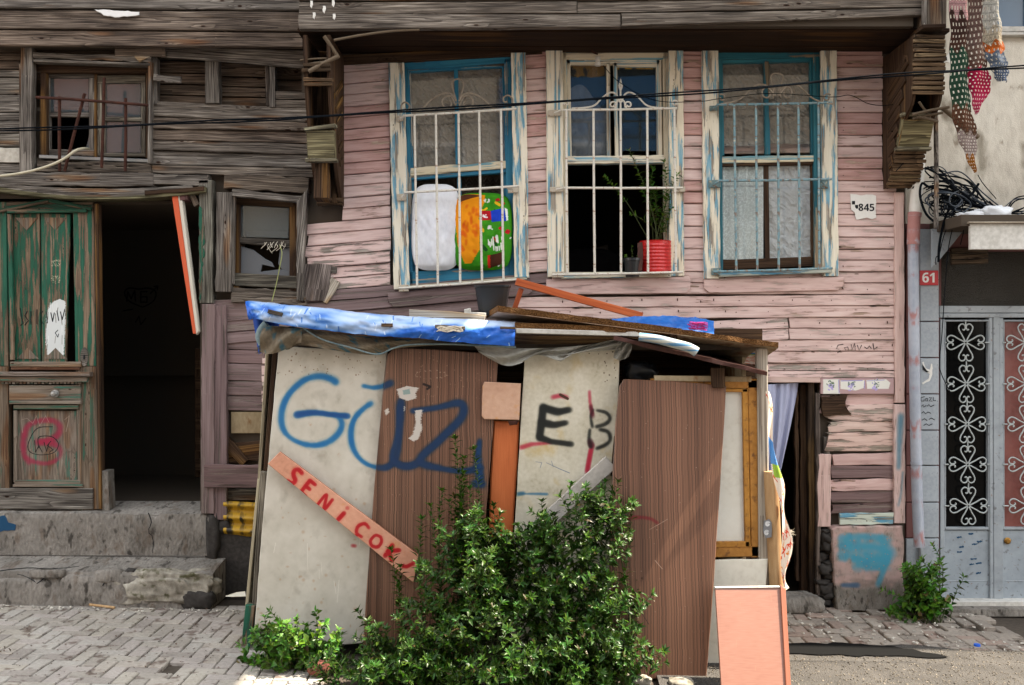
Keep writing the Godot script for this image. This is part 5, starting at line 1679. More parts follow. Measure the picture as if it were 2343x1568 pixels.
func jetty(h: Node) -> void:
	# the upper floor that overhangs the street, with its soffit and two carved brackets
	var up := MB.new()
	shell_mb(up, 690, 2090, -1270, 60, [], .475, .12)
	put(h, "upper_wall", up, M.dark_wall)
	var rf := MB.new()
	slab_mb(rf, Vector3(-1.35, 7.0, -3.2), Vector3(3.0, 7.12, 1.15))  # unseen roof, its height and overhang shaped to shade the left pavement
	put(h, "roof", rf, M.brown_wood)
	for x in [W(690, 0, .475).x, W(2090, 0, .475).x - .05]:
		var ck := MB.new()
		slab_mb(ck, Vector3(x, W(0, 60, .475).y + .003, -.2), Vector3(x + .05, 6.98, .352))
		put(h, "upper_side_wall", ck, M.brown_wood)
	var gw: Material = M.grey_wood
	for k in 7:
		plank(h, "plank", 684, 2130 - k * 3, -42 - (k + 1) * 46, -40 - (k + 1) * 46, 2 - (k + 1) * 46, 4 - (k + 1) * 46, .50, gw, {"prof": LAP, "tint": Color(.85, .8, .76)})
	plank(h, "plank", 684, 1480, -42, -40, 2, 1, .50, gw, {"prof": LAP, "tint": Color(.88, .82, .78)})
	plank(h, "plank", 1482, 2112, -40, -44, 1, -6, .50, gw, {"prof": LAP, "tint": Color(.88, .82, .78)})
	plank(h, "plank", 684, 1320, 4, 3, 32, 30, .505, gw, {"tint": Color(.92, .87, .82), "warp": .005})
	plank(h, "plank", 1322, 2114, 3, -3, 30, 16, .505, gw, {"tint": Color(.92, .87, .82), "warp": .005})
	plank(h, "plank", 684, 1420, 33, 31, 67, 60, .51, gw, {"tint": Color(.90, .86, .82), "warp": .006, "th": .05})
	plank(h, "plank", 1422, 2110, 31, 18, 60, 34, .51, gw, {"tint": Color(.88, .84, .80), "warp": .006, "th": .05})
	# five dabs of white paint at the left end
	for q in [[712, 10, 9], [718, 36, 8], [741, 22, 9], [762, 8, 8], [764, 38, 7]]:
		board(h, "paint_dab", roughen(V([q[0] - 3, q[1] - q[2], q[0] + 3, q[1] - q[2], q[0] + 4, q[1], q[0] + 1, q[1] + q[2], q[0] - 3, q[1] + 4]), 4, 1.0), .522, .522, .002, M.paper)
	# soffit boards run along the front
	var x0 := W(690, 0, .3).x
	var x1 := 2.62
	for k in 3:
		var mb := MB.new()
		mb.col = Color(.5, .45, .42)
		var y := W(0, 92, .25).y + .01
		mb.box(Vector3((x0 + x1) / 2, y + rr(-.004, .004), .04 + k * .155), Vector3(x1 - x0, .025, .15), Basis.IDENTITY, .004)
		put(h, "soffit_board", mb, M.brown_wood)
	var pl := MB.new()
	pl.box(Vector3((x0 + x1) / 2, W(0, 84, 0).y, .02), Vector3(x1 - x0, .12, .05), Basis.IDENTITY, .004)
	put(h, "wall_plate", pl, M.brown_wood)
	timber(h, "trim_board", 1237, 103, 1562, 100, 20, .03, .05, M.cream_wood, {"rough": 1.0, "tint": Color(.7, .66, .58)})
	timber(h, "trim_board", 700, 142, 1240, 112, 22, .02, .04, M.brown_wood, {"tint": Color(.8, .8, .8)})
	timber(h, "trim_board", 1562, 104, 2030, 103, 16, .02, .04, M.brown_wood, {"tint": Color(.8, .8, .8)})
	# end of the main beam at the right
	board(h, "beam_end", V([2112, -60, 2168, -60, 2166, 56, 2116, 62]), .53, .53, .18, gw, {"ang": 90, "tint": Color(.85, .78, .7)})
	timber(h, "moulding", 2118, -40, 2117, 60, 8, .55, .03, gw)
	timber(h, "moulding", 2112, 60, 2166, 58, 9, .56, .2, M.brown_wood, {"tint": Color(1.4, 1.3, 1.2)})
	# loose batten under the eave and an old cable
	ptube(h, "batten", smooth(V([764, 92, 830, 80, 900, 71, 960, 68])), .50, .008, M.twig)
	bracket(h, true)
	bracket(h, false)
	# rows of pale bits where the wall meets the soffit: hook and insulator
	var ins := MB.new()
	lathe_mb(ins, W(1368, 140, .06), [[.0, .03], [.016, .028], [.02, .01], [.014, .0], [.02, -.012], [.018, -.03], [.0, -.032]], 12)
	put(h, "insulator", ins, M.pipe_white)
	ptube(h, "hook", smooth(V([1350, 100, 1356, 118, 1368, 124])), .05, .006, M.rust)

func bracket(h: Node, right: bool) -> void:
	# a console of two curved cheeks with laths nailed across the front
	var cheek_pts := [Vector2(.49, 3.52), Vector2(.49, 3.30), Vector2(.46, 3.14), Vector2(.36, 3.06), Vector2(.27, 2.98), Vector2(.22, 2.90), Vector2(.19, 2.82), Vector2(.12, 2.74), Vector2(.05, 2.68)]
	if not right:
		cheek_pts = [Vector2(.49, 3.52), Vector2(.48, 3.34), Vector2(.44, 3.16), Vector2(.38, 3.02), Vector2(.32, 2.90), Vector2(.26, 2.80), Vector2(.18, 2.70), Vector2(.10, 2.62), Vector2(.06, 2.57)]
	var curve := smooth(cheek_pts, 4)
	var xa := 2.375 if right else -1.235
	var xb := 2.555 if right else -1.075
	var cheek := func(x: float, th: float, tint: Color) -> MB:
		var mb := MB.new()
		mb.col = tint
		for i in curve.size() - 1:
			var a: Vector2 = curve[i]; var b: Vector2 = curve[i + 1]
			var p := func(q: Vector2, xx: float, back: bool) -> Vector3: return Vector3(xx, q.y, -.0 if back else q.x)
			var uvp := func(q: Vector2, z: float) -> Vector2: return Vector2(q.y / 2.2, z / .7)
			mb.quad(p.call(a, x - th, true), p.call(b, x - th, true), p.call(b, x - th, false), p.call(a, x - th, false), uvp.call(a, 0), uvp.call(b, 0), uvp.call(b, b.x), uvp.call(a, a.x))
			mb.quad(p.call(a, x, false), p.call(b, x, false), p.call(b, x, true), p.call(a, x, true), uvp.call(a, a.x), uvp.call(b, b.x), uvp.call(b, 0), uvp.call(a, 0))
			mb.quad(p.call(a, x - th, false), p.call(b, x - th, false), p.call(b, x, false), p.call(a, x, false), uvp.call(a, 0), uvp.call(b, 0), uvp.call(b, .03), uvp.call(a, .03))
		return mb
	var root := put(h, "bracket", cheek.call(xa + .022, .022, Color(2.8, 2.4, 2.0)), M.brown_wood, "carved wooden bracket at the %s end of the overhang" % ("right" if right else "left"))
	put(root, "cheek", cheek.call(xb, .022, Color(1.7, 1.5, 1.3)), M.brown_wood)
	# boards on the inner cheek laid aslant
	if right:
		for k in 7:
			var mb := MB.new()
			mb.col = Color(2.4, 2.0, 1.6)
			mb.box(Vector3(xa - .006, 3.34 - k * .085, .26 - k * .018), Vector3(.012, .07, .34 - k * .045), Basis(Vector3.RIGHT, -.35), .003)
			put(root, "panel_board", mb, M.brown_wood)
	else:
		for k in 6:
			var mb := MB.new()
			mb.col = Color(1.2, 1.0, .85)
			mb.box(Vector3(xb + .004, 3.26 - k * .085, .24 - k * .02), Vector3(.010, .04, .30 - k * .04), Basis(Vector3.RIGHT, .5), .003)
			put(root, "lath", mb, M.brown_wood)
	# laths over the curve
	var total := 0.0
	var lens := [0.0]
	for i in curve.size() - 1:
		total += curve[i].distance_to(curve[i + 1])
		lens.append(total)
	var n := int(total / .027)
	for k in n:
		var d := (k + .5) * total / n
		var t := d / total
		if right and (t > .36 and t < .60): continue
		if not right and not ((t > .16 and t < .20) or (t > .24 and t < .28) or t > .95 or (t > .205 and t < .215)): continue
		var i := 0
		while i < lens.size() - 2 and lens[i + 1] < d: i += 1
		var p: Vector2 = curve[i].lerp(curve[i + 1], (d - lens[i]) / (lens[i + 1] - lens[i]))
		var dir: Vector2 = (curve[i + 1] - curve[i]).normalized()
		var ang := atan2(dir.x, -dir.y)
		var mb := MB.new()
		var v := rr(.5, 1.7)
		mb.col = Color(v * .68, v * .49, v * .32)
		mb.box(Vector3((xa + xb) / 2 + rr(-.006, .006), p.y, p.x + .008 + rr(-.003, .003)), Vector3(xb - xa + .012 + rr(-.01, .008), .021, .016), Basis(Vector3.BACK, rr(-.03, .03)) * Basis(Vector3.RIGHT, -ang), .003)
		put(root, "lath", mb, M.grey_wood)
	# carved block
	var by := 2.985 if right else 2.90
	var bz := .29 if right else .34
	var blk := MB.new()
	blk.col = Color(1.3, .98, .62)
	blk.box(Vector3((xa + xb) / 2, by, bz), Vector3(xb - xa + .01, .17, .05), Basis(Vector3.RIGHT, .5 if right else .2), .004)
	put(root, "carved_block", blk, M.grey_wood)
	for s in [-1.0, 1.0]:
		var m2 := MB.new()
		m2.col = Color(1.2, 1.0, .76)
		m2.box(Vector3((xa + xb) / 2, by + s * .095, bz + .012 + s * .045 * (1.0 if right else .4)), Vector3(xb - xa + .035, .022, .05), Basis(Vector3.BACK, .0 if right or s < 0 else .12), .004)
		put(root, "moulding", m2, M.grey_wood)
	# what shows through the broken front: the post inside
	var po := MB.new()
	po.col = Color(2.4, 2.0, 1.6)
	if right:
		po.box(Vector3((xa + xb) / 2 + .02, 3.1, .05), Vector3(.10, .8, .09), Basis.IDENTITY, .006)
	else:
		po.box(Vector3((xa + xb) / 2 - .02, 3.05, .16), Vector3(.09, .95, .10), Basis(Vector3.RIGHT, -.12), .006)
		var po2 := MB.new()
		po2.col = Color(1.2, 1.05, .9)
		po2.box(Vector3(xb - .045, 3.05, .06), Vector3(.03, .95, .10), Basis.IDENTITY, .006)
		put(root, "inner_post", po2, M.brown_wood)
	put(root, "inner_post", po, M.brown_wood)
	if not right:
		for q in [[Vector3(-1.20, 3.30, .50), Vector3(-1.03, 3.40, .47), .013], [Vector3(-1.26, 3.375, .47), Vector3(-1.08, 3.39, .46), .006], [Vector3(-1.24, 3.35, .46), Vector3(-1.09, 3.37, .46), .007], [Vector3(-1.11, 3.51, .5), Vector3(-1.03, 3.39, .46), .012]]:
			put(root, "broken_lath", tube_mb(MB.new(), [q[0], (q[0] + q[1]) / 2 + Vector3(0, .003, 0), q[1]], q[2], 5), M.twig)
	else:
		for q in [[Vector3(2.39, 3.06, .44), Vector3(2.60, 3.10, .46), .009], [Vector3(2.40, 3.04, .42), Vector3(2.57, 3.07, .44), .008], [Vector3(2.42, 3.13, .46), Vector3(2.52, 3.03, .40), .008], [Vector3(2.58, 3.10, .42), Vector3(2.80, 2.93, .40), .016], [Vector3(2.42, 3.05, .43), Vector3(2.55, 3.02, .42), .010]]:
			put(root, "broken_lath", tube_mb(MB.new(), [q[0], (q[0] + q[1]) / 2 + Vector3(0, .004, 0), q[1]], q[2], 5), M.twig)

func bars_mb(list: Array, z: float, th: float, tint := Color.WHITE) -> MB:
	# sash members as [x0, y0, x1, y1, width]
	var mb := MB.new()
	for q in list:
		var a := Vector2(q[0], q[1]); var b := Vector2(q[2], q[3])
		var d: Vector2 = (b - a).normalized().orthogonal() * float(q[4]) * .5
		board_mb(mb, [a - d, b - d, b + d, a + d], z, z, th, {"ang": rad_to_deg(atan2(-(b.y - a.y), b.x - a.x)), "tint": tint})
	return mb

func grille(h: Node, cross: Array, bars: Array, m: Material, scroll_m: Material, scrolls: Array, z: float, lugs: Array) -> MeshInstance3D:
	var g: MeshInstance3D
	for c in cross:
		var mb := tube_mb(MB.new(), [W(c[0], c[1], z), W((c[0] + c[2]) / 2.0, (c[1] + c[3]) / 2.0 + .8, z), W(c[2], c[3], z)], .0080)
		if g == null: g = put(h, "window_grille", mb, m)
		else: put(g, "crossbar", mb, m)
	for b in bars:
		put(g, "bar", tube_mb(MB.new(), [W(b[0], b[1], z + .004), W((b[0] + b[2]) / 2.0 + rr(-.8, .8), (b[1] + b[3]) / 2.0, z + .004), W(b[2], b[3], z + .004)], .0078), m)
	for s in scrolls:
		ptube(g, "scroll", s, z, .0058, scroll_m)
	for l in lugs:
		board(g, "wall_lug", V([l[0], l[1], l[2], l[1] - 1, l[2], l[3] - 1, l[0], l[3]]), .05, .05, .008, m, {"tint": Color(.78, .72, .64)})
		ptube(g, "stay", [Vector2((l[0] + l[2]) / 2, (l[1] + l[3]) / 2), Vector2(l[0] + l[4], l[5])], z - .02, .007, m)
	return g

func rot(pts: Array, c: Vector2, a: float) -> Array:
	return pts.map(func(p): return c + (p - c).rotated(deg_to_rad(a)))

func flip(pts: Array, cx: float) -> Array:
	return pts.map(func(p): return Vector2(2 * cx - p.x, p.y))

func film(par: Node, nm: String, x0: float, y0: float, x1: float, y1: float, z: float, m: Material, amp := .012) -> void:
	var nz := FastNoiseLite.new()
	nz.seed = int(x0)
	nz.frequency = 2.2
	nz.fractal_type = FastNoiseLite.FRACTAL_RIDGED
	var f := func(u: float, v: float) -> Vector3:
		var p := W(lerpf(x0, x1, u), lerpf(y0, y1, v), z)
		p.z += amp * nz.get_noise_2d((p.x * .8 - p.y * .8) * 1.2, (p.x + p.y) * 3.0) * 1.2
		return p
	put(par, nm, sheet_mb(MB.new(), 26, 34, f), m)

func window_one(h: Node) -> void:
	var w := put(h, "window", bars_mb([[918, 150, 1170, 130, 24], [926, 155, 936, 655, 18], [1162, 135, 1170, 640, 18], [930, 640, 1170, 622, 34]], -.012, .07), M.blue_wood, "leftmost of the three windows, blue frame with plastic behind its upper panes")
	timber(w, "casing", 906, 143, 919, 662, 36, .032, .03, M.casing_wood, {"rough": .8})
	timber(w, "casing", 1186, 120, 1194, 636, 34, .032, .03, M.casing_wood, {"rough": .8})
	put(w, "sash", bars_mb([[932, 160, 1160, 147, 12], [933, 160, 940, 392, 12], [1154, 148, 1162, 378, 12], [1043, 152, 1047, 388, 9]], -.035, .04), M.blue_wood)
	timber(w, "meeting_rail", 930, 394, 1168, 375, 18, -.015, .05, M.cream_wood, {"rough": 1.0, "tint": Color(.86, .82, .74)})
	timber(w, "meeting_rail", 934, 408, 1166, 390, 9, -.025, .04, M.blue_wood)
	put(w, "sash", bars_mb([[938, 400, 950, 640, 16], [1156, 392, 1164, 628, 10], [1050, 400, 1056, 625, 9]], -.045, .035), M.blue_wood)
	board(w, "pane", V([938, 162, 1042, 156, 1042, 386, 940, 392]), -.05, -.05, .004, M.glass)
	board(w, "pane", V([1048, 156, 1156, 149, 1158, 378, 1048, 386]), -.05, -.05, .004, M.glass)
	film(w, "plastic_film", 930, 148, 1046, 396, -.075, M.window_film)
	film(w, "plastic_film", 1046, 146, 1166, 392, -.075, M.window_film)
	board(w, "window_sill", V([914, 656, 1206, 632, 1206, 640, 914, 664]), .05, .05, .10, M.casing_wood, {"tint": Color(.7, .68, .62)})
	lace(w, 1046, 384, 1166, 470, -.12)
	lace(w, 940, 398, 1046, 470, -.12)
	var sc := []
	var c := Vector2(1047, 232)
	sc.append(smooth([c + Vector2(-3, 0), c + Vector2(-13, -36), c + Vector2(-11, -47), c + Vector2(0, -51), c + Vector2(11, -47), c + Vector2(13, -36), c + Vector2(3, 0)]))
	for s in [0, 1]:
		var q := smooth([c + Vector2(-3, 0), c + Vector2(-14, -16), c + Vector2(-34, -18), c + Vector2(-60, -4), c + Vector2(-80, 16), c + Vector2(-96, 24)])
		var sp := spiral(c + Vector2(-22, 4), 6, 17, -60, 300, 24) + [c + Vector2(-4, 10), c + Vector2(-2, 3)]
		if s == 0:
			sc.append(q); sc.append(sp)
		else:
			sc.append(flip(q, c.x)); sc.append(flip(sp, c.x))
	sc.append(smooth([Vector2(919, 258), Vector2(918, 242), Vector2(927, 234), Vector2(937, 242), Vector2(933, 252), Vector2(926, 249)]))
	sc.append(smooth([Vector2(1172, 242), Vector2(1172, 226), Vector2(1162, 218), Vector2(1152, 224), Vector2(1154, 234), Vector2(1160, 232)]))
	var bars := []
	var top := [948, 997, 1049, 1096, 1146]
	var bot := [954.5, 1002, 1053, 1103, 1152]
	for k in 5:
		bars.append([top[k], 262 - k * 2.6, bot[k], 656 - k * 3.6])
	grille(h, [[922, 265, 1182, 249], [924, 441, 1188, 426], [912, 660, 1182, 640]], bars, M.iron_white, M.iron_scroll, sc, .10, [[908, 265, 922, 278, 16, 268], [908, 444, 930, 460, 22, 440], [1162, 426, 1186, 442, -2, 430], [912, 652, 935, 668, 22, 660]])

func lace(par: Node, x0: float, y0: float, x1: float, y1: float, z: float) -> void:
	if not M.has("lace"):
		var im := Image.create_empty(256, 256, false, Image.FORMAT_RGBA8)
		for y in 256:
			for x in 256:
				var u := absf(fposmod(x / 64.0, 1.0) - .5) * 2.0
				var v := absf(fposmod(y / 128.0, 1.0) - .5) * 2.0
				var d := u * .9 + v
				var on := absf(d - .8) < .10 or absf(d - .35) < .07 or (x % 5 == 0 and y % 2 == 0) or absf(fposmod(y / 32.0 + u, 1.0) - .5) < .08
				im.set_pixel(x, y, Color(.34, .31, .28, 1.0 if on else 0.0))
		mat("lace", im, {"rough": .95, "cut": true, "backlight": Color(.3, .3, .3)})
	var f := func(u: float, v: float) -> Vector3:
		var p := W(lerpf(x0, x1, u), lerpf(y0, y1, v), z)
		p.z += .012 * sin(u * 16.0) + .004 * sin(u * 41.0 + v)
		return p
	put(par, "lace_curtain", sheet_mb(MB.new(), 36, 4, f, Vector2(2.2, 1.2)), M.lace)

func window_two(h: Node) -> void:
	var cw: Material = M.cream_wood
	var w := put(h, "window", bars_mb([[1288, 124, 1532, 124, 22], [1290, 118, 1296, 626, 12], [1524, 118, 1530, 626, 14]], -.012, .07, Color(.95, .92, .86)), cw, "middle of the three windows, cream frame, lower half open")
	timber(w, "casing", 1268, 114, 1272, 634, 38, .032, .03, cw, {"rough": .8})
	timber(w, "casing", 1547, 112, 1549, 632, 34, .032, .03, M.casing_wood, {"rough": .8, "tint": Color(1.0, .98, .95)})
	put(w, "sash", bars_mb([[1296, 140, 1510, 140, 14], [1300, 136, 1303, 360, 10], [1392, 142, 1394, 358, 8], [1408, 142, 1412, 358, 8], [1508, 136, 1510, 356, 12], [1404, 148, 1508, 149, 8]], -.035, .04), cw)
	timber(w, "meeting_rail", 1290, 366, 1524, 364, 18, -.02, .06, cw, {"rough": .8, "tint": Color(1.05, 1.04, 1.0)})
	board(w, "pane", rect(1304, 146, 1389, 357), -.055, -.055, .004, M.glass)
	board(w, "pane", rect(1413, 152, 1505, 346), -.055, -.055, .004, M.glass)
	board(w, "blind", rect(1413, 148, 1505, 158), -.06, -.06, .01, M.yellow_sheet)
	board(w, "blind", roughen(V([1304, 146, 1389, 146, 1389, 170, 1350, 178, 1304, 172]), 12, 3), -.075, -.075, .003, M.yellow_sheet, {"tint": Color(.5, .45, .4)})
	# torn plastic in the left pane
	var tm := MB.new()
	var nz := FastNoiseLite.new()
	nz.seed = 4
	nz.frequency = 3.0
	var f := func(u: float, v: float) -> Vector3:
		var p := W(1304 + u * 86, 205 + v * 152 + (1 - v) * (u * 30 - 20 * sin(u * 5)), -.09)
		p.z += .02 * nz.get_noise_2d(p.x * 3 - p.y, p.y * 2.0)
		return p
	sheet_mb(tm, 18, 22, f)
	put(w, "torn_film", tm, M.film_dark)
	board(w, "window_sill", V([1284, 624, 1536, 620, 1536, 634, 1284, 638]), .045, .045, .13, M.casing_wood, {"tint": Color(.75, .76, .74)})
	# shapes inside the open half: shelf, backrest and a hung cloth
	board(w, "inner_shelf", V([1290, 590, 1390, 560, 1400, 630, 1290, 630]), -.9, -.9, .3, M.dark_wall)
	var sc := []
	var c := Vector2(1420, 250)
	sc.append([c + Vector2(0, 0), c + Vector2(0, -50)])
	for s in [0, 1]:
		var q := smooth([c + Vector2(-2, -16), c + Vector2(-10, -34), c + Vector2(-24, -38), c + Vector2(-42, -26), c + Vector2(-58, -10), c + Vector2(-78, -4), c + Vector2(-112, -2)])
		var sp := spiral(c + Vector2(-18, -10), 3, 9, 0, 420, 26) + [c + Vector2(-8, -18), c + Vector2(-2, -22)]
		var en := spiral(c + Vector2(-124, -14), 3, 7, 180, -220, 18)
		for l in [q, sp, en]:
			sc.append(l if s == 0 else flip(l, c.x))
	var bars := []
	var top := [1296, 1358, 1420, 1481, 1543]
	var bot := [1298, 1361, 1421, 1483, 1547]
	for k in 5:
		bars.append([top[k], 252 - k * .6, bot[k], 626 - k * .6])
	var g2 := grille(h, [[1288, 252, 1549, 248], [1290, 430, 1562, 430], [1264, 629, 1562, 623]], bars, M.iron_white, M.iron_white, sc, .11, [[1254, 252, 1284, 266, 30, 252], [1258, 428, 1288, 440, 30, 431], [1545, 428, 1568, 440, -2, 430], [1264, 622, 1290, 636, 22, 629]])
	var sp := MB.new()
	lathe_mb(sp, W(1420, 206, .115), [[.003, -.01], [.012, .012], [.015, .026], [.008, .05], [.0, .078]], 8)
	put(g2, "finial", sp, M.iron_white)

func window_three(h: Node) -> void:
	var w := put(h, "window", bars_mb([[1642, 124, 1882, 118, 24], [1646, 120, 1650, 622, 10], [1868, 118, 1874, 622, 16]], -.012, .07, Color(1.1, .86, .68)), M.blue_wood, "rightmost of the three windows, white lace and plastic behind dusty panes")
	timber(w, "casing", 1625, 110, 1630, 638, 38, .032, .03, M.casing_wood, {"rough": .8})
	timber(w, "casing", 1897, 106, 1902, 632, 36, .032, .03, M.casing_wood, {"rough": .8})
	timber(w, "jamb", 1884, 112, 1886, 622, 10, .0, .05, M.blue_wood)
	put(w, "sash", bars_mb([[1648, 140, 1866, 136, 9], [1650, 138, 1654, 356, 8], [1754, 138, 1758, 354, 11], [1858, 136, 1862, 352, 9]], -.035, .04, Color(1.2, .92, .74)), M.blue_wood)
	timber(w, "meeting_rail", 1648, 366, 1868, 362, 15, -.02, .06, M.cream_wood, {"rough": .8, "tint": Color(.95, .9, .8)})
	timber(w, "meeting_rail", 1650, 376, 1868, 372, 8, -.03, .05, M.brown_wood, {"tint": Color(2.2, 1.9, 1.6)})
	put(w, "sash", bars_mb([[1648, 378, 1652, 604, 6], [1754, 378, 1757, 598, 10], [1862, 374, 1864, 600, 12], [1650, 606, 1866, 598, 22]], -.045, .04, Color(1.7, 1.5, 1.3)), M.brown_wood)
	board(w, "pane", rect(1654, 140, 1752, 352), -.055, -.055, .004, M.glass)
	board(w, "pane", rect(1760, 138, 1858, 350), -.055, -.055, .004, M.glass)
	board(w, "pane", rect(1652, 380, 1750, 594), -.06, -.06, .004, M.glass)
	board(w, "pane", rect(1759, 378, 1858, 590), -.06, -.06, .004, M.glass)
	film(w, "plastic_film", 1648, 136, 1756, 334, -.085, M.window_film, .016)
	film(w, "plastic_film", 1756, 134, 1862, 330, -.080, M.window_film, .02)
	for q in [[1648, 318, 1752, 352], [1760, 320, 1860, 350]]:
		board(w, "inner_board", rect(q[0], q[1], q[2], q[3]), -.11, -.11, .02, M.pink_wood, {"tint": Color(1.0, .92, .8)})
		board(w, "inner_board", rect(q[0], q[1] - 8, q[2], q[1]), -.105, -.105, .02, M.yellow_sheet, {"tint": Color(.9, .85, .8)})
	# white curtain left, crumpled clear sheet right
	var cur := MB.new()
	var f := func(u: float, v: float) -> Vector3:
		var p := W(1650 + u * 96, 378 + v * 216, -.072)
		p.z += .007 * sin(u * 14.0 + v) + .004 * sin(u * 33.0)
		return p
	sheet_mb(cur, 40, 8, f)
	put(w, "white_curtain", cur, M.curtain_white)
	film(w, "plastic_film", 1756, 374, 1862, 596, -.078, M.window_film_clear, .012)
	board(w, "window_sill", V([1644, 622, 1904, 612, 1904, 624, 1646, 634]), .05, .05, .12, M.casing_wood, {"tint": Color(.55, .62, .66)})
	var sc := []
	var c := Vector2(1778, 208)
	sc.append(smooth([c + Vector2(-4, 0), c + Vector2(-14, -28), c + Vector2(-10, -38), c + Vector2(0, -40), c + Vector2(10, -38), c + Vector2(14, -28), c + Vector2(4, 0)]))
	for s in [0, 1]:
		var q := smooth([c + Vector2(-8, 6), c + Vector2(-24, -12), c + Vector2(-44, -14), c + Vector2(-62, -2), c + Vector2(-80, 16), c + Vector2(-104, 26), c + Vector2(-128, 30)])
		var sp := spiral(c + Vector2(-22, 6), 5, 17, -40, 330, 24) + [c + Vector2(-8, 18), c + Vector2(-3, 8)]
		for l in [q, sp]:
			sc.append(l if s == 0 else flip(l, c.x))
	sc.append(spiral(Vector2(1652, 224), 3, 9, 200, -120, 16))
	sc.append(spiral(Vector2(1893, 224), 3, 10, -20, 320, 16))
	var bars := []
	var top := [1680, 1730, 1780, 1827, 1873]
	var bot := [1685, 1733, 1782, 1830, 1875]
	for k in 5:
		bars.append([top[k], 240 - k, bot[k], 621 - k])
	grille(h, [[1640, 240, 1898, 235], [1645, 414, 1903, 410], [1632, 622, 1905, 614]], bars, M.iron_blue, M.iron_scroll, sc, .11, [[1624, 242, 1642, 254, 18, 240], [1622, 412, 1650, 430, 24, 414], [1878, 412, 1896, 432, -2, 411], [1628, 614, 1650, 630, 18, 622]])

# ---------------------------------------------------------------- tiled house on the right
func tiled_house() -> void:
	var h := thing("tiled_house", "plastered house with grey wall tiles and a grey metal double door, at the right", "house", W(2240, 1392, 0))
	var sh := MB.new()
	shell_mb(sh, 2072, 5200, -1160, 512, [[2280, -170, 2440, 62]], -.05, .2)
	put(h, "upper_wall", sh, M.plaster)
	var lo := MB.new()
	shell_mb(lo, 2072, 5200, 512, 1400, [[2154, 575, 2452, 1376]], -.05, .2)
	put(h, "wall", lo, M.tile_red)
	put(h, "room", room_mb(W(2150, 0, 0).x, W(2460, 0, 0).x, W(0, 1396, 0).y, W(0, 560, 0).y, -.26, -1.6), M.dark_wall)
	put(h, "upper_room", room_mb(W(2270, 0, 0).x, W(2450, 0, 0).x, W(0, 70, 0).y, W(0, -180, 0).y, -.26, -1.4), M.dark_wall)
	# unseen upper storey bay over the frame, added to shade the paving
	var bay := MB.new()
	slab_mb(bay, Vector3(2.75, 4.25, -.2), Vector3(11.0, 5.75, .42))
	put(h, "added_upper_bay", bay, M.plaster)
	# upper window
	var uw := put(h, "window", bars_mb([[2276, -172, 2276, 72, 10], [2270, 66, 2446, 66, 12], [2270, -168, 2446, -168, 12], [2442, -172, 2442, 72, 10], [2360, -168, 2360, 62, 10]], -.03, .06), M.white_paint)
	board(uw, "pane", rect(2280, -170, 2440, 62), -.07, -.07, .006, M.window_blue)
	board(uw, "window_sill", rect(2264, 73, 2450, 80), .0, .0, .10, M.white_paint)
	# tiles on the pier
	var ys := [523, 640, 736, 819, 902, 985, 1066, 1150, 1232, 1314, 1400]
	for k in ys.size() - 1:
		board(h, "wall_tile", rect(2106.5, ys[k] + 1.2, 2149, ys[k + 1] - 1.2), .0, .0, .045, M.tile_grey, {"bev": .004, "tint": Color.WHITE * rr(.92, 1.04)})
		board(h, "wall_tile", rect(2074, ys[k] + 1.2, 2104.5, ys[k + 1] - 1.2), -.03, -.03, .018, M.tile_red if k < 8 else M.tile_grey, {"bev": .003, "tint": Color.WHITE * rr(.9, 1.05)})
	# marks on the pier: handwriting and a torn sticker
	var wr := MB.new()
	for q in [[2116, 908, 2108, 910, 2108, 918, 2115, 918, 2115, 914], [2119, 912, 2119, 918, 2123, 918, 2123, 912, 2119, 912], [2126, 910, 2132, 910, 2127, 918, 2133, 918], [2136, 909, 2136, 917, 2142, 917], [2109, 930, 2113, 926, 2114, 932, 2120, 928], [2122, 930, 2126, 926, 2130, 931, 2138, 927], [2109, 946, 2114, 942, 2118, 947, 2124, 943, 2130, 946], [2110, 962, 2116, 958, 2122, 963], [2126, 960, 2132, 957, 2139, 961], [2114, 974, 2120, 970, 2126, 974, 2134, 970]]:
		var pts := []
		for p in V(q): pts.append(W(p.x, p.y, .001))
		tube_mb(wr, pts, .0024, 4)
	put(h, "handwriting", wr, M.ink)
	board(h, "torn_sticker", roughen(V([2110, 830, 2114, 828, 2118, 842, 2128, 846, 2131, 832, 2134, 834, 2134, 856, 2128, 872, 2112, 880, 2110, 876, 2124, 868, 2128, 856, 2116, 850]), 4, .8), .002, .002, .0015, M.paper, {"bev": .0004})
	board(h, "sticker_print", V([2111, 834, 2117, 842, 2121, 848, 2128, 852, 2120, 852, 2112, 846]), .004, .004, .0015, M.ink, {"bev": .0004})
	# drainpipe down the joint of the two houses
	var pipe := put(h, "drainpipe", tube_mb(MB.new(), smooth([W(2090, 552, .075), W(2091, 700, .075), W(2094, 900, .075), W(2098, 1100, .075), W(2104, 1252, .085)], 4), .0335, 14), M.pipe_paint)
	put(pipe, "upper_length", tube_mb(MB.new(), [W(2118, 150, .06), W(2111, 260, .065), W(2094, 492, .07)], .038, 14), M.pipe_white)
	put(pipe, "middle_length", tube_mb(MB.new(), [W(2093.5, 486, .07), W(2093, 492, .07), W(2092, 500, .072), W(2090, 560, .075)], .0385, 14), M.pipe_pink)
	put(pipe, "collar", tube_mb(MB.new(), [W(2093.6, 487, .07), W(2093, 496, .07)], .042, 14), M.pipe_pink)
	put(pipe, "collar", tube_mb(MB.new(), [W(2097, 1056, .075), W(2098, 1063, .075)], .0365, 14), M.pipe_paint)
	# canopy over the door
	var can := put(h, "canopy", board_mb(MB.new(), rect(2221, 512, 2700, 571), .42, .42, .025, {"bev": .003}), M.white_paint, "white panelled canopy over the metal door")
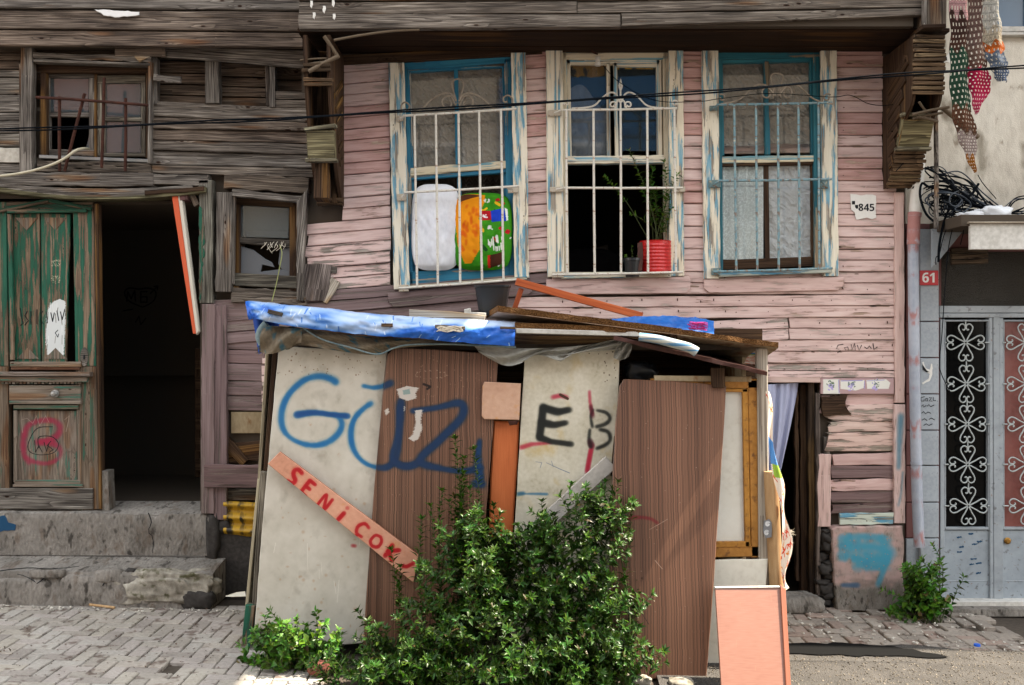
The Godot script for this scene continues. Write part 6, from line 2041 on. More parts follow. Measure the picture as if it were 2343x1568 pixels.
	board(can, "top_trim", rect(2218, 507, 2704, 511), .44, .44, .06, M.iron_scroll)
	put(can, "side_plate", board_mb(MB.new(), V([2132, 524, 2219, 511, 2150, 596, 2132, 612]), .06, .10, .012), M.door_metal)
	var deck := MB.new()
	slab_mb(deck, W(2200, 517, .41), W(2800, 512, -.04))
	put(can, "deck", deck, M.dark_wall)
	for k in 3:
		timber(can, "soffit_board", 2178, 574 + k * 13, 2262, 572 + k * 13, 11, -.02, .02, M.grey_wood, {"tint": Color(.8, .66, .52)})
	board(h, "transom_window", rect(2154, 575, 2452, 702), -.09, -.09, .02, M.pebbled_glass)
	metal_door(h)
	# threshold
	put(h, "threshold", board_mb(MB.new(), V([2148, 1377, 2700, 1377, 2700, 1396, 2148, 1396]), .03, .03, .2), M.white_paint)
	put(h, "threshold", board_mb(MB.new(), V([2140, 1394, 2700, 1394, 2700, 1412, 2140, 1412]), .10, .10, .2), M.concrete)

func heart_petal(c: Vector2, a: float, s: float) -> Array:
	# two strokes that leave the middle, swell to a heart and curl in at its cleft
	var half := [Vector2(1, -2), Vector2(8, -16), Vector2(15, -28), Vector2(16, -37), Vector2(10, -43), Vector2(3, -41), Vector2(1, -34), Vector2(4, -29), Vector2(7, -31)]
	var o := []
	for m in [1.0, -1.0]:
		var q := []
		for p in half: q.append(c + Vector2(p.x * m, p.y).rotated(deg_to_rad(a)) * s)
		o.append(smooth(q, 4))
	return o

func metal_door(h: Node) -> void:
	var dm: Material = M.door_metal
	var d := put(h, "door", bars_mb([[2150, 708, 2456, 708, 16], [2150, 722, 2456, 722, 10], [2157, 730, 2157, 1376, 10], [2268, 728, 2270, 1376, 8], [2292, 728, 2292, 1376, 9], [2281, 724, 2282, 1376, 15], [2400, 728, 2402, 1376, 10]], -.04, .05), dm, "grey metal double door with wrought heart scrolls")
	for s in [[2162, 2265, M.dark_pane], [2296, 2396, M.rust_pane]]:
		board(d, "pane", rect(s[0], 733, s[1], 1208), -.075, -.075, .006, s[2])
		put(d, "pane_frame", bars_mb([[s[0], 734, s[1], 734, 4], [s[0], 1210, s[1], 1210, 6], [s[0] + 1.5, 733, s[0] + 1.5, 1212, 4], [s[1] - 1.5, 733, s[1] - 1.5, 1212, 4]], -.045, .03), dm)
		board(d, "lower_panel", rect(s[0] - 4, 1214, s[1] + 4, 1374), -.055, -.055, .01, dm, {"tint": Color(.95, .98, 1.02)})
		put(d, "panel_seam", bars_mb([[s[0] + 6, 1330, s[1] - 6, 1330, 2]], -.052, .005), dm)
		var cx: float = s[0] + (48.0 if s[0] < 2200 else 50.0)
		var k := 0
		for cy in [784, 879, 971, 1063, 1158]:
			var mb := MB.new()
			var c := Vector2(cx + k * 1.6, cy)
			for a in [0, 90, 180, 270]:
				for st in heart_petal(c, a, .98):
					var pts := []
					for p in st: pts.append(W(p.x, p.y, -.035))
					tube_mb(mb, pts, .0047, 6)
			for q in [[c.x - 44, c.y, s[0], c.y], [c.x + 44, c.y, s[1], c.y], [c.x, c.y - 36, c.x, c.y - 52]]:
				tube_mb(mb, [W(q[0], q[1], -.035), W(q[2], q[3], -.035)], .0044, 6)
			put(d, "scroll_ornament", mb, M.iron_pale)
			k += 1
	# marks of worn paint, the lock
	for q in [[2222, 1222], [2196, 1230], [2230, 1246], [2242, 1240], [2200, 1252], [2196, 1264], [2228, 1280], [2224, 1292], [2240, 1290], [2238, 1312]]:
		board(d, "paint_mark", roughen(V([q[0] - rr(3, 8), q[1] - 1.5, q[0] + rr(3, 8), q[1] - 2.5, q[0] + 6, q[1] + 1, q[0] - 5, q[1] + 2]), 2, 1.1), -.0535, -.0535, .001, M.spray_blue, {"bev": .0003})
	var lk := MB.new()
	lathe_mb(lk, Vector3.ZERO, [[.0, .012], [.012, .012], [.014, .008], [.018, .006], [.022, .002], [.022, -.004]], 16)
	for i in lk.v.size():
		lk.v[i] = Basis(Vector3.RIGHT, PI / 2) * lk.v[i] + W(2306, 1238, -.045)
		lk.n[i] = Basis(Vector3.RIGHT, PI / 2) * lk.n[i]
	put(d, "lock", lk, M.brass)

func opposite_house() -> void:
	# the row across the street, which the panes mirror
	for q in [[-9.5, -5.9, "opposite_pink", "pink rendered house across the street", 8.4], [-5.85, -.25, "opposite_cream", "cream rendered house across the street, next to the pink one", 8.0], [-.2, 2.6, "opposite_blue", "narrow blue rendered house across the street with a balcony", 8.2], [2.65, 7.5, "opposite_cream", "cream rendered house across the street, right of the blue one", 7.8]]:
		var x0: float = q[0]
		var x1: float = q[1]
		var h := thing("rendered_house", q[3], "house", Vector3((x0 + x1) / 2, 0, 9.5))
		var mb := MB.new()
		slab_mb(mb, Vector3(x0, -.1, 9.2), Vector3(x1, q[4], 15))
		put(h, "wall", mb, M[q[2]])
		var rf := MB.new()
		slab_mb(rf, Vector3(x0 - .02, q[4], 8.9), Vector3(x1 + .02, q[4] + .18, 15.2))
		put(h, "roof", rf, M.dark_render)
		var n := int((x1 - x0) / 1.6)
		for fl in 3:
			for i in n:
				var cx := x0 + (i + .5) * (x1 - x0) / n
				var wf := MB.new()
				wf.box(Vector3(cx, 1.5 + fl * 2.7, 9.19), Vector3(.9, 1.3, .06))
				var wn := put(h, "window", wf, M.white_paint)
				var pn := MB.new()
				pn.box(Vector3(cx, 1.5 + fl * 2.7, 9.155), Vector3(.76, 1.16, .02))
				put(wn, "pane", pn, M.dark_pane)
		if q[2] == "opposite_blue":
			var bl := MB.new()
			slab_mb(bl, Vector3(.3, 4.2, 8.5), Vector3(2.5, 4.32, 9.19))
			var bal := put(h, "balcony", bl, M.dark_render)
			for rail in [4.8, 5.2]:
				put(bal, "rail", tube_mb(MB.new(), [Vector3(.3, rail, 8.53), Vector3(1.4, rail, 8.53), Vector3(2.5, rail, 8.53)], .03), M.ink)
			for i in 5:
				put(bal, "baluster", tube_mb(MB.new(), [Vector3(.34 + i * .53, 4.3, 8.53), Vector3(.34 + i * .53, 5.2, 8.53)], .025), M.ink)

# ---------------------------------------------------------------- shack of salvaged boards
func quad_slab(par: Node, nm: String, fl: Vector3, fr: Vector3, br: Vector3, bl: Vector3, th: float, mt: Material, tint := Color.WHITE) -> MeshInstance3D:
	# a sheet of board from its four top corners, with ragged front edge
	var mb := MB.new()
	mb.col = tint
	var dn := Vector3(0, -th, 0)
	var n := 14
	var ft := []
	var fb := []
	var bt := []
	for i in n + 1:
		var t := float(i) / n
		var j := Vector3(0, rr(-.002, .002), rr(-.006, .004))
		ft.append(fl.lerp(fr, t) + j)
		fb.append(fl.lerp(fr, t) + dn + j + Vector3(0, rr(-.003, .002), rr(-.006, .006)))
		bt.append(bl.lerp(br, t))
	for i in n:
		var u := Vector2(ft[i].x, 0); var u1 := Vector2(ft[i + 1].x, 0)
		mb.quad(ft[i], ft[i + 1], bt[i + 1], bt[i], u, u1, u1 + Vector2(0, 1), u + Vector2(0, 1))
		mb.quad(fb[i], fb[i + 1], ft[i + 1], ft[i], u, u1, u1 + Vector2(0, .05), u + Vector2(0, .05))
		mb.quad(bt[i] + dn, bt[i + 1] + dn, fb[i + 1], fb[i], u + Vector2(0, 1), u1 + Vector2(0, 1), u1, u)
		mb.quad(bt[i + 1] + dn, bt[i] + dn, bt[i], bt[i + 1], u, u1, u1, u)
	mb.quad(bt[0] + dn, fb[0], ft[0], bt[0])
	mb.quad(fb[n], bt[n] + dn, bt[n], ft[n])
	return put(par, nm, mb, mt)

func laminate(sd: int, w: int, h: int, c0: Color, c1: Color, c2: Color) -> Image:
	# printed wood: upright lines of uneven width
	var n1 := FastNoiseLite.new(); n1.seed = sd; n1.frequency = .17; n1.fractal_octaves = 3
	var n2 := FastNoiseLite.new(); n2.seed = sd + 1; n2.frequency = .012
	var im := Image.create_empty(w, h, false, Image.FORMAT_RGB8)
	var colsA := []
	for x in w:
		var t := clampf(.5 + .6 * n1.get_noise_1d(x * 1.0) + .5 * n2.get_noise_1d(x * 1.0), 0, 1)
		var g := n1.get_noise_1d(x * 2.7 + 900.0)
		var c := c1.lerp(c2, t)
		if g > .16: c = c.lerp(c0, clampf((g - .16) * 5.0, 0, .9))
		colsA.append(c)
	var st := Image.create_empty(w, 1, false, Image.FORMAT_RGB8)
	for x in w: st.set_pixel(x, 0, colsA[x])
	var y := 0
	var sh := 0.0
	while y < h:
		var k := 3
		var off := int(round(n2.get_noise_1d(y * .35) * 5.0))
		for yy in range(y, mini(y + k, h)):
			im.blit_rect(st, Rect2i(0, 0, w, 1), Vector2i(off, yy))
			if off > 0: im.blit_rect(st, Rect2i(w - off, 0, off, 1), Vector2i(0, yy))
			elif off < 0: im.blit_rect(st, Rect2i(0, 0, -off, 1), Vector2i(w + off, yy))
		y += k
	return im

func shack() -> void:
	var s := thing("shack", "low lean-to shack of graffitied salvaged boards against the pink house", "shack", W(1170, 1500, .7))
	var blue := rgb(12, 94, 152)
	var G := [V([768, 876, 756, 868, 730, 862, 700, 868, 672, 888, 652, 914, 642, 945, 643, 975, 656, 998, 682, 1014, 716, 1021, 748, 1014, 772, 996, 782, 974, 776, 958, 760, 950]), V([676, 951, 716, 946, 756, 950, 798, 954])]
	var U := [V([830, 884, 852, 888, 872, 886, 896, 876]), V([850, 924, 832, 936, 812, 958, 803, 986, 806, 1022, 824, 1052, 850, 1068, 880, 1072, 900, 1058, 910, 1030, 915, 980, 916, 916]), V([914, 930, 908, 1000, 896, 1048, 914, 1066, 940, 1068, 962, 1056])]
	var Z := [V([942, 942, 1000, 934, 1054, 924, 1056, 956, 1006, 1008, 960, 1056, 1010, 1074, 1060, 1080, 1104, 1072]), V([1098, 1010, 1092, 1060, 1100, 1100]), V([1085, 1108, 1108, 1110])]
	# cream board on the left
	var ap := [Vector2(638, 792), Vector2(886, 806), Vector2(866, 1020), Vector2(848, 1250), Vector2(834, 1472), Vector2(790, 1476), Vector2(700, 1462), Vector2(582, 1436), Vector2(600, 1200), Vector2(622, 960)]
	var cb := stuff(401, 512, 1024, {"cols": [rgb(156, 149, 136), rgb(184, 178, 165), rgb(196, 190, 178), rgb(206, 201, 190)], "w": [130, 90, 36], "f0": .010, "f1": .02, "soft": 3, "stains": [[[rgb(140, 104, 76), rgb(168, 134, 106), rgb(180, 148, 120)], 226, .02], [[rgb(128, 120, 107), rgb(160, 153, 140), rgb(176, 169, 157)], 184, .006]]})
	var ca := canvas_for(cb[0], 512, 1152, ap, 31)
	ca.dots(60, Rect2(600, 800, 270, 60), .8, 2.6, Color(.34, .22, .12, .7), .5)
	ca.dots(50, Rect2(585, 1120, 265, 350), 1.5, 6, Color(.62, .44, .30, .35), .7)
	for i in 7:
		var p := Vector2(ca.g.randf_range(600, 840), ca.g.randf_range(1150, 1440))
		ca.stroke([p, p + Vector2(ca.g.randf_range(-8, 8), ca.g.randf_range(10, 60))], .8, Color(.84, .82, .78, .5), .5, .4)
	for q in [G[0], G[1]]:
		ca.stroke(smooth(q), 13, Color(blue, .22), .95, .6)
		ca.stroke(smooth(q), 8, Color(blue, .42), .7, .5)
	ca.stroke(smooth(G[1]), 9.5, Color(rgb(14, 66, 124), .5), .7, .5)
	for q in U:
		ca.stroke(smooth(q), 11.5, Color(blue, .22), .95, .6)
		ca.stroke(smooth(q), 7, Color(blue, .42), .7, .5)
	ca.stroke(V([806, 1250, 816, 1252]), 7, Color(.6, .08, .12, .4), .9, .5)
	board(s, "wall_board", roughen(ap, 30, .7), 1.10, 1.14, .022, printed("graffiti_cream", ca, {"rough": .55, "spec": .45}), {"uvm": "fit", "edge_tint": Color(.7, .55, .4)})
	# brown board with the rest of the word
	var bp := [Vector2(886, 812), Vector2(902, 796), Vector2(1010, 801), Vector2(1128, 810), Vector2(1140, 824), Vector2(1130, 960), Vector2(1116, 1130), Vector2(1106, 1250), Vector2(1092, 1500), Vector2(829, 1500), Vector2(840, 1330), Vector2(858, 1090), Vector2(876, 900)]
	var lb := laminate(7, 512, 1024, rgb(44, 27, 20), rgb(98, 67, 51), rgb(134, 98, 78))
	var cbx := canvas_for(lb, 512, 1152, bp, 37)
	cbx.dots(46, Rect2(880, 800, 250, 120), .8, 2.4, Color(.62, .52, .42, .6), .5)
	cbx.dots(90, Rect2(850, 800, 280, 640), .6, 1.6, Color(.70, .60, .52, .5), .4)
	for q in U + Z:
		cbx.stroke(smooth(q), 14, Color(rgb(10, 40, 72), .30), .9, .6)
		cbx.stroke(smooth(q), 9, Color(rgb(8, 44, 82), .5), .6, .4)
	cbx.stroke(V([1096, 1020, 1098, 1104]), 11, Color(rgb(14, 58, 100), .3), .9, .6)
	# scraps of torn paper left on it
	for q in [[906, 892, 930, 884, 958, 888, 950, 900, 952, 912, 930, 918, 912, 910], [948, 940, 966, 938, 962, 966, 966, 980, 958, 1004, 946, 1012, 934, 1004, 944, 994, 950, 968], [878, 940, 886, 934, 890, 944, 882, 952], [922, 930, 926, 930, 924, 942]]:
		cbx.fill(V(q), rgb(188, 180, 172), 3.5)
	cbx.fill(V([920, 894, 936, 890, 938, 902, 922, 904]), rgb(132, 150, 146), 2.0)
	cbx.stroke(V([968, 880, 984, 886, 976, 892]), 3, Color(.10, .05, .04, .8), .5, .4)
	for i in 16:
		var a := TAU * i / 16.0
		cbx.dots(2, Rect2(982 + cos(a) * 34, 856 + sin(a) * 9, 5, 4), .8, 2.0, Color(.75, .68, .6, .6), .5)
	board(s, "wall_board", roughen(bp, 40, .5), 1.13, 1.17, .02, printed("graffiti_brown", cbx, {"rough": .42, "spec": .5}), {"uvm": "fit", "edge_tint": Color(1.2, 1.1, .9)})
	# little beige board and the orange upright below it
	board(s, "wall_board", V([1108, 874, 1192, 878, 1188, 962, 1108, 960, 1102, 952, 1104, 884]), 1.16, 1.165, .02, M.patch_beige, {"su": .5, "sv": .5, "bev": .004})
	board(s, "wall_board", V([1130, 963, 1188, 966, 1184, 1060, 1172, 1236, 1118, 1232, 1122, 1100]), 1.12, 1.125, .03, M.orange_board, {"ang": 90, "su": .6, "sv": .3, "bev": .008})
	board(s, "hinge", V([1162, 964, 1186, 963, 1184, 972, 1166, 974]), 1.165, 1.165, .01, M.rust)
	# cream board with the black letters
	var ep := [Vector2(1200, 826), Vector2(1214, 806), Vector2(1300, 800), Vector2(1418, 797), Vector2(1412, 1000), Vector2(1404, 1240), Vector2(1396, 1490), Vector2(1168, 1490), Vector2(1176, 1230), Vector2(1190, 1000)]
	var eb := stuff(431, 384, 1024, {"cols": [rgb(150, 140, 118), rgb(188, 180, 160), rgb(204, 197, 180), rgb(216, 210, 196)], "w": [130, 90, 36], "f0": .010, "soft": 3, "stains": [[[rgb(170, 144, 96), rgb(188, 166, 120), rgb(200, 180, 140)], 186, .006]]})
	var ce := canvas_for(eb[0], 400, 1152, ep, 43)
	for i in 14: ce.dots(1, Rect2(1205 + i * 15, 802, 10, 10), 1.2, 3.0, Color(.18, .10, .06, .9), .4)
	ce.dots(12, Rect2(1380, 820, 30, 60), 1.0, 2.2, Color(.18, .10, .06, .8), .4)
	var red := rgb(170, 26, 52)
	var bk := rgb(20, 22, 20)
	for q in [[1264, 910, 1282, 906, 1300, 911], [1349, 896, 1350, 920, 1356, 950], [1190, 1026, 1216, 1018, 1262, 1014], [1356, 1018, 1350, 1044, 1342, 1084], [1352, 1030, 1344, 1080], [1330, 1170, 1336, 1180]]:
		ce.stroke(V(q), 6.5, Color(red, .34), .9, .6)
	ce.stroke(V([1282, 904, 1300, 914]), 3, Color(.28, .15, .10, .9), .4, .4)
	for q in [[1243, 932, 1240, 962, 1234, 1006], [1243, 934, 1276, 944, 1306, 938], [1238, 968, 1268, 974, 1298, 968], [1234, 1002, 1262, 1012, 1310, 1018]]:
		ce.stroke(V(q), 12, Color(bk, .22), .9, .7)
		ce.stroke(V(q), 9, Color(bk, .5), .6, .5)
	for q in [[1358, 938, 1352, 954, 1356, 980], [1350, 984, 1348, 1004, 1352, 1026], [1366, 940, 1388, 946, 1396, 960, 1384, 972, 1362, 978], [1372, 984, 1392, 990, 1396, 1008, 1384, 1020, 1364, 1028]]:
		ce.stroke(smooth(V(q)), 7, Color(bk, .22), .95, .85)
		ce.stroke(smooth(V(q)), 4.5, Color(bk, .32), .7, .8)
	ce.stroke(V([1352, 930, 1356, 956]), 8, Color(rgb(70, 10, 24), .4), .8, .5)
	ce.stroke(V([1350, 1010, 1354, 1024]), 8, Color(rgb(50, 8, 20), .4), .8, .5)
	ce.stroke(V([1184, 1132, 1200, 1130]), 8, Color(rgb(20, 82, 120), .4), .8, .5)
	ce.stroke(V([1196, 1131, 1254, 1132]), 4, Color(rgb(40, 100, 140), .3), .9, .6)
	for q in [[1226, 1058, 1240, 1060, 1236, 1072], [1250, 1060, 1280, 1074, 1304, 1084], [1262, 1056, 1266, 1070]]:
		ce.stroke(V(q), 1.0, Color(.44, .48, .54, .5), .5, .4)
	board(s, "wall_board", roughen(ep, 34, .8), 1.13, 1.16, .024, printed("lettered_cream", ce, {"rough": .55, "spec": .45}), {"uvm": "fit", "edge_tint": Color(.6, .45, .32)})
	timber(s, "batten", 1411, 1000, 1402, 1090, 9, 1.17, .03, M.brown_wood, {"tint": Color(1.6, 1.2, 1.1)})
	timber(s, "batten", 1214, 1226, 1398, 1058, 36, 1.19, .018, M.white_paint, {"tint": Color(.86, .82, .80), "rough": .6})
	# tall brown board at the right
	var gp := [Vector2(1418, 884), Vector2(1428, 868), Vector2(1540, 872), Vector2(1662, 884), Vector2(1650, 1080), Vector2(1634, 1330), Vector2(1616, 1556), Vector2(1384, 1552), Vector2(1398, 1180), Vector2(1408, 980)]
	var lg := laminate(19, 512, 1024, rgb(42, 25, 18), rgb(98, 67, 50), rgb(138, 99, 77))
	var cg := canvas_for(lg, 512, 1152, gp, 47)
	cg.stroke(smooth(V([1436, 1196, 1462, 1192, 1490, 1196, 1506, 1208])), 7, Color(rgb(110, 16, 22), .36), .9, .6)
	cg.dots(70, Rect2(1400, 880, 250, 660), .5, 1.5, Color(.78, .72, .66, .6), .4)
	for q in [[1500, 1212, 1526, 1196], [1486, 1220, 1510, 1206], [1496, 1290, 1512, 1310]]:
		cg.stroke(V(q), .7, Color(.7, .6, .54, .5), .5, .4)
	cg.stroke(smooth(V([1430, 1360, 1446, 1380, 1458, 1398, 1472, 1420, 1480, 1434])), .9, Color(.16, .09, .07, .8), .4, .3)
	board(s, "wall_board", roughen(gp, 30, .8), 1.20, 1.42, .02, printed("brown_laminate", cg, {"rough": .42, "spec": .5}), {"uvm": "fit", "edge_tint": Color(1.4, 1.2, .9)})
	timber(s, "batten", 1498, 866, 1720, 868, 13, 1.18, .03, M.chip_face)
	timber(s, "batten", 1645, 842, 1646, 888, 28, 1.23, .05, M.brown_wood, {"tint": Color(2.0, 1.7, 1.4), "rough": .8})
	# old cupboard door: ochre frame with a white panel
	var fr := put(s, "cupboard_door", bars_mb([[1490, 878, 1738, 878, 22], [1723, 870, 1732, 1276, 24], [1500, 1266, 1742, 1262, 24], [1500, 880, 1500, 1270, 24]], 1.17, .04), M.ochre_frame)
	put(fr, "inner_frame", bars_mb([[1500, 892, 1712, 894, 8], [1705, 890, 1712, 1252, 13], [1500, 1248, 1716, 1246, 13]], 1.175, .03, Color(1.15, 1.0, .82)), M.ochre_frame)
	board(fr, "panel", rect(1500, 890, 1706, 1246), 1.155, 1.155, .01, M.white_board)
	board(s, "wall_board", roughen(V([1560, 1284, 1758, 1280, 1752, 1348, 1560, 1350]), 30, .7), 1.20, 1.21, .014, M.white_board, {"tint": Color(.97, .96, .93)})
	board(s, "wall_board", V([1560, 1346, 1664, 1346, 1650, 1530, 1560, 1530]), 1.20, 1.21, .014, M.white_board, {"tint": Color(.9, .88, .84)})
	# posts on the right: sawn timber above, a round pole with a rag below
	var post := MB.new()
	post.box((W(1742, 797, 1.16) + W(1748, 1500, 1.16)) / 2, Vector3(.055, W(0, 797, 1.16).y - W(0, 1500, 1.16).y, .055), Basis(Vector3.BACK, .008), .006)
	post.col = Color(1, .96, .9)
	put(s, "post", post, M.pale_wood)
	put(s, "pole", tube_mb(MB.new(), [W(1764, 1079, 1.2), W(1767, 1150, 1.205), W(1772, 1250, 1.2), W(1780, 1400, 1.2), W(1786, 1520, 1.2)], .037, 12), M.ochre_wood)
	# side walls, edge on
	timber(s, "side_batten", 612, 786, 592, 1100, 7, 1.05, .9, M.pale_wood, {"tint": Color(1.25, 1.1, .85)})
	timber(s, "side_batten", 592, 1096, 556, 1470, 7, 1.06, .9, M.pale_wood, {"tint": Color(1.25, 1.1, .85)})
	timber(s, "side_batten", 630, 806, 608, 1090, 14, 1.06, .05, M.brown_wood, {"tint": Color(2.0, 1.5, 1.1)})
	timber(s, "side_batten", 604, 1080, 584, 1400, 18, 1.085, .05, M.grey_wood, {"tint": Color(1.1, 1.0, .9)})
	timber(s, "side_batten", 572, 1386, 562, 1480, 22, 1.11, .05, M.green_wood, {"tint": Color(1.3, 1.3, 1.3)})
	var side := MB.new()
	slab_mb(side, Vector3(1.24, .03, .10), Vector3(1.26, 1.62, 1.02))
	put(s, "side_wall", side, M.chip_face)
	# slanting plank with red letters
	var dp := V([612, 1062, 640, 1034, 958, 1272, 946, 1334])
	var base := stuff(457, 512, 512, {"cols": [rgb(166, 112, 88), rgb(194, 138, 112), rgb(206, 152, 126), rgb(216, 168, 142)], "w": [130, 90, 36], "soft": 3, "stains": [[[rgb(180, 118, 60), rgb(198, 138, 78), rgb(206, 150, 92)], 186, .012]]})
	var cd := canvas_for(base[0], 768, 640, dp, 53)
	var ax := Vector2(.794, .608)
	var up := Vector2(.608, -.794)
	var o := Vector2(652, 1102)
	var L := func(q: Array, at: float) -> Array:
		var r := []
		for p in V(q): r.append(o + ax * (at + p.x) + up * p.y)
		return r
	var lr := rgb(168, 18, 26)
	var pink := rgb(206, 60, 60)
	for q in [[[20, 38, 8, 40, 2, 32, 8, 22, 18, 16, 16, 6, 2, 4], 0], [[0, 36, 0, 2], 44], [[0, 36, 18, 36], 44], [[0, 20, 14, 20], 44], [[0, 3, 16, 2], 44], [[0, 2, 2, 34, 18, 4, 20, 34], 92], [[0, 4, 2, 26], 150], [[1, 38, 2, 39], 150], [[22, 32, 8, 34, 0, 20, 6, 6, 22, 6], 196], [[10, 4, 8, -4], 196], [[12, 32, 0, 28, -2, 12, 8, 4, 20, 10, 20, 24, 12, 32], 240], [[0, 34, 2, 2], 284], [[20, 34, 2, 18, 22, 4], 284], [[10, 30, 14, 26], 336], [[2, 10, 10, 14, 16, 26], 330]]:
		var pts: Array = L.call(q[0], q[1])
		if pts.size() > 3: pts = smooth(pts, 5)
		cd.stroke(pts, 9.5, Color(pink, .16), .95, .6)
		cd.stroke(pts, 5.2, Color(lr, .5), .5, .45)
	cd.dots(120, Rect2(612, 1034, 340, 300), .6, 2.0, Color(.82, .55, .38, .6), .4)
	board(s, "plank", roughen(dp, 40, .6), 1.17, 1.18, .02, printed("lettered_plank", cd, {"rough": .6, "spec": .4}), {"uvm": "fit", "edge_tint": Color(.6, .5, .4)})
	# what shows in the dark gaps
	board(s, "inner_beam", V([1140, 848, 1210, 844, 1210, 866, 1140, 870]), .9, .9, .05, M.brown_wood, {"tint": Color(1.2, 1, .9)})
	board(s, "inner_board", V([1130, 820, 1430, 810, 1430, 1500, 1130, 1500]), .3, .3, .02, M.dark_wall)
	board(s, "added_lining", rect(640, 752, 1745, 900), .45, .45, .02, M.brown_wood)  # boards added behind the gaps to keep them dark and hide the wall
	board(s, "added_lining", rect(640, 900, 1745, 1400), .40, .40, .02, M.brown_wood)
	# roof bearers and roof sheets that belong to the shack
	var rb := MB.new()
	slab_mb(rb, Vector3(-1.28, 1.66, .15), Vector3(1.22, 1.69, 1.06))
	put(s, "roof_sheet", rb, M.dark_wall)
	quad_slab(s, "roof_sheet", W(1404, 768, 1.27), W(1756, 850, 1.30), W(1700, 826, .5), W(1404, 766, .5), .022, M.dark_laminate)
	timber(s, "eave_strip", 1180, 757, 1468, 765, 11, 1.26, .5, M.white_paint, {"tint": Color(.95, .95, .93)})

func shack_roof() -> void:
	# loose sheets weighing down the covering
	var t1 := thing("chipboard_sheet", "thick brown chipboard sheet, topmost on the shack roof beside the black planter", "board", W(1340, 735, .9))
	quad_slab(t1, "core", W(1139, 699, 1.26), W(1560, 752, 1.28), W(1530, 760, .55), W(1112, 716, .6), .030, M.chip_edge)
	put(t1, "facing", MB.new().quad_under([W(1139, 714, 1.255), W(1560, 767, 1.275), W(1530, 772, .56), W(1112, 730, .61)]), M.pale_face)
	var t2 := thing("chipboard_sheet", "long brown chipboard sheet under the topmost one, its edge in line with the blue tarp", "board", W(1380, 755, .9))
	quad_slab(t2, "core", W(1178, 738, 1.25), W(1556, 752, 1.262), W(1540, 762, .5), W(1170, 750, .5), .030, M.chip_edge)
	var t3 := thing("chipboard_sheet", "beige faced chipboard sheet jutting out at the right end of the shack roof", "board", W(1660, 790, .9))
	quad_slab(t3, "core", W(1548, 752, 1.24), W(1782, 784, 1.24), W(1740, 812, .45), W(1548, 800, .45), .026, M.chip_edge)
	put(t3, "facing", MB.new().quad_under([W(1550, 766, 1.232), W(1781, 797, 1.232), W(1740, 826, .46), W(1550, 813, .46)]), M.chip_face)
	# blue tarpaulin
	var top := V([562, 688, 600, 692, 660, 698, 740, 705, 820, 715, 900, 722, 980, 727, 1060, 731, 1120, 733, 1180, 736])
	var bot := V([568, 733, 586, 730, 640, 742, 740, 756, 820, 765, 900, 771, 960, 774, 1010, 780, 1080, 786, 1177, 793])
	top = smooth(top, 4)
	bot = smooth(bot, 4)
	var nz := FastNoiseLite.new()
	nz.seed = 77
	nz.frequency = 2.0
	var pick := func(a: Array, u: float) -> Vector2:
		var q := u * (a.size() - 1)
		var i := mini(int(q), a.size() - 2)
		return a[i].lerp(a[i + 1], q - i)
	var f := func(u: float, v: float) -> Vector3:
		var a: Vector2 = pick.call(top, u)
		var b: Vector2 = pick.call(bot, u)
		var p: Vector3
		if v < .25:
			p = W(a.x, a.y, 1.22)
			p.z = lerpf(.62, 1.22, v / .25)
			p.y += -.02 * (1 - v / .25) + .012 * sin(PI * v / .25)
		else:
			var k := (v - .25) / .75
			p = W(lerpf(a.x, b.x, k), lerpf(a.y, b.y, k), 1.22 + .05 * sin(k * 2.2))
		p.z += .022 * nz.get_noise_2d(u * 4.0, v * .8) + .004 * nz.get_noise_2d(u * 16.0, v * 1.2)
		p.y += .005 * nz.get_noise_2d(u * 9.0, v * .4)
		return p
	var tp := thing("tarpaulin", "sun-bleached blue tarpaulin draped along the front edge of the shack roof", "tarpaulin", W(870, 790, 1.1))
	put(tp, "sheet", sheet_mb(MB.new(), 120, 22, f, Vector2(1, 1)), M.tarp)
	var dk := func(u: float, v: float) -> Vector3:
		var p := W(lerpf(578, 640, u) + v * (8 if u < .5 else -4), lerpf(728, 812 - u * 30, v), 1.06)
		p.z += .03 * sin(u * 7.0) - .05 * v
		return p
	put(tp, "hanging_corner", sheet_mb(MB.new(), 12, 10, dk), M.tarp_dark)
	for q in [[612, 712, 645, 720, 9], [872, 744, 898, 744, 8], [995, 747, 1064, 751, 8], [1144, 750, 1180, 751, 6]]:
		var pg := timber(tp, "wood_peg", q[0], q[1], q[2], q[3], q[4], 1.285, .018, M.grey_wood, {"rough": 1.2, "tint": Color(.9, .84, .76)})
	var st := MB.new()
	var sp := []
	for i in 34:
		sp.append(W(1026 + 30 * sin(i * 1.7) + i * .2, 753 + 7 * cos(i * 2.3), 1.295 + .004 * sin(i * 3.1)))
	tube_mb(st, smooth(sp, 4), .0022, 5)
	put(tp, "string", st, M.twig_pale)
	# sacking under it
	var sk := thing("sacking", "grey-brown sacking hanging in folds below the blue tarpaulin", "cloth", W(860, 815, 1.1))
	var stp := smooth(V([612, 745, 660, 748, 700, 752, 780, 765, 860, 772, 940, 776, 1040, 782, 1180, 790]), 4)
	var sbt := smooth(V([640, 792, 655, 801, 690, 790, 780, 804, 850, 813, 880, 808, 912, 797, 1010, 790, 1100, 794, 1182, 798]), 4)
	var f2 := func(u: float, v: float) -> Vector3:
		var a: Vector2 = pick.call(stp, u)
		var b: Vector2 = pick.call(sbt, u)
		var p := W(lerpf(a.x, b.x, v), lerpf(a.y, b.y, v), 1.16 + .035 * sin(v * 3.0))
		p.z += .022 * sin(v * 9.0 + u * 18.0) * (1.0 - u * .6) + .014 * nz.get_noise_2d(u * 14.0, v * 3.0)
		return p
